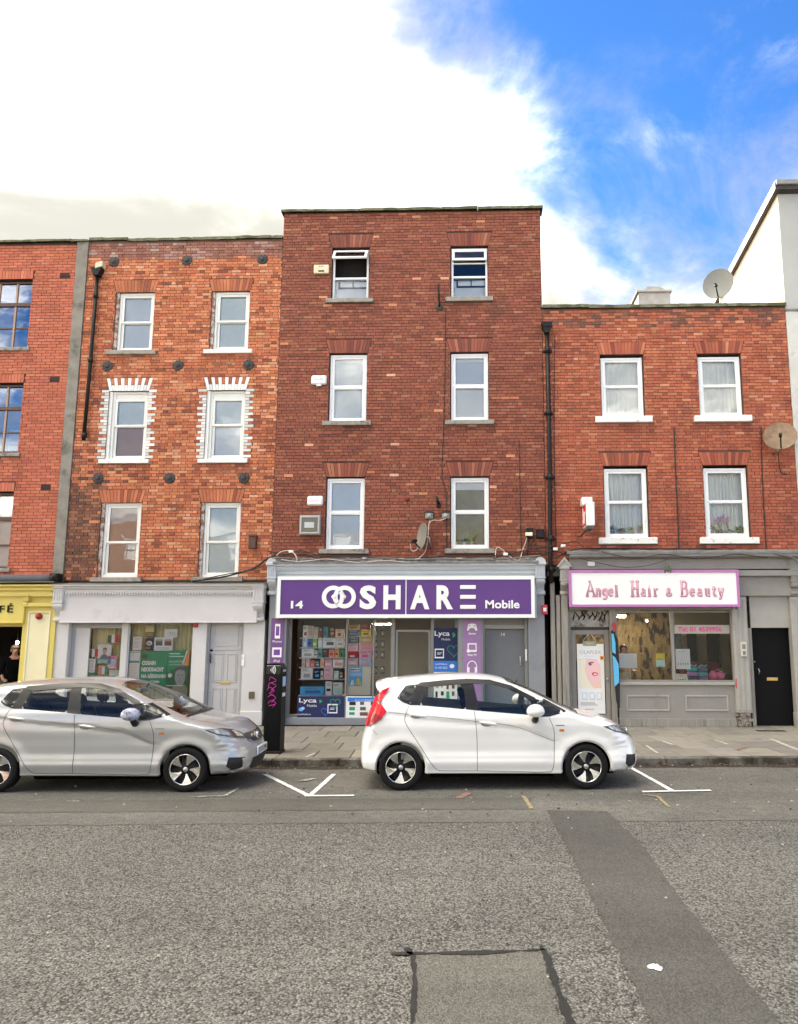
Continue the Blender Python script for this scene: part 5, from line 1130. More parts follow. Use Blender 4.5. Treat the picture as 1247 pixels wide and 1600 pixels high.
p.line([(.5 - .26 * math.cos(a), .52 - .065 * math.sin(a)) for a in [math.pi * k / 12 for k in range(13)]], .012, 'white'); p.rect(.22, .52, .36, .59, 'white'); p.rect(.64, .52, .78, .59, 'white'); p.text('Audio', .5, .655, .022, 'white', .5, bold=.001)
# grey door no. 14
xa_, xb_ = PXx(758, 1050, .12), PXx(820, 1050, .12); zd = PZ(790, 983, .12)
b = MB().bbox(PXx(755, 1050, -.1), xa_, .02, .25, Z0, zlow, .006); b.bbox(xb_, PXx(826, 1050, -.1), .02, .25, Z0, zlow, .006); b.bbox(xa_ - .001, xb_ + .001, .03, .24, zd, zd + .10, .006); b.build('door_frame', m_fr3, H3)
MB().bbox(xa_, xb_, .16, .20, zd + .10, zlow, .004).build('transom_panel', m_fr3, H3)
dr = MB().bbox(xa_, xb_, .12, .17, Z0, zd, .005).build('door', mat('slate grey door', (.155, .165, .178), .5, var=.06, vscale=3), H3)
put_text('house_number', '14', PXx(786, 993, .12), PZ(786, 994, .12), .115, .1, mat('cream numeral', (.72, .66, .48), .5), dr, bold=.002, height=.075)
hx, hz = P(813, 1031, .1); b = MB().bbox(hx - .018, hx + .018, .105, .122, hz - .11, hz + .08, .004); b.tube([(hx, .10, hz + .02), (hx, .075, hz + .02), (hx - .005, .07, hz - .08)], .011, 8); b.build('door_handle', m_steel, dr)
hx, hz = P(822, 1023, .0); MB().bbox(hx - .02, hx + .025, -.005, .03, hz - .13, hz + .12, .005).build('door_entry', m_upvc, H3)
# sign box
ySg = -.36
SG = empty('shop_sign', (-1.6, -.26, PZ(640, 932, ySg))); tag(SG, 'long purple fascia sign with white letters above the phone shop', 'sign')
x0, x1 = PXx(433, 932, ySg), PXx(835.5, 932, ySg); z1, z0 = PZ(640, 900.5, ySg), PZ(640, 965.5, ySg)
m_sw = mat('white sign face', (.84, .84, .82), .35); m_pur = mat('purple sign panel', (0.096, 0.028, 0.195), .4, var=.04, vscale=2)
MB().bbox(x0 + .01, x1 - .01, ySg + .03, -.12, z0 + .01, z1 - .01, .01).build('box', mat('sign box side', (.70, .70, .68), .4), SG)
b = MB(); frame_ring(b, x0, x1, z0, z1, ySg - .01, ySg + .05, .075); b.build('frame', m_sw, SG)
MB().box(x0 + .06, x1 - .06, ySg + .012, ySg + .03, z0 + .06, z1 - .06).build('panel', m_pur, SG)
yl = ySg + .011
def sx(u_): return PXx(u_, 932, ySg)
def sz(v_): return PZ(640, v_, ySg)
put_text('letter', '14', sx(464.5), sz(950.5), yl, .3, m_sw, SG, bold=.008, depth=.012, width=sx(474) - sx(455), height=sz(938.5) - sz(950.5))
for t, a, c in (('S', 562, 588), ('H', 599, 626), ('A', 641, 671), ('R', 682, 708)): put_text('letter', t, sx((a + c) / 2), sz(952), yl, .5, m_sw, SG, bold=.022, depth=.016, width=sx(c) - sx(a), height=sz(914.5) - sz(952))
for k in range(3):
    v_ = (917.5, 932.8, 948.5)[k]; b = MB().bbox(sx(719), sx(743.5), yl - .018, yl + .01, sz(v_ + 3), sz(v_ - 3), .006); b.build('letter_bar', m_sw, SG)
put_text('letter', 'Mobile', sx(785), sz(950.8), yl, .25, m_sw, SG, bold=.006, depth=.012, width=sx(812) - sx(758.5), height=sz(937.8) - sz(950.8))
MB().box(sx(633.6), sx(635), yl - .004, yl + .01, z0 + .062, z1 - .062).build('divider', m_sw, SG)
for k, cu_ in enumerate((520.5, 538.5)):
    cx, cz = sx(cu_), sz(932.6); ro = sz(914.8) - cz; ri = ro * .62; n = 40; b = MB(); y_ = yl - .012 - .006 * k
    rows = [[(cx + r_ * math.cos(6.2832 * q / n), yy, cz + r_ * math.sin(6.2832 * q / n)) for q in range(n + 1)] for r_, yy in ((ri, yl + .01), (ri, y_), (ro, y_), (ro, yl + .01))]
    b.grid(rows, False); b.build('logo_ring', m_sw, SG)
for u_, v_ in ((521.5, 932.5), (537.5, 932.6)):
    b = MB().lathe([(.001, -.014), (.048, -.013), (.05, 0)], (sx(u_), yl - .01, sz(v_)), 'y', 18); b.build('logo_dot', m_sw, SG)
for k, (pa, pb) in enumerate((((521.5, 936), (526, 945)), ((537.5, 929), (531, 919)))):
    b = MB().tube([(sx(pa[0]), yl - .017, sz(pa[1])), (sx((pa[0] + pb[0]) / 2), yl - .017, sz((pa[1] + pb[1]) / 2)), (sx(pb[0]), yl - .017, sz(pb[1]))], .018, 8); b.build('logo_link', m_sw, SG)
for a0, u_, v_ in ((40, 520.5, 932.6), (220, 538.5, 932.6)):
    cx, cz = sx(u_), sz(v_); ro = (sz(914.8) - sz(932.6)) * 1.02; ri = ro * .58
    rows = [[(cx + r_ * math.cos(R(a0 + q)), yl - .0205, cz + r_ * math.sin(R(a0 + q))) for q in (0, 2, 4)] for r_ in (ri, ro)]
    MB().grid(rows, False).build('logo_gap', m_pur, SG)

# ===== salon front of house 4
m_wg = mat('warm grey paint', (0.265, 0.250, 0.225), .55, var=.08, vscale=3, bump=.06, bscale=30, dirt=(.16, .145, .125), dscale=2.2, dlo=.55, dhi=.82); m_wgl = mat('pale warm grey paint', (.36, .345, .31), .55, var=.07, vscale=3, dirt=(.20, .185, .16), dscale=2.2, dlo=.55, dhi=.82); m_wgs = mat('streaked grey paint', (.27, .25, .22), .6, var=.28, vscale=5, stretch=(6, 6, .5), dirt=(.13, .11, .09), dscale=1.5, dlo=.55, dhi=.75)
zt = PZ(1060, 866, -.25); xe = 7.9
cornice(H4, PXx(890, 880, -.2), xe, [(-.005, zt + .06), (-.34, zt + .02), (-.34, zt - .05), (-.28, zt - .08), (-.16, zt - .085), (-.16, PZ(1060, 889, -.16)), (-.005, PZ(1060, 889, -.16))], m_wg)
b = MB(); rows = []; r_ = random.Random(31)
for k in range(51):
    x = PXx(885, 870, -.25) + (xe - PXx(885, 870, -.25)) * k / 50; rows.append([(x, -.01, zt + .13 + r_.uniform(-.01, .01)), (x, -.20, zt + .085 + r_.uniform(-.014, .014)), (x, -.36, zt + .05 + r_.uniform(-.01, .01)), (x, -.365, zt + .0 + r_.uniform(-.012, .006)), (x, -.30, zt - .01)])
b.grid(rows, False); b.build('lead_flashing', m_lead, H4)
b = MB(); xf0 = PXx(1150, 910, -.12); b.bbox(xf0, xe, -.12, 0, PZ(1200, 931, -.12), PZ(1200, 900, -.12), .006); b.bbox(xf0, xe, -.24, 0, PZ(1200, 900, -.2), PZ(1200, 891, -.2), .008); b.bbox(PXx(890, 960, -.1), xf0, -.10, 0.0, PZ(1000, 953, -.1), PZ(1000, 888, -.1), .006); b.build('fascia', m_wg, H4)
xs0, xs1 = PXx(870, 1030, -.10), PXx(889, 1030, -.10)
console(H4, PXx(876, 905, -.25), PXx(889, 905, -.25), PZ(882, 887, -.28), PZ(882, 930, -.2), m_wgl, proj=.28, style='gable')
b = MB()
for k, (a, c) in enumerate(((862, 869), (871, 877), (878.5, 889))): b.bbox(PXx(a, 1030, -.1), PXx(c, 1030, -.1), (-.05, -.09, -.13)[k], .06, Z0, PZ(880, 930, -.1) + (.3 if k == 0 else 0), .008)
b.build('pilaster', m_wgs, H4)
pilaster(H4, PXx(1148, 1040, -.1), PXx(1172, 1040, -.1), Z0 + .30, PZ(1160, 932, -.1), -.10, .10, m_wgl, 3, 0)
xq0, xq1 = PXx(1150, 1120, -.1), PXx(1176, 1120, -.1)
b = MB().bbox(xq0 + .02, xq1 - .02, -.07, .1, Z0, Z0 + .31, .01); r_ = random.Random(3)
for k in range(16): x = r_.uniform(xq0, xq1 - .07); z = r_.uniform(Z0, Z0 + .25); b.bbox(x, x + r_.uniform(.05, .1), -.10 - r_.uniform(0, .02), -.05, z, z + r_.uniform(.03, .07), .012)
b.build('broken_plinth', mat('broken plaster', (.33, .29, .24), .95, var=.4, vscale=14, bump=.6, bscale=40, dirt=(.10, .08, .06), dscale=8, dlo=.45, dhi=.6), H4)
xr_ = PXx(1241, 1040, -.1); pilaster(H4, xr_, xr_ + .34, Z0, PZ(1245, 932, -.1), -.10, .10, m_wgl, 2, .3)
console(H4, xr_ + .02, xr_ + .3, PZ(1240, 890, -.2), PZ(1240, 930, -.2), m_wg, proj=.25)
b = MB().bbox(PXx(1172, 960, -.0), xr_ + .02, .0, .05, PZ(1200, 981, 0), PZ(1200, 931, -.1) + .02, .006); b.build('overdoor_panel', m_wgl, H4)
b = MB().bbox(PXx(1172, 1050, -.02), PXx(1178, 1050, -.02), -.02, .2, Z0, PZ(1200, 981, 0), .004); b.build('door_frame', m_wgs, H4)
xk0, xk1 = PXx(1172, 1050, .1), xr_ + .05; dr = MB().bbox(xk0, xk1, .16, .21, Z0, PZ(1200, 980, .1), .006).build('door', mat('black door', (.006, .006, .007), .6, spec=.12), H4)
hx, hz = P(1183, 1049, .15); b = MB().tube([(hx, .16, hz + .07), (hx + .02, .10, hz + .05), (hx + .03, .09, hz), (hx + .02, .10, hz - .05), (hx, .16, hz - .07)], .012, 8); b.lathe([(.001, -.03), (.022, -.02), (.025, 0)], (hx - .04, .16, hz + .21), 'y', 12); b.build('door_handle', m_steel, dr)
lx, lz = P(1207, 1061, .15); MB().bbox(lx - .12, lx + .12, .148, .162, lz - .035, lz + .035, .005).build('letterbox', m_brass, dr)
ix, iz = P(1162, 1014, -.12); b = MB().bbox(ix - .065, ix + .065, -.145, -.10, iz - .16, iz + .15, .008); itc = b.build('intercom', mat('cream intercom', (.58, .55, .47), .5), H4); b = MB(); b.bbox(ix - .035, ix + .035, -.152, -.14, iz + .0, iz + .10, .006); b.bbox(ix - .03, ix + .03, -.152, -.14, iz - .12, iz - .04, .006); b.build('button_panel', mat('intercom dark', (.20, .19, .16), .5), itc)
rx, rz = P(1152, 1068, -.11); MB().ell((rx, -.1, rz), .035, .008, .12).build('paint_splash', mat('red paint splash', (.42, .02, .03), .5), H4)
yW = .02
zs0, zs1 = PZ(1050, 1066, -.02), PZ(1050, 954, -.02); xw0, xw1 = PXx(963, 1020, yW), PXx(1147, 1020, yW)
MB().bbox(xw0 - .03, xw1 + .02, -.08, .20, zs0 - .06, zs0, .008).build('window_sill', m_wgl, H4)
st = MB().bbox(xw0 - .03, xw1 + .02, -.03, .18, Z0, zs0 - .06, .006).build('stall_riser', m_wg, H4)
MB().bbox(xw0 - .04, xw1 + .03, -.06, .1, Z0, PZ(1050, 1123, -.05), .006).build('plinth', m_wgs, st)
for a, c in ((979, 1046), (1071, 1138)):
    b = MB(); panel_ring(b, PXx(a, 1098, -.03), PXx(c, 1098, -.03), PZ(1050, 1111, -.03), PZ(1050, 1086, -.03), -.03, .035, .018); b.build('riser_panel', m_wgl, st)
b = MB(); frame_ring(b, xw0, xw1, zs0, zs1, yW, yW + .08, .045); xm0 = PXx(1052, 1020, yW); b.bbox(xm0 - .035, xm0 + .035, yW - .004, yW + .078, zs0 + .04, zs1 - .04, .006); sw = b.build('shop_window', m_wg, H4)
for a, c in ((xw0 + .045, xm0 - .035), (xm0 + .035, xw1 - .045)): MB().box(a, c, yW + .03, yW + .036, zs0 + .04, zs1 - .04).build('pane', m_paneclear, sw)
# salon glass door and the bare transom with black scrawl
xd0, xd1 = PXx(893, 1050, .05), PXx(954, 1050, .05); zdt = PZ(922, 984, .05)
b = MB().bbox(PXx(889, 1030, -.1), xd0 + .0, .0, .2, Z0, zs1 + .1, .006); b.bbox(xd1, xw0 + .0, -.03, .2, Z0, zs1 + .1, .006); b.build('door_frame', m_wgs, H4)
MB().bbox(xd0, xd1, .08, .12, zdt + .06, zs1 + .1, .004).build('transom_panel', mat('bare transom board', (.36, .34, .31), .8, var=.25, vscale=10, dirt=(.10, .07, .05), dscale=6, dlo=.5, dhi=.65), H4)
b = MB(); r_ = random.Random(4); zA = PZ(920, 962, .07)
for k in range(7):
    x = xd0 + .06 + k * .115; b.tube([(x, .076, zA - .09 + r_.uniform(-.02, .02)), (x + r_.uniform(.02, .1), .076, zA + r_.uniform(-.02, .03)), (x + r_.uniform(.03, .09), .076, zA + .09), (x + .14, .076, zA + r_.uniform(-.05, .05))], .016, 6)
b.xf(lambda p: Vector((p.x, .076 + (p.y - .076) * .1, p.z))).build('graffiti', m_black, H4)
MB().bbox(xd0, xd1, .06, .14, zdt, zdt + .06, .004).build('transom', mat('dark transom', (.03, .025, .022), .6), H4)
b = MB(); frame_ring(b, xd0 + .01, xd1 - .01, Z0, zdt - .004, .08, .13, .10, fb=.25); dr = b.build('door', m_wg, H4)
MB().box(xd0 + .1, xd1 - .1, .10, .106, Z0 + .2, zdt - .1).build('pane', m_paneclear, dr)
hx, hz = P(949, 1061, .07); MB().ell((hx, .05, hz), .028, .028, .028, 12, 8).build('door_handle', m_steel, dr)
p = Poster(902.5, 1006, 944.5, 1115, .065, 'white', 'tall white hair product poster with a printed face on the salon door'); p.text('OLAPLEX', .5, .145, .05, 'grey', .80); p.lines(.25, .75, .175, .19, 1, 'lblue', 30)
p.poly([(.04, .22), (.4, .21), (.7, .22), (.86, .3), (.88, .64), (.05, .64)], 'peach'); p.poly([(.04, .23), (.34, .22), (.28, .36), (.36, .50), (.52, .60), (.62, .64), (.05, .64)], 'cream'); p.poly([(.34, .23), (.74, .22), (.84, .34), (.86, .48), (.72, .58), (.56, .58), (.42, .50), (.34, .38)], 'rose')
p.poly([(.40, .29), (.46, .265), (.60, .262), (.62, .275), (.50, .285), (.47, .305)], 'brown'); p.oval(.49, .30, .055, .014, 'text'); p.poly([(.70, .30), (.76, .37), (.66, .375), (.62, .37)], 'peach'); p.oval(.65, .435, .115, .026, 'red'); p.oval(.66, .437, .07, .010, 'white')
for k in range(3): p.rect(.16 + .27 * k, .70, .34 + .27 * k, .80, 'lblue'); p.rect(.18 + .27 * k, .71, .32 + .27 * k, .79, 'white')
p.lines(.1, .9, .84, .89, 3, 'grey', 31, .4); p.lines(.25, .75, .935, .95, 1, 'grey', 32, .5)
u_, v_ = 917, 1006; p = Poster(911, 1001.5, 932, 1009, .055, 'khaki', 'small brown open sign hanging on the salon door', cat='sign', name='door_sign', th=.012); p.text('Open', .5, .7, .35, 'cream', .5)
xh, zh = P(921, 1001, .06); MB().tube([(xh - .14, .07, zh + .0), (xh - .02, .07, zh + .13)], .004, 5).build('cord', m_sillw, p.o); MB().tube([(xh + .14, .07, zh), (xh + .05, .07, zh + .13)], .004, 5).build('cord', m_sillw, p.o)
p = Poster(937.5, 1025, 944.5, 1031, .05, 'orange', 'small orange sticker on the salon door poster', cat='sticker', name='sticker', th=.002); p.oval(.4, .5, .25, .3, 'brown')
# salon room
m_wp = mat('patterned wallpaper', (.17, .115, .048), .8, var=.5, vscale=3.4, stretch=(3.4, 1, 1.3), dirt=(.022, .013, .008), dscale=2.0, dlo=.50, dhi=.57)
b = MB(); b.box(1.7, 6.8, 2.4, 2.5, .1, 3.0); b.build('salon_wall', m_wp, H4)
b = MB(); b.box(1.62, 1.70, .2, 3.4, .1, 3.0); b.box(6.78, 6.86, .24, 3.4, .1, 3.0); b.box(1.7, 6.8, .15, 3.4, .06, .115); b.box(1.65, 6.8, .15, 3.4, 2.82, 2.9); b.build('salon_room', mat('salon plaster', (.30, .24, .15), .8), H4)
b = MB()
for k, (a, c) in enumerate(((1055, 1066), (1075, 1090), (1106, 1126))): pbox(b, a, 990, c, 1052, 2.1, 2.15)
b.build('salon_mirror_frames', mat('dark mirror', (.012, .010, .010), .15), H4)
MB().box(PXx(1055, 1000, 2.0), 6.78, 2.25, 2.38, .1, 3.0).build('salon_partition', mat('salon beige', (.24, .20, .13), .8), H4)
b = MB(); pbox(b, 1068, 1035, 1125, 1064, 1.7, 2.05); b.build('salon_bench', mat('dark red upholstery', (.10, .012, .018), .5), H4)
MB().bbox(xw0 + .02, xw1 - .05, .12, .55, zs0 - .10, zs0 + .02, .006).build('display_ledge', m_wgl, H4)
striplight(969, 999, 955.5, 1.2, 'lit strip light nearest the glass inside the salon', .10, 40.0); striplight(962, 978, 963.5, 1.7, 'lit strip light at the back of the salon', .09, 60.0)
striplight(1008, 1013, 970.0, 1.9, 'small lit spot on the salon ceiling', .03, 40.0)
p = Poster(1054, 976.5, 1140, 990, yW + .018, mat('frosted strip', (.42, .39, .32), .6), 'frosted strip with pink telephone number across the salon window', cat='sign', name='window_strip', th=.002); p.text('Tel: 01 4539956', .46, .80, .60, 'magenta', .80, bold=.025)
ysal = yW + .05
for (u0, v0, u1, v1, c, lab, ex) in ((965.5, 1021, 980, 1043.5, 'white', 'left sheet of the pair of white papers in the salon window', 0), (980.3, 1021, 995.5, 1044, 'white', 'right sheet of the pair of white papers in the salon window', 0), (1025, 1021, 1039, 1031, 'yellow', 'yellow slip above the green slip in the salon window', 1), (1025.3, 1031.3, 1039.3, 1042, 'mint', 'green slip below the yellow slip in the salon window', 1), (1056, 1014, 1078.5, 1045.5, 'white', 'white flyer with a row of small figures in the salon window', 2), (1056.5, 1053, 1074, 1066, 'cream', 'small cream card in the corner of the salon window', 3)):
    p = Poster(u0, v0, u1, v1, ysal, c, lab, cat='paper', name='paper_sheet')
    if ex == 0: p.lines(.15, .85, .15, .9, 8, 'lblue' if u0 < 970 else 'beige', int(u0), .2)
    elif ex == 1: p.lines(.1, .9, .85, .97, 1, 'dgreen', int(u0), .6)
    elif ex == 2:
        p.lines(.2, .8, .1, .2, 1, 'rose', 3, .5); p.line([(.3, .6), (.5, .28), (.7, .6), (.3, .6)], .004, 'rose')
        for k in range(5): p.rect(.14 + .165 * k, .68, .19 + .165 * k, .80, 'text')
    else:
        p.lines(.2, .8, .2, .35, 1, 'coral', 4, .5)
        for k in range(4): p.oval(.2 + .2 * k, .72, .07, .1, 'text')
# things on the salon ledge
zL = zs0 + .02
for k, (u_, cc, lab) in enumerate(((1082, 'slate', 'dark tub with teal top stacked left of the pink bag'), (1098, 'slate', 'dark tub with green top stacked next to the pink bag'))):
    x, z = P(u_, 1058, .25); e = empty('storage_tub', (x, .25, zL)); tag(e, lab, 'tub', 'tubs on the salon ledge')
    for q in range(3): MB().bbox(x - .10, x + .10, .18, .34, zL + .10 * q, zL + .10 * q + .085, .015).build('layer', CM(('slate', 'mauve', 'teal')[(q + k) % 3]), e)
    MB().tube([(x - .09, .2, zL + .29), (x - .03, .2, zL + .34), (x + .04, .2, zL + .31), (x + .09, .2, zL + .345)], .014, 6).build('top_strap', mat('teal gloss', (.03, .5, .42), .3), e)
x, z = P(1120, 1058, .25); e = empty('pink_bag', (x, .25, zL)); tag(e, 'shiny pink bag on the salon window ledge', 'bag')
MB().ell((x - .07, .27, zL + .11), .10, .08, .11).build('pouch', mat('pink vinyl', (.62, .12, .25), .25), e); MB().ell((x + .09, .27, zL + .10), .10, .08, .10).build('pouch', MATS['pink vinyl'], e); MB().tube([(x - .06, .2, zL + .19), (x + .01, .2, zL + .25), (x + .08, .2, zL + .18)], .012, 6).build('handle', MATS['pink vinyl'], e)
# ------------------------------------------------------------------ cars: one shaped shell, glazed openings, lamps, wheels, cabin
def spline(keys, n):
    """Catmull-Rom through closed or open key points, resampled evenly"""
    pts = []
    k = [Vector(q) for q in keys]
    for i in range(len(k) - 1):
        p0, p1, p2, p3 = k[max(i - 1, 0)], k[i], k[i + 1], k[min(i + 2, len(k) - 1)]
        for j in range(16):
            t = j / 16; pts.append(0.5 * ((2 * p1) + (p2 - p0) * t + (2 * p0 - 5 * p1 + 4 * p2 - p3) * t * t + (3 * p1 - p0 - 3 * p2 + p3) * t ** 3))
    pts.append(k[-1]); L = [0]
    for a, b in zip(pts[:-1], pts[1:]): L.append(L[-1] + (b - a).length)
    out = []; j = 0
    for i in range(n):
        s_ = L[-1] * i / (n - 1)
        while j < len(L) - 2 and L[j + 1] < s_: j += 1
        t = (s_ - L[j]) / max(1e-9, L[j + 1] - L[j]); out.append(pts[j].lerp(pts[j + 1], t))
    return out
def itp(x, keys):
    if x <= keys[0][0]: return keys[0][1]
    for (a, b), (c, d) in zip(keys[:-1], keys[1:]):
        if x <= c: t = (x - a) / (c - a); t = t * t * (3 - 2 * t); return b + (d - b) * t
    return keys[-1][1]
# side outline (u forward from the rear axle, z up) with an edge radius r at each key
TOPK = [(-.590, .50, .16), (-.585, .62, .17), (-.545, .78, .18), (-.500, .92, .18), (-.455, 1.06, .18), (-.405, 1.20, .17), (-.365, 1.33, .15), (-.40, 1.40, .10), (-.33, 1.432, .10), (-.12, 1.462, .115), (.20, 1.495, .13), (.60, 1.518, .14), (.95, 1.522, .14), (1.28, 1.497, .14), (1.58, 1.425, .13), (1.90, 1.283, .12), (2.22, 1.120, .11), (2.46, 1.010, .10), (2.62, .972, .12), (2.82, .930, .15), (3.00, .868, .20), (3.13, .795, .27), (3.235, .710, .36), (3.310, .600, .44), (3.345, .50, .47)]
BOTK = [(-.590, .50, .16), (-.592, .40, .15), (-.575, .30, .13), (-.52, .235, .10), (-.30, .215, .07), (.0, .205, .05), (.40, .195, .04), (1.2, .19, .04), (2.1, .19, .04), (2.53, .20, .06), (2.90, .195, .12), (3.12, .185, .22), (3.27, .21, .34), (3.345, .32, .44), (3.352, .42, .47), (3.345, .50, .47)]
def halfw(u, z):
    w_ = itp(z, ((.15, .79), (.24, .822), (.37, .846), (.43, .838), (.52, .826), (.66, .832), (.84, .845), (.95, .838), (1.02, .815), (1.15, .765), (1.30, .700), (1.42, .640), (1.52, .585)))
    w_ *= itp(u, ((-.6, .915), (-.2, .97), (.4, 1.0), (2.3, 1.0), (2.9, .975), (3.35, .93)))
    # shoulder crease: falls from the tail lamp to the front wheel arch
    zc = itp(u, ((-.2, 1.00), (1.0, .905), (1.6, .835), (2.15, .655), (2.4, .52))); f_ = itp(u, ((-.3, 0), (0, 1), (1.9, 1), (2.25, 0)))
    d = zc - z
    if d > -.05: w_ -= .024 * f_ * (1 / (1 + math.exp(-max(-60, min(60, d / .005))))) * math.exp(-max(d, 0) / .11)
    # swelling over the wheel arches
    for uc in (0.0, 2.53):
        q = math.hypot(u - uc, (z - .30)); w_ += .016 * math.exp(-((q - .37) / .075) ** 2)
    return w_
WR, ARCH = .301, .352
def car(name, label, loc, rz, paint, o_mirror, plate=None, o_extra=None):
    LOCAL[0] = True
    root = empty(name, loc, rz); tag(root, label, 'car')
    NU, NT = 250, 42
    def bound(keys):
        pl_ = spline([(q[0], q[1], 0) for q in keys], NU); L = [0]; cum = [0]
        for a, b in zip(keys[:-1], keys[1:]): cum.append(cum[-1] + math.hypot(b[0] - a[0], b[1] - a[1]))
        out = []
        for i, p in enumerate(pl_): out.append((p.x, p.y, itp(cum[-1] * i / (NU - 1), [(c, k[2]) for c, k in zip(cum, keys)])))
        return out
    top, bot = bound(TOPK), bound(BOTK)
    sk = [(-.25 + (3.0 + .05) * ((i / (NU - 1))), .62 - .06 * i / (NU - 1)) for i in range(NU)]
    def surf(bp, sp, t):
        bu, bz, br = bp; du, dz = sp[0] - bu, sp[1] - bz; D_ = math.hypot(du, dz); tt = t ** 1.75
        u, z = bu + du * tt, bz + dz * tt; d = D_ * tt
        q = max(0.0, 1 - d / br) if d < br else 0.0; n_ = 2.6
        return (u, halfw(u, z) * (1 - q ** n_) ** (1 / n_), z)
    # verts: top rows t=0..1, bottom rows t=0..<1 sharing the skeleton row
    rowsT = [[surf(top[i], sk[i], j / NT) for i in range(NU)] for j in range(NT + 1)]
    rowsB = [[surf(bot[i], sk[i], j / NT) for i in range(NU)] for j in range(NT + 1)]
    V, F = [], []
    def quads(rows, sgn):
        o = len(V)
        for r_ in rows: V.extend([(p[0], p[1] * sgn, p[2]) for p in r_])
        for j in range(len(rows) - 1):
            for i in range(NU - 1): F.append([o + j * NU + i, o + j * NU + i + 1, o + (j + 1) * NU + i + 1, o + (j + 1) * NU + i])
    for sgn in (1, -1): quads(rowsT, sgn); quads(rowsB, sgn)
    me = bpy.data.meshes.new('tmp'); me.from_pydata(V, [], F); bm = bmesh.new(); bm.from_mesh(me)
    bmesh.ops.remove_doubles(bm, verts=bm.verts[:], dist=.0006)
    bmesh.ops.dissolve_degenerate(bm, edges=bm.edges[:], dist=.0003)
    bmesh.ops.recalc_face_normals(bm, faces=bm.faces[:])
    bvh = BVHTree.FromBMesh(bm)
    def hit(o, d):
        r_ = bvh.ray_cast(Vector(o), Vector(d)); return (r_[0], r_[1]) if r_[0] is not None else (None, None)
    def c(zx, zy): return ((zx - 220) / 309.5, 2.1 - (zy + 133) / 309.5)     # outline read off the side view
    W = {'quarter_glass': [c(206, 138), c(240, 97), c(280, 91), c(258, 163), c(228, 152)],
         'rear_door_glass': [c(299, 171), c(322, 94), c(484, 82), c(495, 187)],
         'front_door_glass': [c(552, 193), c(529, 84), c(600, 83), c(680, 102), c(740, 131), c(772, 158), c(768, 211)],
         'front_quarter_glass': [c(800, 158), c(822, 152), c(860, 168), c(906, 194), c(850, 211), c(800, 213)]}
    def inside(p, poly):
        r_ = False; n = len(poly)
        for i in range(n):
            (x1, y1), (x2, y2) = poly[i], poly[(i + 1) % n]
            if (y1 > p[1]) != (y2 > p[1]) and p[0] < (x2 - x1) * (p[1] - y1) / (y2 - y1) + x1: r_ = not r_
        return r_
    def nearest(p, poly):
        best = None
        for i in range(len(poly)):
            a, b = Vector(poly[i]), Vector(poly[(i + 1) % len(poly)]); ab = b - a; t = max(0, min(1, (Vector(p) - a).dot(ab) / ab.length_squared)); q = a + ab * t; d = (Vector(p) - q).length
            if best is None or d < best[0]: best = (d, q)
        return best[1]
    WS = [(2.40, .60), (2.44, .30), (2.455, 0.0), (2.44, -.30), (2.40, -.60), (1.92, -.575), (1.48, -.515), (1.44, -.25), (1.43, 0), (1.44, .25), (1.48, .515), (1.92, .575)]
    RW = [(-.30, .50), (-.50, .56), (-.50, -.56), (-.30, -.50)]
    holes = []
    def carve(sel, fin, snap):
        ins = {v for v in bm.verts if sel(v) and fin(v)}
        kill = [f_ for f_ in bm.faces if all(v in ins for v in f_.verts)]
        mixed = {v for f_ in bm.faces if any(v in ins for v in f_.verts) and not all(v in ins for v in f_.verts) for v in f_.verts if v in ins}
        bmesh.ops.delete(bm, geom=kill, context='FACES_ONLY')
        for v in mixed:
            if v.is_valid: snap(v)
    def snap_side(poly):
        def s_(v):
            q = nearest((v.co.x, v.co.z), poly); sg = 1 if v.co.y > 0 else -1; h_, _ = hit((q.x, 2 * sg, q.y), (0, -sg, 0))
            v.co = Vector((q.x, h_.y if h_ else v.co.y, q.y))
        return s_
    for nm, poly in W.items():
        for sg in (1, -1): carve(lambda v: v.co.y * sg > .3, lambda v: inside((v.co.x, v.co.z), poly), snap_side(poly))
    def snap_top(v):
        q = nearest((v.co.x, v.co.y), WS); h_, _ = hit((q.x, q.y, 3), (0, 0, -1)); v.co = Vector((q.x, q.y, h_.z if h_ else v.co.z))
    carve(lambda v: v.co.z > .96, lambda v: inside((v.co.x, v.co.y), WS), snap_top)
    for uc in (0.0, 2.53):
        cz = .30
        def snap_arch(v):
            d = Vector((v.co.x - uc, v.co.z - cz)); d = d / max(d.length, 1e-6) * ARCH; v.co.x = uc + d.x; v.co.z = cz + d.y
        carve(lambda v: abs(v.co.y) > .35 or v.co.z < .5, lambda v: math.hypot(v.co.x - uc, v.co.z - cz) < ARCH, snap_arch)
    loose = [v for v in bm.verts if not v.link_faces]; bmesh.ops.delete(bm, geom=loose, context='VERTS')
    bmesh.ops.recalc_face_normals(bm, faces=bm.faces[:])
    bme = bpy.data.meshes.new('body'); bm.to_mesh(bme); bm.free(); bpy.data.meshes.remove(me)
    for p_ in bme.polygons: p_.use_smooth = True
    bme.materials.append(paint); body = link('body', bme, root)
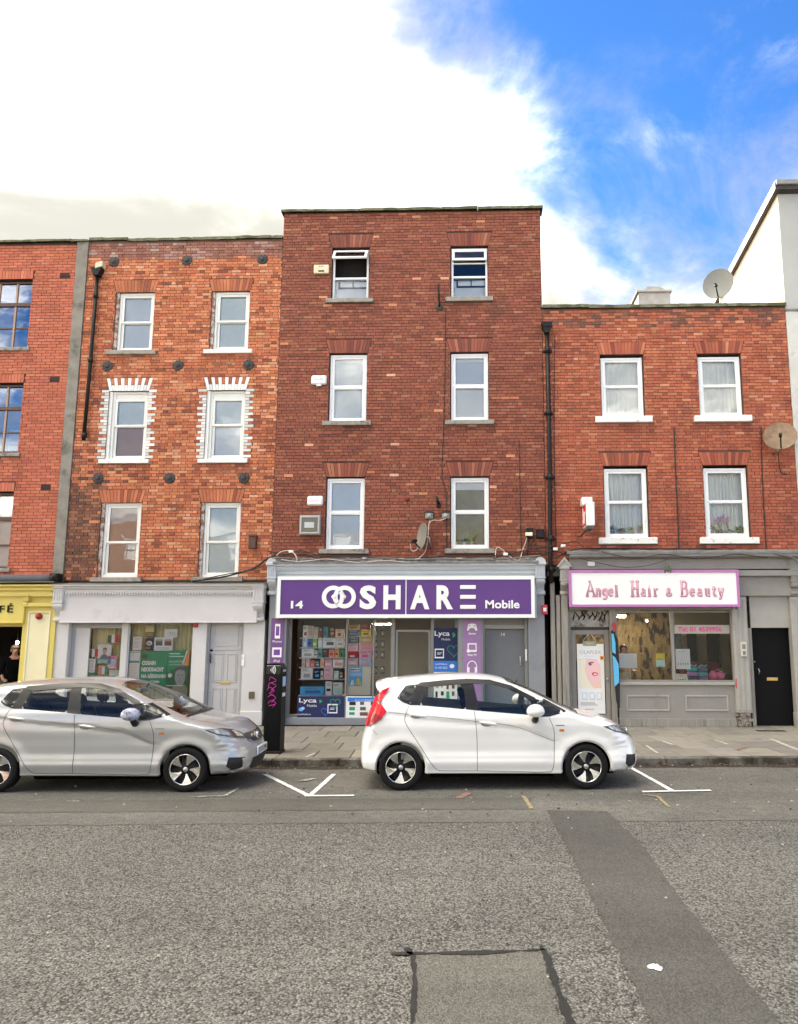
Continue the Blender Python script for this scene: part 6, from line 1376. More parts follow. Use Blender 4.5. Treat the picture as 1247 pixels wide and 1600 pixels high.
    # ---- pieces laid on the shell
    def panel(nm, poly, m, off=.004, proj='side', sides=(1,), parent=root, step=.07, axis=2.4, th=0.0):
        obs = []
        for sg in sides:
            b = bmesh.new(); vs_ = [b.verts.new((p[0], p[1], 0)) for p in poly]; b.faces.new(vs_)
            xs = [p[0] for p in poly]; ys_ = [p[1] for p in poly]
            if proj == 'cyl': sx_, sy_ = 4.0, .04
            else: sx_, sy_ = step, step
            k = math.floor(min(xs) / sx_) + 1
            while k * sx_ < max(xs): bmesh.ops.bisect_plane(b, geom=b.verts[:] + b.edges[:] + b.faces[:], plane_co=(k * sx_, 0, 0), plane_no=(1, 0, 0)); k += 1
            k = math.floor(min(ys_) / sy_) + 1
            while k * sy_ < max(ys_): bmesh.ops.bisect_plane(b, geom=b.verts[:] + b.edges[:] + b.faces[:], plane_co=(0, k * sy_, 0), plane_no=(0, 1, 0)); k += 1
            ok = True
            for v in b.verts:
                p, q = v.co.x, v.co.y
                if proj == 'side': h_, n_ = hit((p, 2 * sg, q), (0, -sg, 0)); fb = (p, .6 * sg, q); out = Vector((0, sg, 0))
                elif proj == 'top': h_, n_ = hit((p, q, 3), (0, 0, -1)); fb = (p, q, 1.2); out = Vector((0, 0, 1))
                else:
                    a = R(p); d = Vector((math.cos(a), math.sin(a) * sg, 0)); h_, n_ = hit(Vector((axis, 0, q)) + d * 3, -d); fb = (axis + d.x * .8, d.y * .8, q); out = d
                if h_ is None: v.co = Vector(fb)
                else:
                    if n_.dot(out) < 0: n_ = -n_
                    v.co = h_ + n_ * off
            bmesh.ops.triangulate(b, faces=b.faces[:]); bmesh.ops.recalc_face_normals(b, faces=b.faces[:])
            if th: 
                r_ = bmesh.ops.extrude_face_region(b, geom=b.faces[:]); 
                for v in [e for e in r_['geom'] if isinstance(e, bmesh.types.BMVert)]: v.co.y += th * sg
                bmesh.ops.recalc_face_normals(b, faces=b.faces[:])
            me_ = bpy.data.meshes.new(nm); b.to_mesh(me_); b.free(); me_.materials.append(m)
            for p_ in me_.polygons: p_.use_smooth = not th
            obs.append(link(nm, me_, parent))
        return obs
    def ribbon(nm, pts, wd, m, off=.0025, proj='side', sides=(1,), parent=body):
        """thin line following the shell (shut lines, creases)"""
        for sg in sides:
            dense = spline([(a, b, 0) for a, b in pts], max(8, int(sum(math.hypot(a[0] - b[0], a[1] - b[1]) for a, b in zip(pts[:-1], pts[1:])) / .04)))
            L_, R_ = [], []
            for i, p in enumerate(dense):
                t = (dense[min(i + 1, len(dense) - 1)] - dense[max(i - 1, 0)]).normalized(); n_ = Vector((-t.y, t.x, 0)) * wd / 2
                for lst, q in ((L_, p + n_), (R_, p - n_)):
                    if proj == 'side': h_, nn_ = hit((q.x, 2 * sg, q.y), (0, -sg, 0)); o_ = Vector((0, sg, 0))
                    elif proj == 'top': h_, nn_ = hit((q.x, q.y, 3), (0, 0, -1)); o_ = Vector((0, 0, 1))
                    else:
                        a = R(q.x); o_ = Vector((math.cos(a), math.sin(a) * sg, 0)); h_, nn_ = hit(Vector((2.4, 0, q.y)) + o_ * 3, -o_)
                    if h_ is None: lst.append(None); continue
                    if nn_.dot(o_) < 0: nn_ = -nn_
                    lst.append(h_ + nn_ * off)
            ok = [i for i in range(len(L_)) if L_[i] is not None and R_[i] is not None]
            if len(ok) > 1: MB().grid([[L_[i] for i in ok], [R_[i] for i in ok]]).build(nm, m, parent)
    both = (-1, 1)
    m_tint = glass('car glass', (.93, .97, .94), .02); m_trim = mat('car black trim', (.010, .009, .009), .35, spec=.4); m_seam = mat('shut line', (.05, .05, .048), .7); m_rub = mat('rubber', (.007, .007, .007), .8, spec=.25, bump=.1, bscale=120)
    for nm, poly in W.items(): panel('side_window', poly, m_tint, .001, 'side', both)
    panel('windscreen', WS, glass('windscreen glass', (.92, .97, .93), .02), .001, 'top')
    # black surround: pillars, deflectors over the doors, edge of the glass
    for poly in ([c(200, 142), c(236, 91), c(292, 84), c(280, 91), c(240, 97), c(206, 138)], [c(258, 163), c(280, 91), c(292, 84), c(322, 94), c(299, 171)], [c(200, 142), c(206, 138), c(228, 152), c(258, 163), c(299, 171), c(258, 170), c(225, 158)], [c(484, 82), c(529, 84), c(552, 193), c(495, 187)], [c(772, 158), c(740, 131), c(790, 146), c(822, 152), c(800, 158), c(800, 213), c(768, 211)], [c(822, 152), c(834, 148), c(926, 197), c(850, 217), c(800, 219), c(800, 213), c(850, 211), c(906, 194), c(860, 168)]):
        panel('pillar_trim', poly, m_trim, .004, 'side', both)
    for poly in ([c(286, 93), c(296, 80), c(400, 71), c(503, 66), c(506, 84), c(484, 87), c(330, 99)], [c(502, 66), c(600, 70), c(690, 93), c(790, 142), c(800, 152), c(772, 156), c(735, 133), c(680, 107), c(600, 88), c(504, 84)]):
        panel('wind_deflector', poly, m_trim, .012, 'side', both)
    # shut lines and the shoulder line
    for pts in ([c(530, 195), c(540, 300), c(541, 438)], [c(541, 438), c(700, 442), c(830, 444), c(860, 430), c(868, 330), c(866, 270), c(848, 222)], [c(541, 438), c(400, 437), c(372, 432), c(340, 395), c(290, 320), c(240, 245), c(236, 215), c(252, 172)]): ribbon('shut_or_crease_line', pts, .007, m_seam, sides=both)
    m_soft = mat('crease shade and badge grey', (.22, .21, .20), .6)  # grey lines paint the shade of body creases; badge shares the colour
    ribbon('shut_or_crease_line', [c(120, 290), c(90, 262), c(70, 240)], .005, m_soft, sides=both); ribbon('shut_or_crease_line', [c(160, 197), c(250, 206), c(400, 220), c(540, 236), c(650, 248), c(720, 262), c(800, 292), c(868, 318)], .006, m_soft, sides=both)
    ribbon('shut_or_crease_line', [c(335, 446), c(600, 452), c(886, 452)], .006, m_soft, sides=both)
    ribbon('bonnet_gap', [(2.44, .655), (2.6, .66), (2.85, .60), (3.02, .50)], .008, m_seam, proj='top'); ribbon('bonnet_gap', [(2.44, -.655), (2.6, -.66), (2.85, -.60), (3.02, -.50)], .008, m_seam, proj='top')
    for zx, zy in ((290, 210), (588, 243)):
        u, z = c(zx, zy)
        for sg in both:
            h_, n_ = hit((u, 2 * sg, z), (0, -sg, 0)); b = MB()
            rows = []
            for i in range(11):
                t = i / 10; uu = u - .13 + .26 * t; bow = math.sin(math.pi * t) ** .5; rows.append([(uu, h_.y + sg * (.006 + .030 * bow * math.cos(a)), z - .035 * (t - .5) + .024 * bow * math.sin(a)) for a in [math.pi * q / 6 - math.pi / 2 for q in range(7)]])
            b.grid(rows); b.build('door_handle', paint, root)
            cup = [(u - .10 + .16 * (.5 - .5 * math.cos(6.2832 * k / 16)), z - .012 + .034 * math.sin(6.2832 * k / 16)) for k in range(16)]
            panel('handle_cup', cup, m_soft, .003, 'side', (sg,))  # flat patch, shade of the handle recess put into its grey
    # lamps
    m_red = mat('red lamp', (.55, .012, .022), .22, spec=.3); m_redd = mat('dark red lamp', (.26, .006, .010), .25, spec=.3)
    m_lamp = mat('lamp glass', (.30, .32, .34), .08, metal=.6, coat=1.0, var=.5, vscale=18); m_lampd = mat('lamp dark', (.05, .055, .06), .12, coat=1.0)
    tl = [c(172, 98), c(150, 130), c(132, 160), c(160, 197), c(140, 222), c(104, 248), c(72, 262), c(70, 245), c(88, 200), c(108, 150), c(140, 110)]
    for o in panel('tail_lamp', [(p[0] * 1.02 - .004, p[1]) for p in tl], m_red, .020, 'side', both): pass
    panel('tail_lamp', [c(140, 222), c(104, 248), c(76, 260), c(92, 215), c(112, 205)], m_redd, .024, 'side', both)
    hl = [(66, .835), (50, .838), (36, .80), (27, .735), (26, .672), (36, .690), (46, .722), (57, .768)]
    panel('headlamp', hl, m_lampd, .006, 'cyl', both); panel('headlamp', [(63, .828), (51, .83), (45, .80), (43, .735), (47, .74), (56, .775)], m_lamp, .009, 'cyl', both); panel('headlamp', [(41, .80), (36, .785), (30, .725), (30, .70), (38, .715)], mat('lamp lens', (.62, .60, .50), .05, metal=.5, coat=1.0), .010, 'cyl', both)
    u, z = c(900, 273); panel('indicator', [(u - .03, z - .014), (u + .03, z - .014), (u + .034, z), (u + .03, z + .014), (u - .03, z + .014), (u - .034, z)], mat('amber lens', (.65, .16, .015), .2, coat=.5), .006, 'side', both)
    u, z = c(893, 253); panel('badge', [(u - .06, z - .007), (u + .06, z - .007), (u + .06, z + .007), (u - .06, z + .007)], m_soft, .003, 'side', both)
    # nose
    panel('grille', [(-25, .735), (-26, .66), (-20, .615), (0, .60), (20, .615), (26, .66), (25, .735), (0, .725)], mat('grille black', (.012, .012, .014), .25), .006, 'cyl')
    panel('grille_bar', [(-26, .645), (-19, .60), (0, .585), (19, .60), (26, .645), (26, .66), (19, .617), (0, .602), (-19, .617), (-26, .66)], m_chrome, .012, 'cyl')
    h_, n_ = hit((4, 0, .665), (-1, 0, 0)); b = MB(); fu = h_.x + .016
    for a, q in (((-.032, .045), (-.022, -.045)), ((.032, .045), (.022, -.045)), ((-.026, 0), (.026, 0))): b.tube([(fu, a[0], .665 + a[1]), (fu, q[0], .665 + q[1])], .009, 6)
    ring_ = [(fu - .004, .058 * math.cos(6.2832 * k / 20) * (1 - .12 * math.sin(6.2832 * k / 20)), .665 + .056 * math.sin(6.2832 * k / 20)) for k in range(21)]; b.tube(ring_, .006, 6, caps=False); b.build('emblem', m_chrome, root)
    panel('lower_intake', [(-23, .40), (-25, .27), (-18, .235), (18, .235), (25, .27), (23, .40)], mat('intake black', (.008, .008, .009), .6), .006, 'cyl')
    panel('fog_recess', [(48, .455), (33, .43), (33, .30), (45, .285), (50, .34)], mat('intake black', (.008, .008, .009), .6), .006, 'cyl', both)
    panel('bumper_blade', [(37, .42), (31, .43), (29, .29), (44, .255), (47, .28), (36, .30)], paint, .016, 'cyl', both)
    if plate:
        h_, n_ = hit((4, 0, .46), (-1, 0, 0)); b = MB().bbox(h_.x + .0, h_.x + .025, -.26, .26, .42, .53, .004); pl_ = b.build('number_plate', mat('plate white', (.72, .73, .74), .35), root)
        MB().box(h_.x + .02, h_.x + .0262, -.255, -.205, .422, .528).build('plate_band', CM('blue'), pl_)
        tm = text_mesh(plate, .095, .001, .0008)
        vv = [v.co.copy() for v in tm.vertices]; a_, b_ = min(v.x for v in vv), max(v.x for v in vv)
        for v in tm.vertices: v.co = Vector((h_.x + .0268, -((v.co.x - (a_ + b_) / 2) * .40 / (b_ - a_) + .025) * -1, .443 + v.co.y))
        tm.materials.clear(); tm.materials.append(m_black); link('plate_lettering', tm, pl_)
    # tailgate glass and rear plate recess (not seen from here)
    for pts in ([(180 - 38, 1.33), (180, 1.345), (180 + 38, 1.33), (180 + 42, 1.04), (180, 1.02), (180 - 42, 1.04)],):
        panel('rear_window', pts, mat('dark rear glass', (.015, .017, .017), .06), .004, 'cyl', axis=.55)
    # mirrors
    for sg in both:
        u, z = c(786, 192); h_, n_ = hit((u, 2 * sg, z - .10), (0, -sg, 0)); y0 = h_.y
        b = MB(); rows = []
        for i in range(13):
            t = i / 12; a = -math.cos(math.pi * t); rr = math.sin(math.pi * t) ** .62; rows.append([(u + .125 * math.cos(q) * rr * (.95 if math.cos(q) > 0 else 1.05), y0 + sg * (.15 + .11 * a), z + .004 + .098 * math.sin(q) * rr * (1.0 if math.sin(q) > 0 else .80)) for q in [6.2832 * k / 18 for k in range(19)]])
        b.grid(rows); mo = b.build('door_mirror', o_mirror, root)
        s_ = MB(); s_.tube([(u + .005, y0 + sg * .005, z - .125), (u + .01, y0 + sg * .05, z - .115), (u + .005, y0 + sg * .13, z - .045)], [.05, .04, .035], 10); s_.build('mirror_stalk', m_trim, mo)
    # sill skirt, wheel-arch liners, floor
    liner = mat('arch liner', (.003, .003, .003), .95, spec=.1)
    for uc in (0.0, 2.53):
        for sg in both:
            b = MB(); n = 28; ang = [-.20 + (math.pi + .40) * k / n for k in range(n + 1)]
            out_y = []
            rowo, rowi, rowi2 = [], [], []
            for a in ang:
                u, z = uc + ARCH * math.cos(a), .30 + ARCH * math.sin(a); h_, _ = hit((u + .004 * math.cos(a), 2 * sg, z + .004 * math.sin(a)), (0, -sg, 0)); yy = h_.y if h_ else .78 * sg
                rowo.append((u, yy, z)); rowi.append((uc + (ARCH - .02) * math.cos(a), yy - sg * .022, .30 + (ARCH - .02) * math.sin(a))); rowi2.append((uc + (ARCH - .004) * math.cos(a), sg * .42, .30 + (ARCH - .004) * math.sin(a)))
            b.grid([rowi, rowi2]); b.add(rowi2 + [(uc, sg * .42, .30)], [[k, k + 1, n + 1] for k in range(n)]); b.build('wheel_arch', liner, root)
            MB().grid([rowo, rowi]).build('arch_lip', paint, root)
    b = MB(); b.bbox(-.30, 2.95, -.72, .72, .215, .30, .02); b.bbox(.42, 2.10, -.76, .76, .205, .34, .02); b.bbox(.40, 2.12, -.60, .60, .135, .22, .02); b.bbox(-.35, .40, -.45, .45, .15, .25, .02); b.bbox(2.12, 3.0, -.45, .45, .15, .25, .02); b.build('floor_pan', liner, root)  # lowest boxes added to darken the road beneath the car
    # wheels
    m_alloy = mat('polished alloy', (.72, .72, .71), .22, metal=1.0); m_alloyd = mat('dark alloy', (.006, .006, .006), .4, spec=.3)
    tyre = MB().lathe([(.205, -.085), (.225, -.098), (.262, -.102), (.288, -.092), (.2985, -.07), (.301, -.03), (.301, .03), (.2985, .07), (.288, .092), (.262, .102), (.225, .098), (.205, .085)], (0, 0, 0), 'y', 48)
    tyre_me = tyre.mesh('wheel', m_rub)
    rim = MB(); rim.lathe([(.208, -.088), (.204, -.096), (.198, -.094), (.192, -.070), (.186, -.03), (.186, .08)], (0, 0, 0), 'y', 48); rim_me = rim.mesh('rim', m_alloy)
    dish = MB(); dish.lathe([(.001, -.056), (.05, -.060), (.07, -.050), (.19, -.040), (.19, .0)], (0, 0, 0), 'y', 40); dish_me = dish.mesh('rim_dish', m_alloyd)
    sp = MB()
    A0 = [(.062, -10), (.10, -13), (.15, -21), (.196, -27), (.197, -14), (.197, 0), (.196, 12), (.15, 12), (.10, 10), (.062, 8)]
    def pol(r_, a): return (r_ * math.cos(R(a)), r_ * math.sin(R(a)))
    pts = [pol(r_, a) for r_, a in A0]; n = len(pts)
    def yf(q): r_ = math.hypot(*q); return -.062 - .032 * min(1, max(0, (r_ - .05) / .14)) ** .7
    v = [(a, yf((a, b_)), b_) for a, b_ in pts] + [(a, yf((a, b_)) + .028, b_) for a, b_ in pts]
    sp.add(v, [list(range(n))] + [[i, (i + 1) % n, (i + 1) % n + n, i + n] for i in range(n)]); sp_me = sp.mesh('spoke', m_alloy)
    hub = MB().lathe([(.001, -.078), (.022, -.077), (.032, -.070), (.036, -.05)], (0, 0, 0), 'y', 24); hub_me = hub.mesh('hub_cap', m_steel)
    bar_me = MB().bbox(.085, .175, -.055, -.043, -.012, .012, .004).mesh('spoke_web', m_alloyd)
    for uc in (0.0, 2.53):
        for sg in both:
            w_ = link('wheel', tyre_me, root, (uc, sg * .735, WR)); w_.rotation_euler = (0, rnd.uniform(0, 1.2), math.pi if sg > 0 else 0)
            for nm, mm_ in (('rim', rim_me), ('rim_dish', dish_me), ('hub_cap', hub_me)): link(nm, mm_, w_)
            for k in range(5):
                s_ = link('spoke', sp_me, w_); s_.rotation_euler = (0, R(72 * k), 0); s2 = link('spoke_web', bar_me, w_); s2.rotation_euler = (0, R(72 * k + 36), 0)
    # cabin
    m_seat = mat('seat cloth', (.012, .012, .013), .9, var=.2, vscale=20); m_dash = mat('dashboard', (.02, .019, .018), .6); m_inner = mat('cabin lining', (.16, .155, .145), .85)
    def seat(u, y, wd=.25, rear=False):
        b = MB(); b.bbox(u - .24, u + .24, y - wd, y + wd, .42, .60, .06)
        b2 = MB().bbox(-.07, .07, y - wd * .95, y + wd * .95, 0, .58, .05)
        for i, p in enumerate(b2.v): pass
        b2.xf(lambda p: Vector((u - .24 - p.z * .30 + p.x, p.y, .56 + p.z * .92))); b.add(b2.v, b2.f)
        if not rear: 
            b3 = MB().bbox(-.05, .05, y - .13, y + .13, 0, .17, .04); b3.xf(lambda p: Vector((u - .44 + p.x - p.z * .25, p.y, 1.12 + p.z))); b.add(b3.v, b3.f); b.tube([(u - .42, y - .06, 1.02), (u - .44, y - .06, 1.14)], .01, 6); b.tube([(u - .42, y + .06, 1.02), (u - .44, y + .06, 1.14)], .01, 6)
        b.build('seat', m_seat, root)
    seat(1.32, .36); seat(1.32, -.36); seat(.38, 0, .56, True)
    for y in (-.32, .32): b = MB().bbox(-.035, .035, y - .11, y + .11, 0, .12, .03); b.xf(lambda p: Vector((-.10 + p.x, p.y, 1.06 + p.z))); b.build('headrest', m_seat, root)
    b = MB(); b.prism([(2.02, .55), (1.93, .80), (2.0, .93), (2.12, .965), (2.46, .95), (2.5, .55)], -.74, .74); b.build('dashboard', m_dash, root)
    ring_ = []
    for k in range(25): a = 6.2832 * k / 24; ring_.append((1.80 - .165 * math.sin(a) * .42, -.36 + .185 * math.cos(a), .90 + .185 * math.sin(a) * .9))
    b = MB().tube(ring_, .014, 8, caps=False); b.tube([(1.80, -.36, .90), (1.98, -.36, .83)], .035, 8); b.tube([(1.80, -.53, .90), (1.80, -.19, .90)], .014, 6); b.build('steering_wheel', m_seat, root)
    b = MB(); b.bbox(.0, 2.3, -.805, -.775, .40, .945, .01); b.bbox(.0, 2.3, .775, .805, .40, .945, .01); b.bbox(-.30, 2.3, -.77, .77, .36, .42, .02); b.bbox(-.42, -.18, -.70, .70, .4, .90, .03); b.build('cabin_trim', m_inner, root)
    b = MB().bbox(1.60, 1.63, -.13, .13, 1.29, 1.36, .012); b.tube([(1.64, 0, 1.36), (1.68, 0, 1.42)], .012, 6); b.build('rear_view_mirror', m_trim, root)
    # wipers at the foot of the windscreen
    ribbon('wiper', [(2.46, .55), (2.43, .30), (2.44, -.05)], .022, m_trim, .016, 'top', parent=root); ribbon('wiper', [(2.47, .05), (2.44, -.2), (2.42, -.52)], .022, m_trim, .016, 'top', parent=root)
    panel('cowl', [(2.47, .62), (2.50, .3), (2.515, 0), (2.50, -.3), (2.47, -.62), (2.43, -.60), (2.445, -.3), (2.458, 0), (2.445, .3), (2.43, .60)], m_trim, .004, 'top')
    if o_extra: o_extra(root, hit, c, panel)
    LOCAL[0] = False
    return root
m_white = mat('white car paint', (.80, .80, .785), .28, coat=1.0, coatr=.03); m_silver = mat('silver car paint', (.42, .43, .43), .32, metal=.4, coat=1.0, coatr=.03)
m_bag = mat('plastic bag wrap', (.42, .44, .58), .25, bump=1.0, bscale=30, var=.3, vscale=25, dirt=(.10, .10, .14), dscale=14, dlo=.5, dhi=.6)
# positions: the cars' near flanks stand about 6.5 m in front of the house line
def place(u_rear, v_rear, u_front, v_front):
    a, b = G(u_rear, v_rear), G(u_front, v_front); return a, b
wy = .735 + .102
aW = math.atan2(.150, 2.53)
cW = car('hatchback_car', 'white hatchback parked in front of the phone shop', (-1.075 - math.sin(aW) * wy, -6.56 + wy, 0.004), aW, m_white, m_white)
aS = R(2.2)
cS = car('hatchback_car', 'silver hatchback parked in front of the lilac-grey shop, cut by the picture edge', (-6.52, -6.84 + wy, 0.004), aS, m_silver, m_bag, plate='12-D-12984')
cS.scale = (1, 1, .97)
# ------------------------------------------------------------------ salon sign
ySl = -.34
AS = empty('shop_sign', (4.2, -.24, PZ(1020, 920, ySl))); tag(AS, 'white hair salon sign with mauve frame and pink slab letters', 'sign')
x0, x1 = PXx(889, 920, ySl), PXx(1155.5, 920, ySl); z1, z0 = PZ(1020, 890.5, ySl), PZ(1020, 948.5, ySl)
m_mv = mat('mauve frame', (.44, .17, .40), .45, var=.08, vscale=4); m_sgw = mat('white acrylic', (.86, .85, .83), .3, var=.02)
MB().bbox(x0 + .01, x1 - .01, ySl + .03, -.10, z0 + .01, z1 - .01, .008).build('box', mat('sign edge', (.30, .12, .27), .5), AS)
b = MB(); frame_ring(b, x0, x1, z0, z1, ySl - .012, ySl + .05, .058); b.build('frame', m_mv, AS); MB().box(x0 + .05, x1 - .05, ySl + .010, ySl + .03, z0 + .05, z1 - .05).build('panel', m_sgw, AS)
GLY = {'A': [[(0, 0), (.3, 1), (.6, 0)], [(.12, .35), (.48, .35)], [(-.08, 0), (.16, 0)], [(.44, 0), (.70, 0)], [(.16, 1), (.34, 1)]],
 'n': [[(.1, 0), (.1, .66)], [(-.02, .66), (.1, .66)], [(.1, .5), (.22, .64), (.36, .66), (.46, .56), (.46, 0)], [(-.02, 0), (.22, 0)], [(.35, 0), (.58, 0)]],
 'g': [[(.26 + .2 * math.cos(6.2832 * k / 12), .38 + .26 * math.sin(6.2832 * k / 12)) for k in range(13)], [(.46, .62), (.46, -.1), (.38, -.26), (.2, -.28), (.08, -.2)], [(.44, .62), (.58, .64)]],
 'e': [[(.06, .36), (.5, .36), (.46, .56), (.3, .67), (.12, .58), (.05, .36), (.1, .12), (.28, 0), (.48, .1)]],
 'l': [[(.12, .98), (.28, 1), (.28, 0)], [(.08, 0), (.48, 0)]],
 'H': [[(.1, 0), (.1, 1)], [(.5, 0), (.5, 1)], [(.1, .52), (.5, .52)], [(-.04, 0), (.24, 0)], [(.36, 0), (.64, 0)], [(-.04, 1), (.24, 1)], [(.36, 1), (.64, 1)]],
 'a': [[(.1, .56), (.28, .67), (.44, .56), (.44, .05), (.56, 0)], [(.44, .4), (.2, .38), (.06, .2), (.14, .03), (.3, .02), (.44, .16)]],
 'i': [[(.12, .66), (.28, .66), (.28, 0)], [(.08, 0), (.48, 0)], [(.24, .88), (.30, .88)]],
 'r': [[(.06, .66), (.2, .66), (.2, 0)], [(.04, 0), (.40, 0)], [(.2, .42), (.32, .62), (.46, .66), (.54, .58)]],
 '&': [[(.56, 0), (.16, .6), (.18, .76), (.3, .82), (.4, .72), (.36, .58), (.1, .3), (.08, .12), (.22, 0), (.4, .06), (.54, .34)]],
 'B': [[(.1, 0), (.1, 1)], [(-.04, 1), (.36, 1), (.5, .88), (.48, .62), (.34, .53), (.1, .53)], [(.34, .53), (.54, .42), (.56, .14), (.42, 0), (-.04, 0)]],
 'u': [[(-.02, .66), (.12, .66), (.12, .18), (.2, .02), (.34, .02), (.46, .16)], [(.34, .66), (.46, .66), (.46, 0), (.58, 0)]],
 't': [[(.22, .9), (.22, .12), (.32, .01), (.5, .08)], [(.04, .66), (.46, .66)]],
 'y': [[(.04, .66), (.28, .02)], [(.54, .66), (.22, -.26), (.04, -.26)], [(-.06, .66), (.18, .66)], [(.40, .66), (.66, .66)]]}
m_ltr = mat('mauve letter edge', (.50, .17, .30), .5); m_ltri = mat('pale letter face', (.72, .44, .50), .5)
def glyph(ch, u0, u1, vb, vt):
    xa, xb = PXx(u0, vb, ySl), PXx(u1, vb, ySl); za, zb = PZ(1020, vb, ySl), PZ(1020, vt, ySl); b1, b2 = MB(), MB()
    for st in GLY[ch]:
        q = [(xa + (xb - xa) * p[0] / .6, ySl + .008, za + (zb - za) * p[1]) for p in st]
        b1.tube(q, .027, 6); b2.tube([(p[0], p[1] - .006, p[2]) for p in q], .011, 6)
    fl = lambda p: Vector((p.x, ySl + .008 + (p.y - ySl - .008) * .35, p.z))
    o = b1.xf(fl).build('letter', m_ltr, AS); b2.xf(lambda p: Vector((p.x, ySl - .001 + (p.y - ySl) * .2, p.z))).build('letter_face', m_ltri, o)
for ch, u0, u1, cap in (('A', 917, 929, 1), ('n', 931.5, 939.5, 0), ('g', 941.5, 949.5, 0), ('e', 951, 959, 0), ('l', 960, 967.5, 0), ('H', 986.5, 998.5, 1), ('a', 1002, 1009.5, 0), ('i', 1011.5, 1019, 0), ('r', 1021, 1029, 0), ('&', 1041, 1050, 2), ('B', 1064, 1075, 1), ('e', 1078.5, 1086.5, 0), ('a', 1090, 1098, 0), ('u', 1102, 1110, 0), ('t', 1113, 1121, 0), ('y', 1123, 1131, 0)):
    glyph(ch, u0, u1, 931.2, 908.5 if cap == 1 else (914.5 if cap == 0 else 917))
ox, oz = P(1043, 887, -.34); b = MB().ell((ox, -.34, oz), .05, .04, .10, 10, 8)
for k in (-1, 1): b.ell((ox + .06 * k, -.34, oz - .05), .03, .03, .07, 8, 6)
b.build('finial', mat('mossy finial', (.10, .12, .07), .8), AS)
# ------------------------------------------------------------------ wall fittings
def fit(name, label, cat, u, v, y, w_, h_, d, m, extra=None, bev=.012):
    x, z = P(u, v, y - d); e = empty(name, (x, y, z)); tag(e, label, cat); MB().bbox(x - w_ / 2, x + w_ / 2, y - d, y, z - h_ / 2, z + h_ / 2, bev).build('case', m, e)
    if extra: extra(e, x, z, y - d)
    return e
m_yw = mat('yellowed alarm plastic', (.66, .60, .40), .5, var=.1); m_wp_ = mat('white plastic', (.78, .78, .76), .4, var=.04)
def ex1(e, x, z, y): MB().bbox(x - .07, x + .07, y - .004, y + .01, z - .075, z - .035, .004).build('sounder', m_black, e); put_text('lettering', 'ALARM', x, z + .045, y - .001, .05, CM('text'), e, depth=.001, width=.12)
fit('alarm_box', 'yellowed alarm box beside the open top-floor window', 'alarm box', 502, 420, -.005, .36, .22, .09, m_yw, ex1)
def ex2(e, x, z, y): MB().bbox(x - .06, x + .06, y + .01, y + .05, z - .15, z - .115, .006).build('bell', m_wp_, e); put_text('lettering', 'SECURE', x, z - .01, y - .001, .06, CM('grey'), e, depth=.001, width=.2)
fit('alarm_box', 'white alarm box beside the left second-floor window', 'alarm box', 498, 593, -.005, .36, .22, .08, m_wp_, ex2, .03); 
def ex3(e, x, z, y): put_text('lettering', 'alarms', x, z - .02, y - .001, .06, CM('rose'), e, depth=.001, width=.2)
fit('alarm_box', 'white alarm box above the grey meter box', 'alarm box', 492, 782, -.005, .36, .22, .08, m_wp_, ex3, .03)
def ex4(e, x, z, y):
    b = MB(); frame_ring(b, x - .22, x + .22, z - .20, z + .20, y - .015, y + .02, .035); b.build('door_frame', mat('meter frame', (.42, .42, .39), .5), e); MB().box(x - .18, x + .18, y - .002, y + .004, z - .16, z + .16).build('door_panel', mat('meter dark', (.14, .13, .11), .5), e); MB().bbox(x - .12, x + .10, y - .01, y + .0, z - .07, z + .06, .004).build('meter', mat('meter face', (.50, .52, .52), .4), e); MB().bbox(x - .10, x + .10, y - .012, y, z - .15, z - .09, .004).build('label_strip', mat('meter green', (.14, .17, .08), .6), e)
fit('meter_box', 'square grey meter box left of the first-floor window', 'meter box', 484, 820, -.005, .47, .45, .14, mat('meter case', (.30, .295, .27), .6, var=.1), ex4)
fit('red_beacon', 'small dark red beacon on the brick between the first-floor windows', 'beacon', 635.5, 779, -.005, .10, .09, .06, mat('beacon red', (.20, .012, .02), .4), None, .03)
def ex5(e, x, z, y): b = MB(); b.tube([(x, -.02, z + .03), (x, -.10, z + .05), (x - .02, -.12, z + .20)], .022, 8); b.build('arm', m_iron, e)
e = empty('wall_bracket', (*[P(686, 479, -.03)[0], -.01], P(686, 479, -.03)[1])); x, z = P(686, 479, -.03); tag(e, 'old iron bracket with round plate beside the top right window', 'bracket')
MB().lathe([(.001, -.03), (.09, -.028), (.105, 0)], (x, -.008, z), 'y', 20).build('plate', mat('rust iron', (.07, .045, .03), .8, var=.4, vscale=25), e); MB().tube([(x, -.03, z), (x + .01, -.09, z + .06), (x - .01, -.10, z + .40), (x - .02, -.10, z + .52)], .022, 8).build('arm', m_iron, e)
x, z = P(684, 785, -.05); e = empty('wall_bracket', (x, -.01, z)); tag(e, 'short dark iron stub beside the lower right window', 'bracket'); MB().tube([(x + .02, -.01, z - .05), (x, -.08, z + .02), (x - .03, -.10, z + .14)], [.045, .035, .02], 8).build('arm', m_iron, e); MB().ell((x + .02, -.03, z - .06), .05, .03, .07).build('plate', m_iron, e)
for u, v, lab in ((670.5, 805, 'left of the pair of small grey junction lamps above the small dish'), (696.5, 805, 'right of the pair of small grey junction lamps above the small dish')):
    def ex6(e, x, z, y): MB().ell((x, y, z - .01), .06, .03, .055).build('lens', mat('dull lens', (.32, .32, .29), .25), e); MB().bbox(x - .10, x + .10, y - .02, y + .1, z + .06, z + .085, .006).build('cap', m_iron, e)
    fit('junction_lamp', lab, 'lamp', u, v, -.005, .17, .16, .08, mat('junction grey', (.24, .24, .22), .6), ex6)
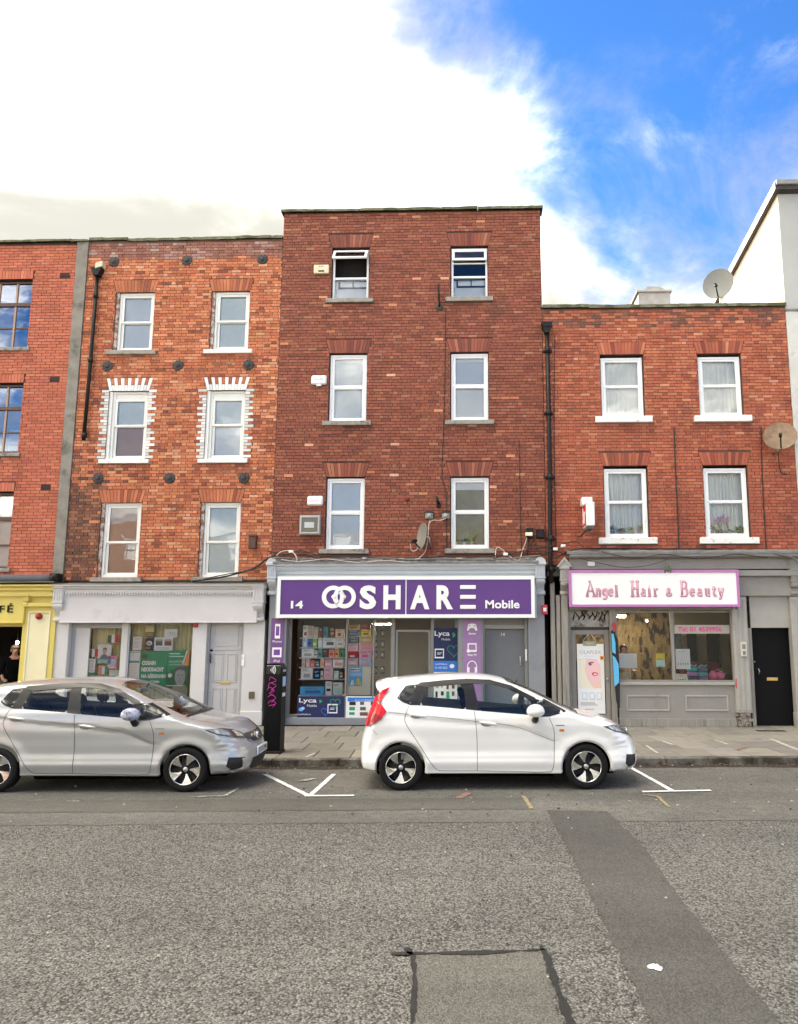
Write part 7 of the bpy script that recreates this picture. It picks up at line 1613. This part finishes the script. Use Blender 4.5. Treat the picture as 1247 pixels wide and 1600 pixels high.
def ex7(e, x, z, y): MB().bbox(x + .15, x + .33, -.10, -.005, z - .12, z + .09, .015).build('case', m_iron, e); MB().bbox(x - .10, x + .06, y - .03, y + .02, z - .08, z - .0, .01).build('lamp_face', mat('pale lamp face', (.80, .78, .55), .3), e); MB().tube([(x - .02, -.05, z - .1), (x - .05, -.04, z - .5)], .012, 6).build('lead', m_iron, e)  # lamp face is a plain pale yellow
fit('floodlight', 'black floodlight and box at the right end of the phone shop', 'lamp', 828, 832, -.005, .16, .22, .14, m_iron, ex7)
# projecting newspaper sign
xA, zA = P(915.5, 784, -.78); xB, zB = P(930, 821, -.78); e = empty('projecting_sign', ((xA + xB) / 2, 0, zB)); tag(e, 'red and white box sign projecting from the brick above the salon', 'sign')
MB().bbox(xA, xB, -.78, -.16, zB, zA, .012).build('box', m_wp_, e); MB().box(xA - .006, xA + .001, -.74, -.18, zB + .03, zA - .03).build('face', mat('news red', (.52, .02, .025), .4), e)
MB().bbox(xA - .02, xB + .03, -.30, -.01, zA + .01, zA + .19, .012).build('bracket', m_wp_, e)
tm = text_mesh('Star', .3, .006, .002); vv = [v.co.copy() for v in tm.vertices]; a_, b_ = min(v.x for v in vv), max(v.x for v in vv); c_, d_ = min(v.y for v in vv), max(v.y for v in vv)
for v in tm.vertices: t = (v.co.x - a_) / (b_ - a_); v.co = Vector((xA - .008 - v.co.z, -.24 - .44 * t if True else 0, zB + .07 + (v.co.y - c_) / (d_ - c_) * (zA - zB - .14)))
tm.materials.clear(); tm.materials.append(m_sgw); link('lettering', tm, e)
MB().bbox(xA + .02, xB - .02, -.70, -.2, zB - .06, zB - .002, .01).build('underside', m_lead, e); MB().tube([(xA + .05, -.4, zB - .05), (xA - .05, -.2, zB - .16), (xA - .1, -.06, zB - .14)], .014, 6).build('stay', m_iron, e)
fit('wall_box', 'small red and white alarm box on the right pilaster of the phone shop', 'alarm box', 851.5, 952.5, -.11, .12, .21, .08, mat('red case', (.50, .015, .04), .4), lambda e, x, z, y: MB().bbox(x - .035, x + .035, y - .004, y + .01, z - .04, z + .04, .004).build('badge', m_wp_, e))
fit('wall_box', 'small white cable box on the grey cornice of the salon', 'box', 924, 881, -.16, .16, .10, .05, m_wp_)
# satellite dishes
def dish(name, label, c, r, aim, m, arm=True, mm=None, tall=1.08, mast=None):
    """shallow bowl facing 'aim', with feed arm and wall bracket"""
    e = empty(name, c); tag(e, label, 'satellite dish', 'satellite dishes'); aim = Vector(aim).normalized(); q = aim.to_track_quat('Z', 'Y').to_matrix(); b = MB(); rows = []
    for i in range(9):
        t = i / 8; rows.append([Vector(c) + q @ Vector((r * t * math.cos(6.2832 * k / 36), r * tall * t * math.sin(6.2832 * k / 36), .20 * r * t * t)) for k in range(37)])
    b.grid(rows); rows = [[Vector(c) + q @ Vector(((r + d) * math.cos(6.2832 * k / 36), (r + d) * tall * math.sin(6.2832 * k / 36), .20 * r + h_)) for k in range(37)] for d, h_ in ((0, 0), (.008, .004), (.01, -.01), (0, -.012))]
    b.grid(rows); b.build('reflector', m, e); C0 = Vector(c)
    lo = C0 + q @ Vector((0, -r * tall * .95, .2 * r)); fd = C0 + q @ Vector((0, -r * .45, r * .95))
    a_ = MB(); a_.tube([lo, fd], .016, 8); a_.build('feed_arm', m_iron, e); f_ = MB(); f_.tube([fd, fd - aim * .10], .035, 10); f_.tube([fd - Vector((0, 0, .0)), fd + Vector((0, 0, -.07))], .02, 8); f_.build('feed_horn', mm or m_iron, e)
    if mast: MB().tube([C0 - aim * .06, C0 - aim * .12, Vector(mast[0]), Vector(mast[1])], .022, 8).build('mast', m_steel, e)
    return e
m_dw = mat('dish pale grey', (.20, .20, .185), .55, var=.06, vscale=4); m_db = mat('dish rusty tan', (.20, .125, .07), .6, var=.35, vscale=5, dirt=(.12, .075, .04), dscale=4, dlo=.45, dhi=.7); m_dg = mat('dish grey', (.20, .195, .175), .6, var=.1)
x, z = P(1123, 445, .5); dish('satellite_dish', 'large pale dish standing on the roof of the lower house', (x, .5, z), .355, (-.50, -.85, .10), m_dw, mast=((x + .1, .75, z - .3), (x + .1, .75, 9.3)))
x, z = P(1219, 684, -.4); dish('satellite_dish', 'rusty tan dish on the brick at the right edge', (x, -.4, z), .345, (-.28, -.78, .40), m_db, mast=((x, -.2, z - .25), (x - .02, -.01, z - .28)))
x, z = P(662, 838, -.35); dish('satellite_dish', 'small grey dish above the phone shop sign', (x, -.30, z), .27, (-.86, -.42, .10), m_dg, mast=((x + .15, -.12, z - .2), (x + .16, -.01, z - .25)))
# ------------------------------------------------------------------ cables
m_cab = mat('black cable', (.014, .013, .013), .6); m_cabw = mat('pale cable', (.50, .42, .36), .6); m_cabg = mat('grey cable', (.14, .13, .12), .7)
def cable(label, pts, r=.010, m=None, y=-.03, jit=.0, seed=0):
    rr_ = random.Random(seed); q = []
    for p in pts:
        yy = p[2] if len(p) > 2 else y; x, z = P(p[0], p[1], yy); q.append((x + rr_.uniform(-jit, jit), yy, z + rr_.uniform(-jit, jit)))
    d = spline(q, max(8, len(q) * 7)); return tag(MB().tube(d, r, 6).build('cable', m or m_cab), label, 'cable')
cable('black cable dropping past the top right window of the tall house', [(696, 482), (695.5, 560), (693.5, 660), (690.5, 740), (697, 770), (697.5, 800), (698, 862)], .009)
cable('dark cable running down the brick at the right of the tall house', [(811, 686), (812.5, 760), (814, 835), (816, 868)], .008)
cable('dark cable down the middle of the lower house', [(1053, 668), (1055.5, 730), (1058, 790), (1061, 862)], .013, jit=.004, seed=2)
cable('dark cable down the right of the lower house', [(1189, 666), (1191, 740), (1194, 800), (1198, 862)], .012, jit=.004, seed=3)
cable('thin cable beside the iron downpipe of the lower house', [(867, 524), (866, 640), (867, 760), (869, 860)], .008)
cable('dark bundle of cables sagging over the right sill of the orange house', [(300, 908, -.30), (340, 903, -.25), (375, 895, -.18), (400, 886, -.10), (416, 874, -.12), (436, 866, -.2)], .02, seed=4)
cable('second dark cable above the lilac cornice', [(318, 905, -.32), (350, 898, -.25), (395, 890, -.15), (420, 880, -.2)], .012)
cable('grey cables lying along the ledge above the phone shop', [(425, 872, -.3), (480, 874, -.3), (540, 876, -.3), (600, 872, -.3), (640, 875, -.3), (700, 873, -.3), (770, 874, -.3), (845, 868, -.3)], .016, m_cabg, jit=.012, seed=5)
cable('black cable draped along the ledge above the phone shop', [(418, 862, -.2), (450, 866, -.2), (470, 860, -.12), (500, 868, -.2), (560, 870, -.25), (640, 872, -.25), (720, 868, -.2), (780, 868, -.2), (830, 858, -.2), (868, 852, -.2)], .013, jit=.008, seed=6)
cable('pale cable loop hanging below the small dish', [(672, 812, -.06), (670, 822, -.10), (668, 845, -.25), (664, 862, -.28), (655, 872, -.28), (648, 878, -.30)], .011, m_cabw)
cable('pale cable from the dish arm to its bracket', [(641, 850, -.35), (643, 860, -.3), (650, 860, -.3), (655, 852, -.3)], .011, m_cabw)
cable('pale cable bridging the two junction lamps', [(671, 818, -.08), (676, 813, -.08), (688, 813, -.08), (697, 810, -.08)], .010, m_cabw)
cable('pale tangled cable below the right window of the tall house', [(774, 872, -.2), (776, 856, -.1), (784, 858, -.1), (792, 866, -.1), (810, 876, -.3), (817, 858, -.12), (822, 845, -.1), (824, 832, -.1)], .011, m_cabw)
cable('dark cable slung across to the iron downpipe', [(772, 872, -.1), (800, 862, -.08), (830, 865, -.08), (862, 862, -.12), (880, 850, -.1), (900, 846, -.1), (912, 855, -.2)], .010, seed=8)
cable('thick dark cable under the salon lead flashing', [(868, 872, -.2), (900, 858, -.1), (950, 857, -.05), (1040, 858, -.05), (1120, 858, -.06), (1200, 866, -.2), (1245, 868, -.2)], .014, seed=9)
cable('thin cable sagging over the salon cornice', [(905, 872, -.36), (930, 878, -.36), (970, 886, -.36), (1010, 884, -.36), (1043, 874, -.36)], .007, seed=10)
cable('cable bundle at the right end of the salon cornice', [(1195, 862, -.3), (1225, 868, -.36), (1240, 872, -.36), (1247, 880, -.36)], .022, m_cabg)
cable('black cable looping left of the meter box', [(430, 880, -.2), (440, 868, -.06), (452, 872, -.05), (470, 866, -.05), (488, 870, -.05), (505, 876, -.2)], .012, seed=31)
cable('pale cable wandering along the ledge under the left window', [(440, 874, -.33), (470, 878, -.34), (510, 874, -.34), (560, 879, -.34), (600, 876, -.34), (640, 880, -.34)], .010, m_cabw, jit=.01, seed=32)
cable('black cable looping up to the floodlight', [(770, 874, -.3), (790, 866, -.15), (812, 872, -.15), (828, 852, -.1), (836, 842, -.06)], .012, seed=33)
cable('black cable crossing from the floodlight to the salon', [(836, 850, -.06), (848, 868, -.12), (862, 860, -.16), (885, 866, -.2), (905, 862, -.1), (940, 866, -.2)], .012, seed=34)
cable('thin cable drooping in front of the salon lead flashing', [(940, 862, -.36), (990, 872, -.37), (1040, 866, -.37), (1090, 873, -.37), (1150, 866, -.37), (1200, 872, -.37)], .008, seed=35)
cable('short cable hanging from the rusty dish', [(1216, 706, -.2), (1218, 730, -.03), (1222, 740, -.03), (1230, 741, -.03)], .010)
cable('white and grey cables at the left end of the phone shop ledge', [(432, 868, -.25), (440, 862, -.25), (455, 861, -.2), (464, 872, -.3), (462, 880, -.32)], .013, m_cabw, seed=12)
b = MB(); r_ = random.Random(9)
for k in range(70):
    u = r_.uniform(430, 840); x, z = P(u, r_.uniform(872, 878), -.28); s_ = r_.uniform(.012, .035); b.bbox(x - s_ * 2, x + s_ * 2, -.30, -.24, z - s_ * .6, z + s_ * .6, .006, mi=r_.choice((0, 0, 1)))
tag(b.build('ledge_debris', [m_lead, mat('debris pale', (.42, .39, .34), .9)]), 'crumbs and old fixings lying on the ledge over the phone shop', 'debris', kind='stuff')
# ------------------------------------------------------------------ parking kiosk
kx0, ky = G(410.5, 1178, .12); kx1 = G(437, 1178, .12)[0]; kt = PZ(424, 1037, ky); e = empty('parking_kiosk', ((kx0 + kx1) / 2, ky, .12)); tag(e, 'black pay kiosk with pink graffiti standing on the kerb', 'kiosk')
m_ki = mat('kiosk black', (.003, .003, .0035), .5, var=.2, vscale=6, spec=.2)
b = MB(); b.prism([(kx0, .12), (kx1, .12), (kx1, kt - .09), (kx1 - .05, kt), (kx0 + .015, kt), (kx0, kt - .02)], ky, ky + .30); b.build('body', m_ki, e)
b = MB(); b.bbox(kx0 - .01, kx1 + .012, ky - .012, ky + .31, .11, .16, .006); b.build('base', m_iron, e); MB().bbox(kx0 + .015, kx1 - .03, ky - .008, ky + .01, .22, kt - .20, .006).build('front_door', mat('kiosk door', (.0035, .0035, .004), .55, spec=.2), e); MB().bbox(kx0 + .012, kx1 - .028, ky - .010, ky + .01, kt - .18, kt - .03, .006).build('reader', mat('reader black', (.006, .006, .007), .2), e)
b = MB(); cx, cz = kx0 + .10, kt - .105
for k in range(4): rr_ = .022 + .026 * k; b.tube([(cx - .03 + rr_ * math.cos(a), ky - .014, cz + rr_ * math.sin(a)) for a in [R(-42 + 12 * q) for q in range(8)]], .0065, 6)
b.build('contactless_sign', m_sgw, e)
b = MB(); r_ = random.Random(21); zz_ = kt - .27
pts = []
for k in range(5):
    zc = zz_ - .098 * k + r_.uniform(-.015, .015); c0 = kx0 + .12 + r_.uniform(-.012, .012); jj = lambda s=.022: r_.uniform(-s, s); b.tube(spline([(c0 - .06 + jj(), ky - .013, zc + jj()), (c0 - .02 + jj(), ky - .013, zc + .045 + jj()), (c0 + .05 + jj(), ky - .013, zc + jj()), (c0 - .03 + jj(.035), ky - .013, zc - .03 + jj()), (c0 + .045 + jj(), ky - .013, zc - .045 + jj()), (c0 + .01 + jj(.04), ky - .013, zc - .07)], 18), .006, 5)
b.build('graffiti', mat('pink spray', (.50, .02, .30), .5), e)
for z_, h_, cc in ((kt - .30, .16, 'lblue'), (kt - .52, .06, 'white'), (kt - .12, .04, 'grey')): MB().box(kx1 - .001, kx1 + .004, ky + .05, ky + .24, z_ - h_ / 2, z_ + h_ / 2).build('tariff_sticker', CM(cc), e)
# ------------------------------------------------------------------ feather banner by the salon door
yf = -.16
def fp(u, v): return P(u, v, yf)
e = empty('feather_banner', (*[fp(966, 1108)[0], yf], .13)); tag(e, 'narrow blue and black feather banner standing between salon door and window', 'banner')
def sail(nm, pts, m, y): q = [fp(*p) for p in pts]; return MB().prism(q, y, y + .012).build(nm, m, e)
sail('sail', [(954.5, 986), (958, 984), (966, 1000), (967.5, 1030), (968.5, 1060), (969, 1106), (966.5, 1108), (963, 1095), (960, 1065), (957, 1030), (955, 1000)], mat('banner black', (.012, .012, .013), .7), yf)
sail('panel', [(955.2, 990), (958.5, 990), (961.5, 1005), (962, 1022), (956.8, 1019)], mat('banner blue', (.10, .45, .72), .6), yf - .013); sail('panel', [(957, 1024), (961, 1027), (966.5, 1038), (967.5, 1066), (960.3, 1073), (959, 1050)], MATS['banner blue'], yf - .013); sail('tip', [(956.5, 974), (961, 972), (963.5, 978), (962, 986), (958, 987)], mat('banner red', (.42, .03, .03), .5), yf - .012)
MB().tube([(fp(967, 1120)[0], yf + .02, .13), (fp(967, 1060)[0], yf + .02, fp(966, 1060)[1]), (fp(961, 985)[0], yf + .02, fp(961, 985)[1]), (fp(957, 975)[0], yf + .02, fp(957, 975)[1])], .012, 8).build('pole', m_iron, e); x = fp(967, 1120)[0]; MB().bbox(x - .16, x + .06, yf - .08, yf + .10, .118, .15, .01).build('foot', m_iron, e)
# ------------------------------------------------------------------ plants in the windows
m_pl = [mat('leaf mid', (.10, .20, .045), .5, var=.3, vscale=12), mat('leaf lime', (.42, .46, .10), .5, var=.25, vscale=12), mat('petal pink', (.72, .42, .55), .6, var=.15, vscale=20)]
def plant(label, x, y, z, pot, ph, pr, kind, h_, seed, spread=.14):
    r = random.Random(seed); e = empty('potted_plant', (x, y, z)); tag(e, label, 'plant', 'plants on the window sills')
    MB().lathe([(.001, 0), (pr * .72, 0), (pr * .78, .004), (pr, ph), (pr * 1.08, ph), (pr * 1.08, ph - .012), (pr * .85, ph - .012), (.001, ph - .02)], (x, y, z), 'z', 18).build('pot', pot, e)
    b = MB()
    def leaf(p0, d, L, wd, mi, droop):
        d = Vector(d).normalized(); s_ = d.cross(Vector((0, 0, 1))); s_ = s_.normalized() if s_.length > .01 else Vector((1, 0, 0)); Lr, Rr = [], []
        for k in range(6):
            t = k / 5; p = Vector(p0) + d * L * t + Vector((0, 0, -droop * L * t * t)); q = wd * math.sin(math.pi * (.12 + .86 * t)); Lr.append(p - s_ * q); Rr.append(p + s_ * q)
        b.grid([Lr, Rr], True, mi)
    if kind == 'spiky':
        for k in range(34): a = r.uniform(0, 6.28); leaf((x, y, z + ph * .9), (math.cos(a) * r.uniform(.2, 1), math.sin(a) * .35, r.uniform(.6, 1.6)), h_ * r.uniform(.6, 1.05), .012, 1, r.uniform(.1, .7))
    elif kind == 'leafy':
        for k in range(46): a = r.uniform(0, 6.28); q = r.uniform(0, 1); leaf((x + math.cos(a) * spread * .5 * q, y + math.sin(a) * .04, z + ph + h_ * .55 * r.random()), (math.cos(a), math.sin(a) * .4, r.uniform(-.1, .9)), spread * r.uniform(.5, .9), .022, 0 if r.random() < .75 else 1, .5)
    else:
        for k in range(12): a = r.uniform(0, 6.28); leaf((x, y, z + ph * .9), (math.cos(a), math.sin(a) * .4, .35), .15, .025, 0, .5)
        for k in range(5):
            tx = x + r.uniform(-spread, spread); tz = z + ph + h_ * r.uniform(.6, 1); b.tube([(x, y, z + ph), ((x + tx) / 2, y, tz - .04), (tx, y - .01, tz)], .004, 5, mi=0)
            for q in range(8): cx, cz = tx + r.uniform(-.05, .05), tz + r.uniform(-.05, .04); b.ell((cx, y - .02 + r.uniform(-.015, .015), cz), .022, .008, .020, 8, 5, mi=2)
    b.build('foliage', m_pl, e)
pots = dict(blue=mat('pot blue', (.10, .20, .52), .35), terra=mat('pot terracotta', (.45, .18, .09), .8), cream=mat('pot cream', (.68, .64, .50), .5), white=mat('pot white', (.78, .78, .74), .4))
zS = 4.22 + .075
for u, pt, kd, h_, lab in ((957, 'blue', 'leafy', .20, 'leafy plant in a blue pot in the left salon-house window'), (972, 'terra', 'leafy', .10, 'low plant in a terracotta pot in the left salon-house window'), (986, 'cream', 'spiky', .20, 'arching plant in a cream pot in the left salon-house window'), (1003, 'white', 'spiky', .26, 'arching plant in a white pot in the left salon-house window'), (1112, 'cream', 'leafy', .16, 'leafy plant in a cream pot left of the pink orchids'), (1126, 'terra', 'orchid', .30, 'pink orchid, left one in the right salon-house window'), (1139, 'white', 'orchid', .34, 'pink orchid in a white pot in the right salon-house window'), (1156, 'terra', 'leafy', .14, 'dark leafy plant right of the pink orchids')):
    x = PXx(u, 835, .15); plant(lab, x, .155, zS, pots[pt], .10, .055, kd, h_, int(u), .13)
zS = 3.985 + .07
for u, pt, kd, h_, lab in ((714, 'cream', 'spiky', .20, 'small pale spiky plant in the corner of the phone-shop-house window'), (738, 'cream', 'spiky', .40, 'tall pale spiky plant in the lower right window of the tall house'), (726, 'white', 'leafy', .12, 'low leafy plant beside the tall spiky plant')):
    x = PXx(u, 850, .16); plant(lab, x, .14, zS, pots[pt], .09, .05, kd, h_, int(u), .12)
# small bowl with a grey plant on the salon ledge
x, z = P(1131, 1050, .4); plant('green plant in a glass bowl at the right of the salon window', x, .42, zs0 + .10, mat('glass bowl', (.30, .40, .36), .15), .08, .07, 'leafy', .22, 71, .12)
# ------------------------------------------------------------------ people seen through the glass
def person(label, loc, rz, joints, edges, radii, skin_j, cloth, skin, hairm, hair=None, eyes=True):
    me = bpy.data.meshes.new('p'); names = list(joints); me.from_pydata([joints[n] for n in names], [(names.index(a), names.index(b)) for a, b in edges], []); ob = bpy.data.objects.new('p', me); COL.objects.link(ob)
    md = ob.modifiers.new('s', 'SKIN'); md.use_smooth_shade = True; sv = me.skin_vertices[0].data
    for i, n in enumerate(names): sv[i].radius = radii[n] if isinstance(radii[n], tuple) else (radii[n], radii[n]); sv[i].use_root = (n == 'pelvis')
    sb = ob.modifiers.new('u', 'SUBSURF'); sb.levels = 2; sb.render_levels = 2
    bpy.context.view_layer.update(); m2 = bpy.data.meshes.new_from_object(ob.evaluated_get(bpy.context.evaluated_depsgraph_get())); bpy.data.objects.remove(ob)
    m2.materials.clear(); m2.materials.append(cloth); m2.materials.append(skin)
    js = [(Vector(joints[n]), n in skin_j) for n in names]
    for p in m2.polygons: p.use_smooth = True; p.material_index = 1 if min(js, key=lambda q: (q[0] - p.center).length)[1] else 0
    o = link('person', m2); o.location = loc; o.rotation_euler = (0, 0, rz); tag(o, label, 'person')
    LOCAL[0] = True
    hd = Vector(joints['head'])
    b = MB(); b.ell((hd.x, hd.y + .018, hd.z + .035), .090, .108, .105, 18, 12); b.v = [(x, y, z) for x, y, z in b.v]
    keep = [f_ for f_ in range(len(b.f)) if sum(b.v[i][1] for i in b.f[f_]) / len(b.f[f_]) > hd.y - .045 - .4 * min(0, hd.z + .02 - sum(b.v[i][2] for i in b.f[f_]) / len(b.f[f_])) * -1 or sum(b.v[i][2] for i in b.f[f_]) / len(b.f[f_]) > hd.z + .085]
    b.f = [b.f[i] for i in keep]; b.smooth = [True] * len(b.f); b.mi = [0] * len(b.f); b.build('hair', hairm, o)
    for sx_ in (-1, 1): MB().ell((hd.x + .032 * sx_, hd.y - .088, hd.z + .005), .011, .006, .007, 8, 6).build('eye', m_black, o); MB().ell((hd.x + .088 * sx_, hd.y + .01, hd.z - .005), .012, .022, .034, 8, 6).build('ear', skin, o)
    MB().ell((hd.x, hd.y - .098, hd.z - .022), .014, .018, .028, 8, 6).build('nose', skin, o); MB().ell((hd.x, hd.y - .084, hd.z - .062), .028, .008, .009, 8, 6).build('mouth', mat('lip', (.40, .13, .11), .5), o)
    if hair == 'cap': MB().ell((hd.x, hd.y - .0, hd.z + .075), .10, .125, .055, 16, 8).build('cap', mat('grey flat cap', (.26, .22, .18), .9), o)
    LOCAL[0] = False
    return o
def body_j(arm='down'):
    J = dict(pelvis=(0, 0, .95), spine=(0, .01, 1.12), chest=(0, 0, 1.33), neck=(0, .01, 1.47), chin=(0, -.015, 1.54), head=(0, 0, 1.60), crown=(0, .01, 1.67))
    E_ = [('pelvis', 'spine'), ('spine', 'chest'), ('chest', 'neck'), ('neck', 'chin'), ('chin', 'head'), ('head', 'crown')]; Rr = dict(pelvis=(.16, .12), spine=(.14, .10), chest=(.16, .11), neck=.055, chin=(.062, .075), head=(.078, .092), crown=(.062, .078)); S = {'neck', 'chin', 'head', 'crown'}
    for sx_, s_ in ((-1, 'l'), (1, 'r')):
        J.update({f'hip{s_}': (.10 * sx_, 0, .90), f'knee{s_}': (.11 * sx_, -.01, .50), f'ankle{s_}': (.11 * sx_, .02, .09), f'toe{s_}': (.12 * sx_, -.14, .035), f'sh{s_}': (.19 * sx_, .01, 1.38)})
        if arm == 'down': J.update({f'el{s_}': (.25 * sx_, .03, 1.10), f'wr{s_}': (.22 * sx_, -.16, .95), f'palm{s_}': (.20 * sx_, -.24, .94)})
        else: J.update({f'el{s_}': (.24 * sx_, -.05, 1.12), f'wr{s_}': (.15 * sx_, -.27, 1.14), f'palm{s_}': (.12 * sx_, -.34, 1.16)})
        E_ += [('pelvis', f'hip{s_}'), (f'hip{s_}', f'knee{s_}'), (f'knee{s_}', f'ankle{s_}'), (f'ankle{s_}', f'toe{s_}'), ('chest', f'sh{s_}'), (f'sh{s_}', f'el{s_}'), (f'el{s_}', f'wr{s_}'), (f'wr{s_}', f'palm{s_}')]
        Rr.update({f'hip{s_}': .09, f'knee{s_}': .06, f'ankle{s_}': .042, f'toe{s_}': .035, f'sh{s_}': .065, f'el{s_}': .045, f'wr{s_}': .030, f'palm{s_}': (.035, .02)}); S |= {f'wr{s_}', f'palm{s_}'}
        P0 = Vector(J[f'palm{s_}']); D_ = (P0 - Vector(J[f'wr{s_}'])).normalized()
        for k in range(5):
            off = Vector(((k - 2) * .017, 0, 0)); L = (.055, .075, .082, .076, .06)[k]; a = P0 + off * 1.1 + D_ * .03; c_ = a + D_ * L * .6 + Vector((0, 0, -.012)); d_ = c_ + D_ * L * .4 + Vector((0, 0, -.025))
            if k == 0: a = P0 + Vector((-.03 * sx_, 0, .0)); c_ = a + D_ * .04 + Vector((-.015 * sx_, 0, 0)); d_ = c_ + D_ * .03
            for q, v in (('a', a), ('b', c_), ('c', d_)): J[f'f{s_}{k}{q}'] = tuple(v); Rr[f'f{s_}{k}{q}'] = .009; S.add(f'f{s_}{k}{q}')
            E_ += [(f'palm{s_}', f'f{s_}{k}a'), (f'f{s_}{k}a', f'f{s_}{k}b'), (f'f{s_}{k}b', f'f{s_}{k}c')]
    return J, E_, Rr, S
m_skin = mat('skin', (.55, .30, .21), .6, var=.05)
J, E_, Rr, S = body_j('up'); x, z = P(974.5, 1016, .75)
person('person in a pale patterned top, head showing above papers in the salon window', (x, .75, max(.115, z - 1.60)), R(8), J, E_, Rr, S, mat('patterned top', (.50, .46, .38), .8, var=.35, vscale=25), m_skin, mat('dark hair', (.03, .018, .012), .6))
J, E_, Rr, S = body_j('down'); x, z = P(23, 1029, .8)
person('person in dark clothes and a flat cap inside the dark café', (x, .8, .115), R(35), J, E_, Rr, S, mat('dark jacket', (.006, .006, .007), .95, spec=.05), m_skin, mat('grey hair', (.30, .27, .24), .7), 'cap')
# ------------------------------------------------------------------ small things on the house fronts
x, z = P(1043, 862, -.05); b = MB()
r_ = random.Random(61)
for u, v in ((455, 862), (570, 873), (703, 878), (790, 866), (868, 858), (880, 853)):
    x, z = P(u, v, -.2); tag(MB().bbox(x - .05, x + .05, -.24, -.16, z - .03, z + .03, .01).build('cable_clip', m_wp_), f'small white cable joint on the ledge {"at the left end" if u < 460 else "below the left window of the tall house" if u < 600 else "right of the small dish" if u < 710 else "under the right window" if u < 800 else "beside the downpipe" if u < 870 else "just right of the downpipe"}', 'cable joint', 'cable joints on the ledges')
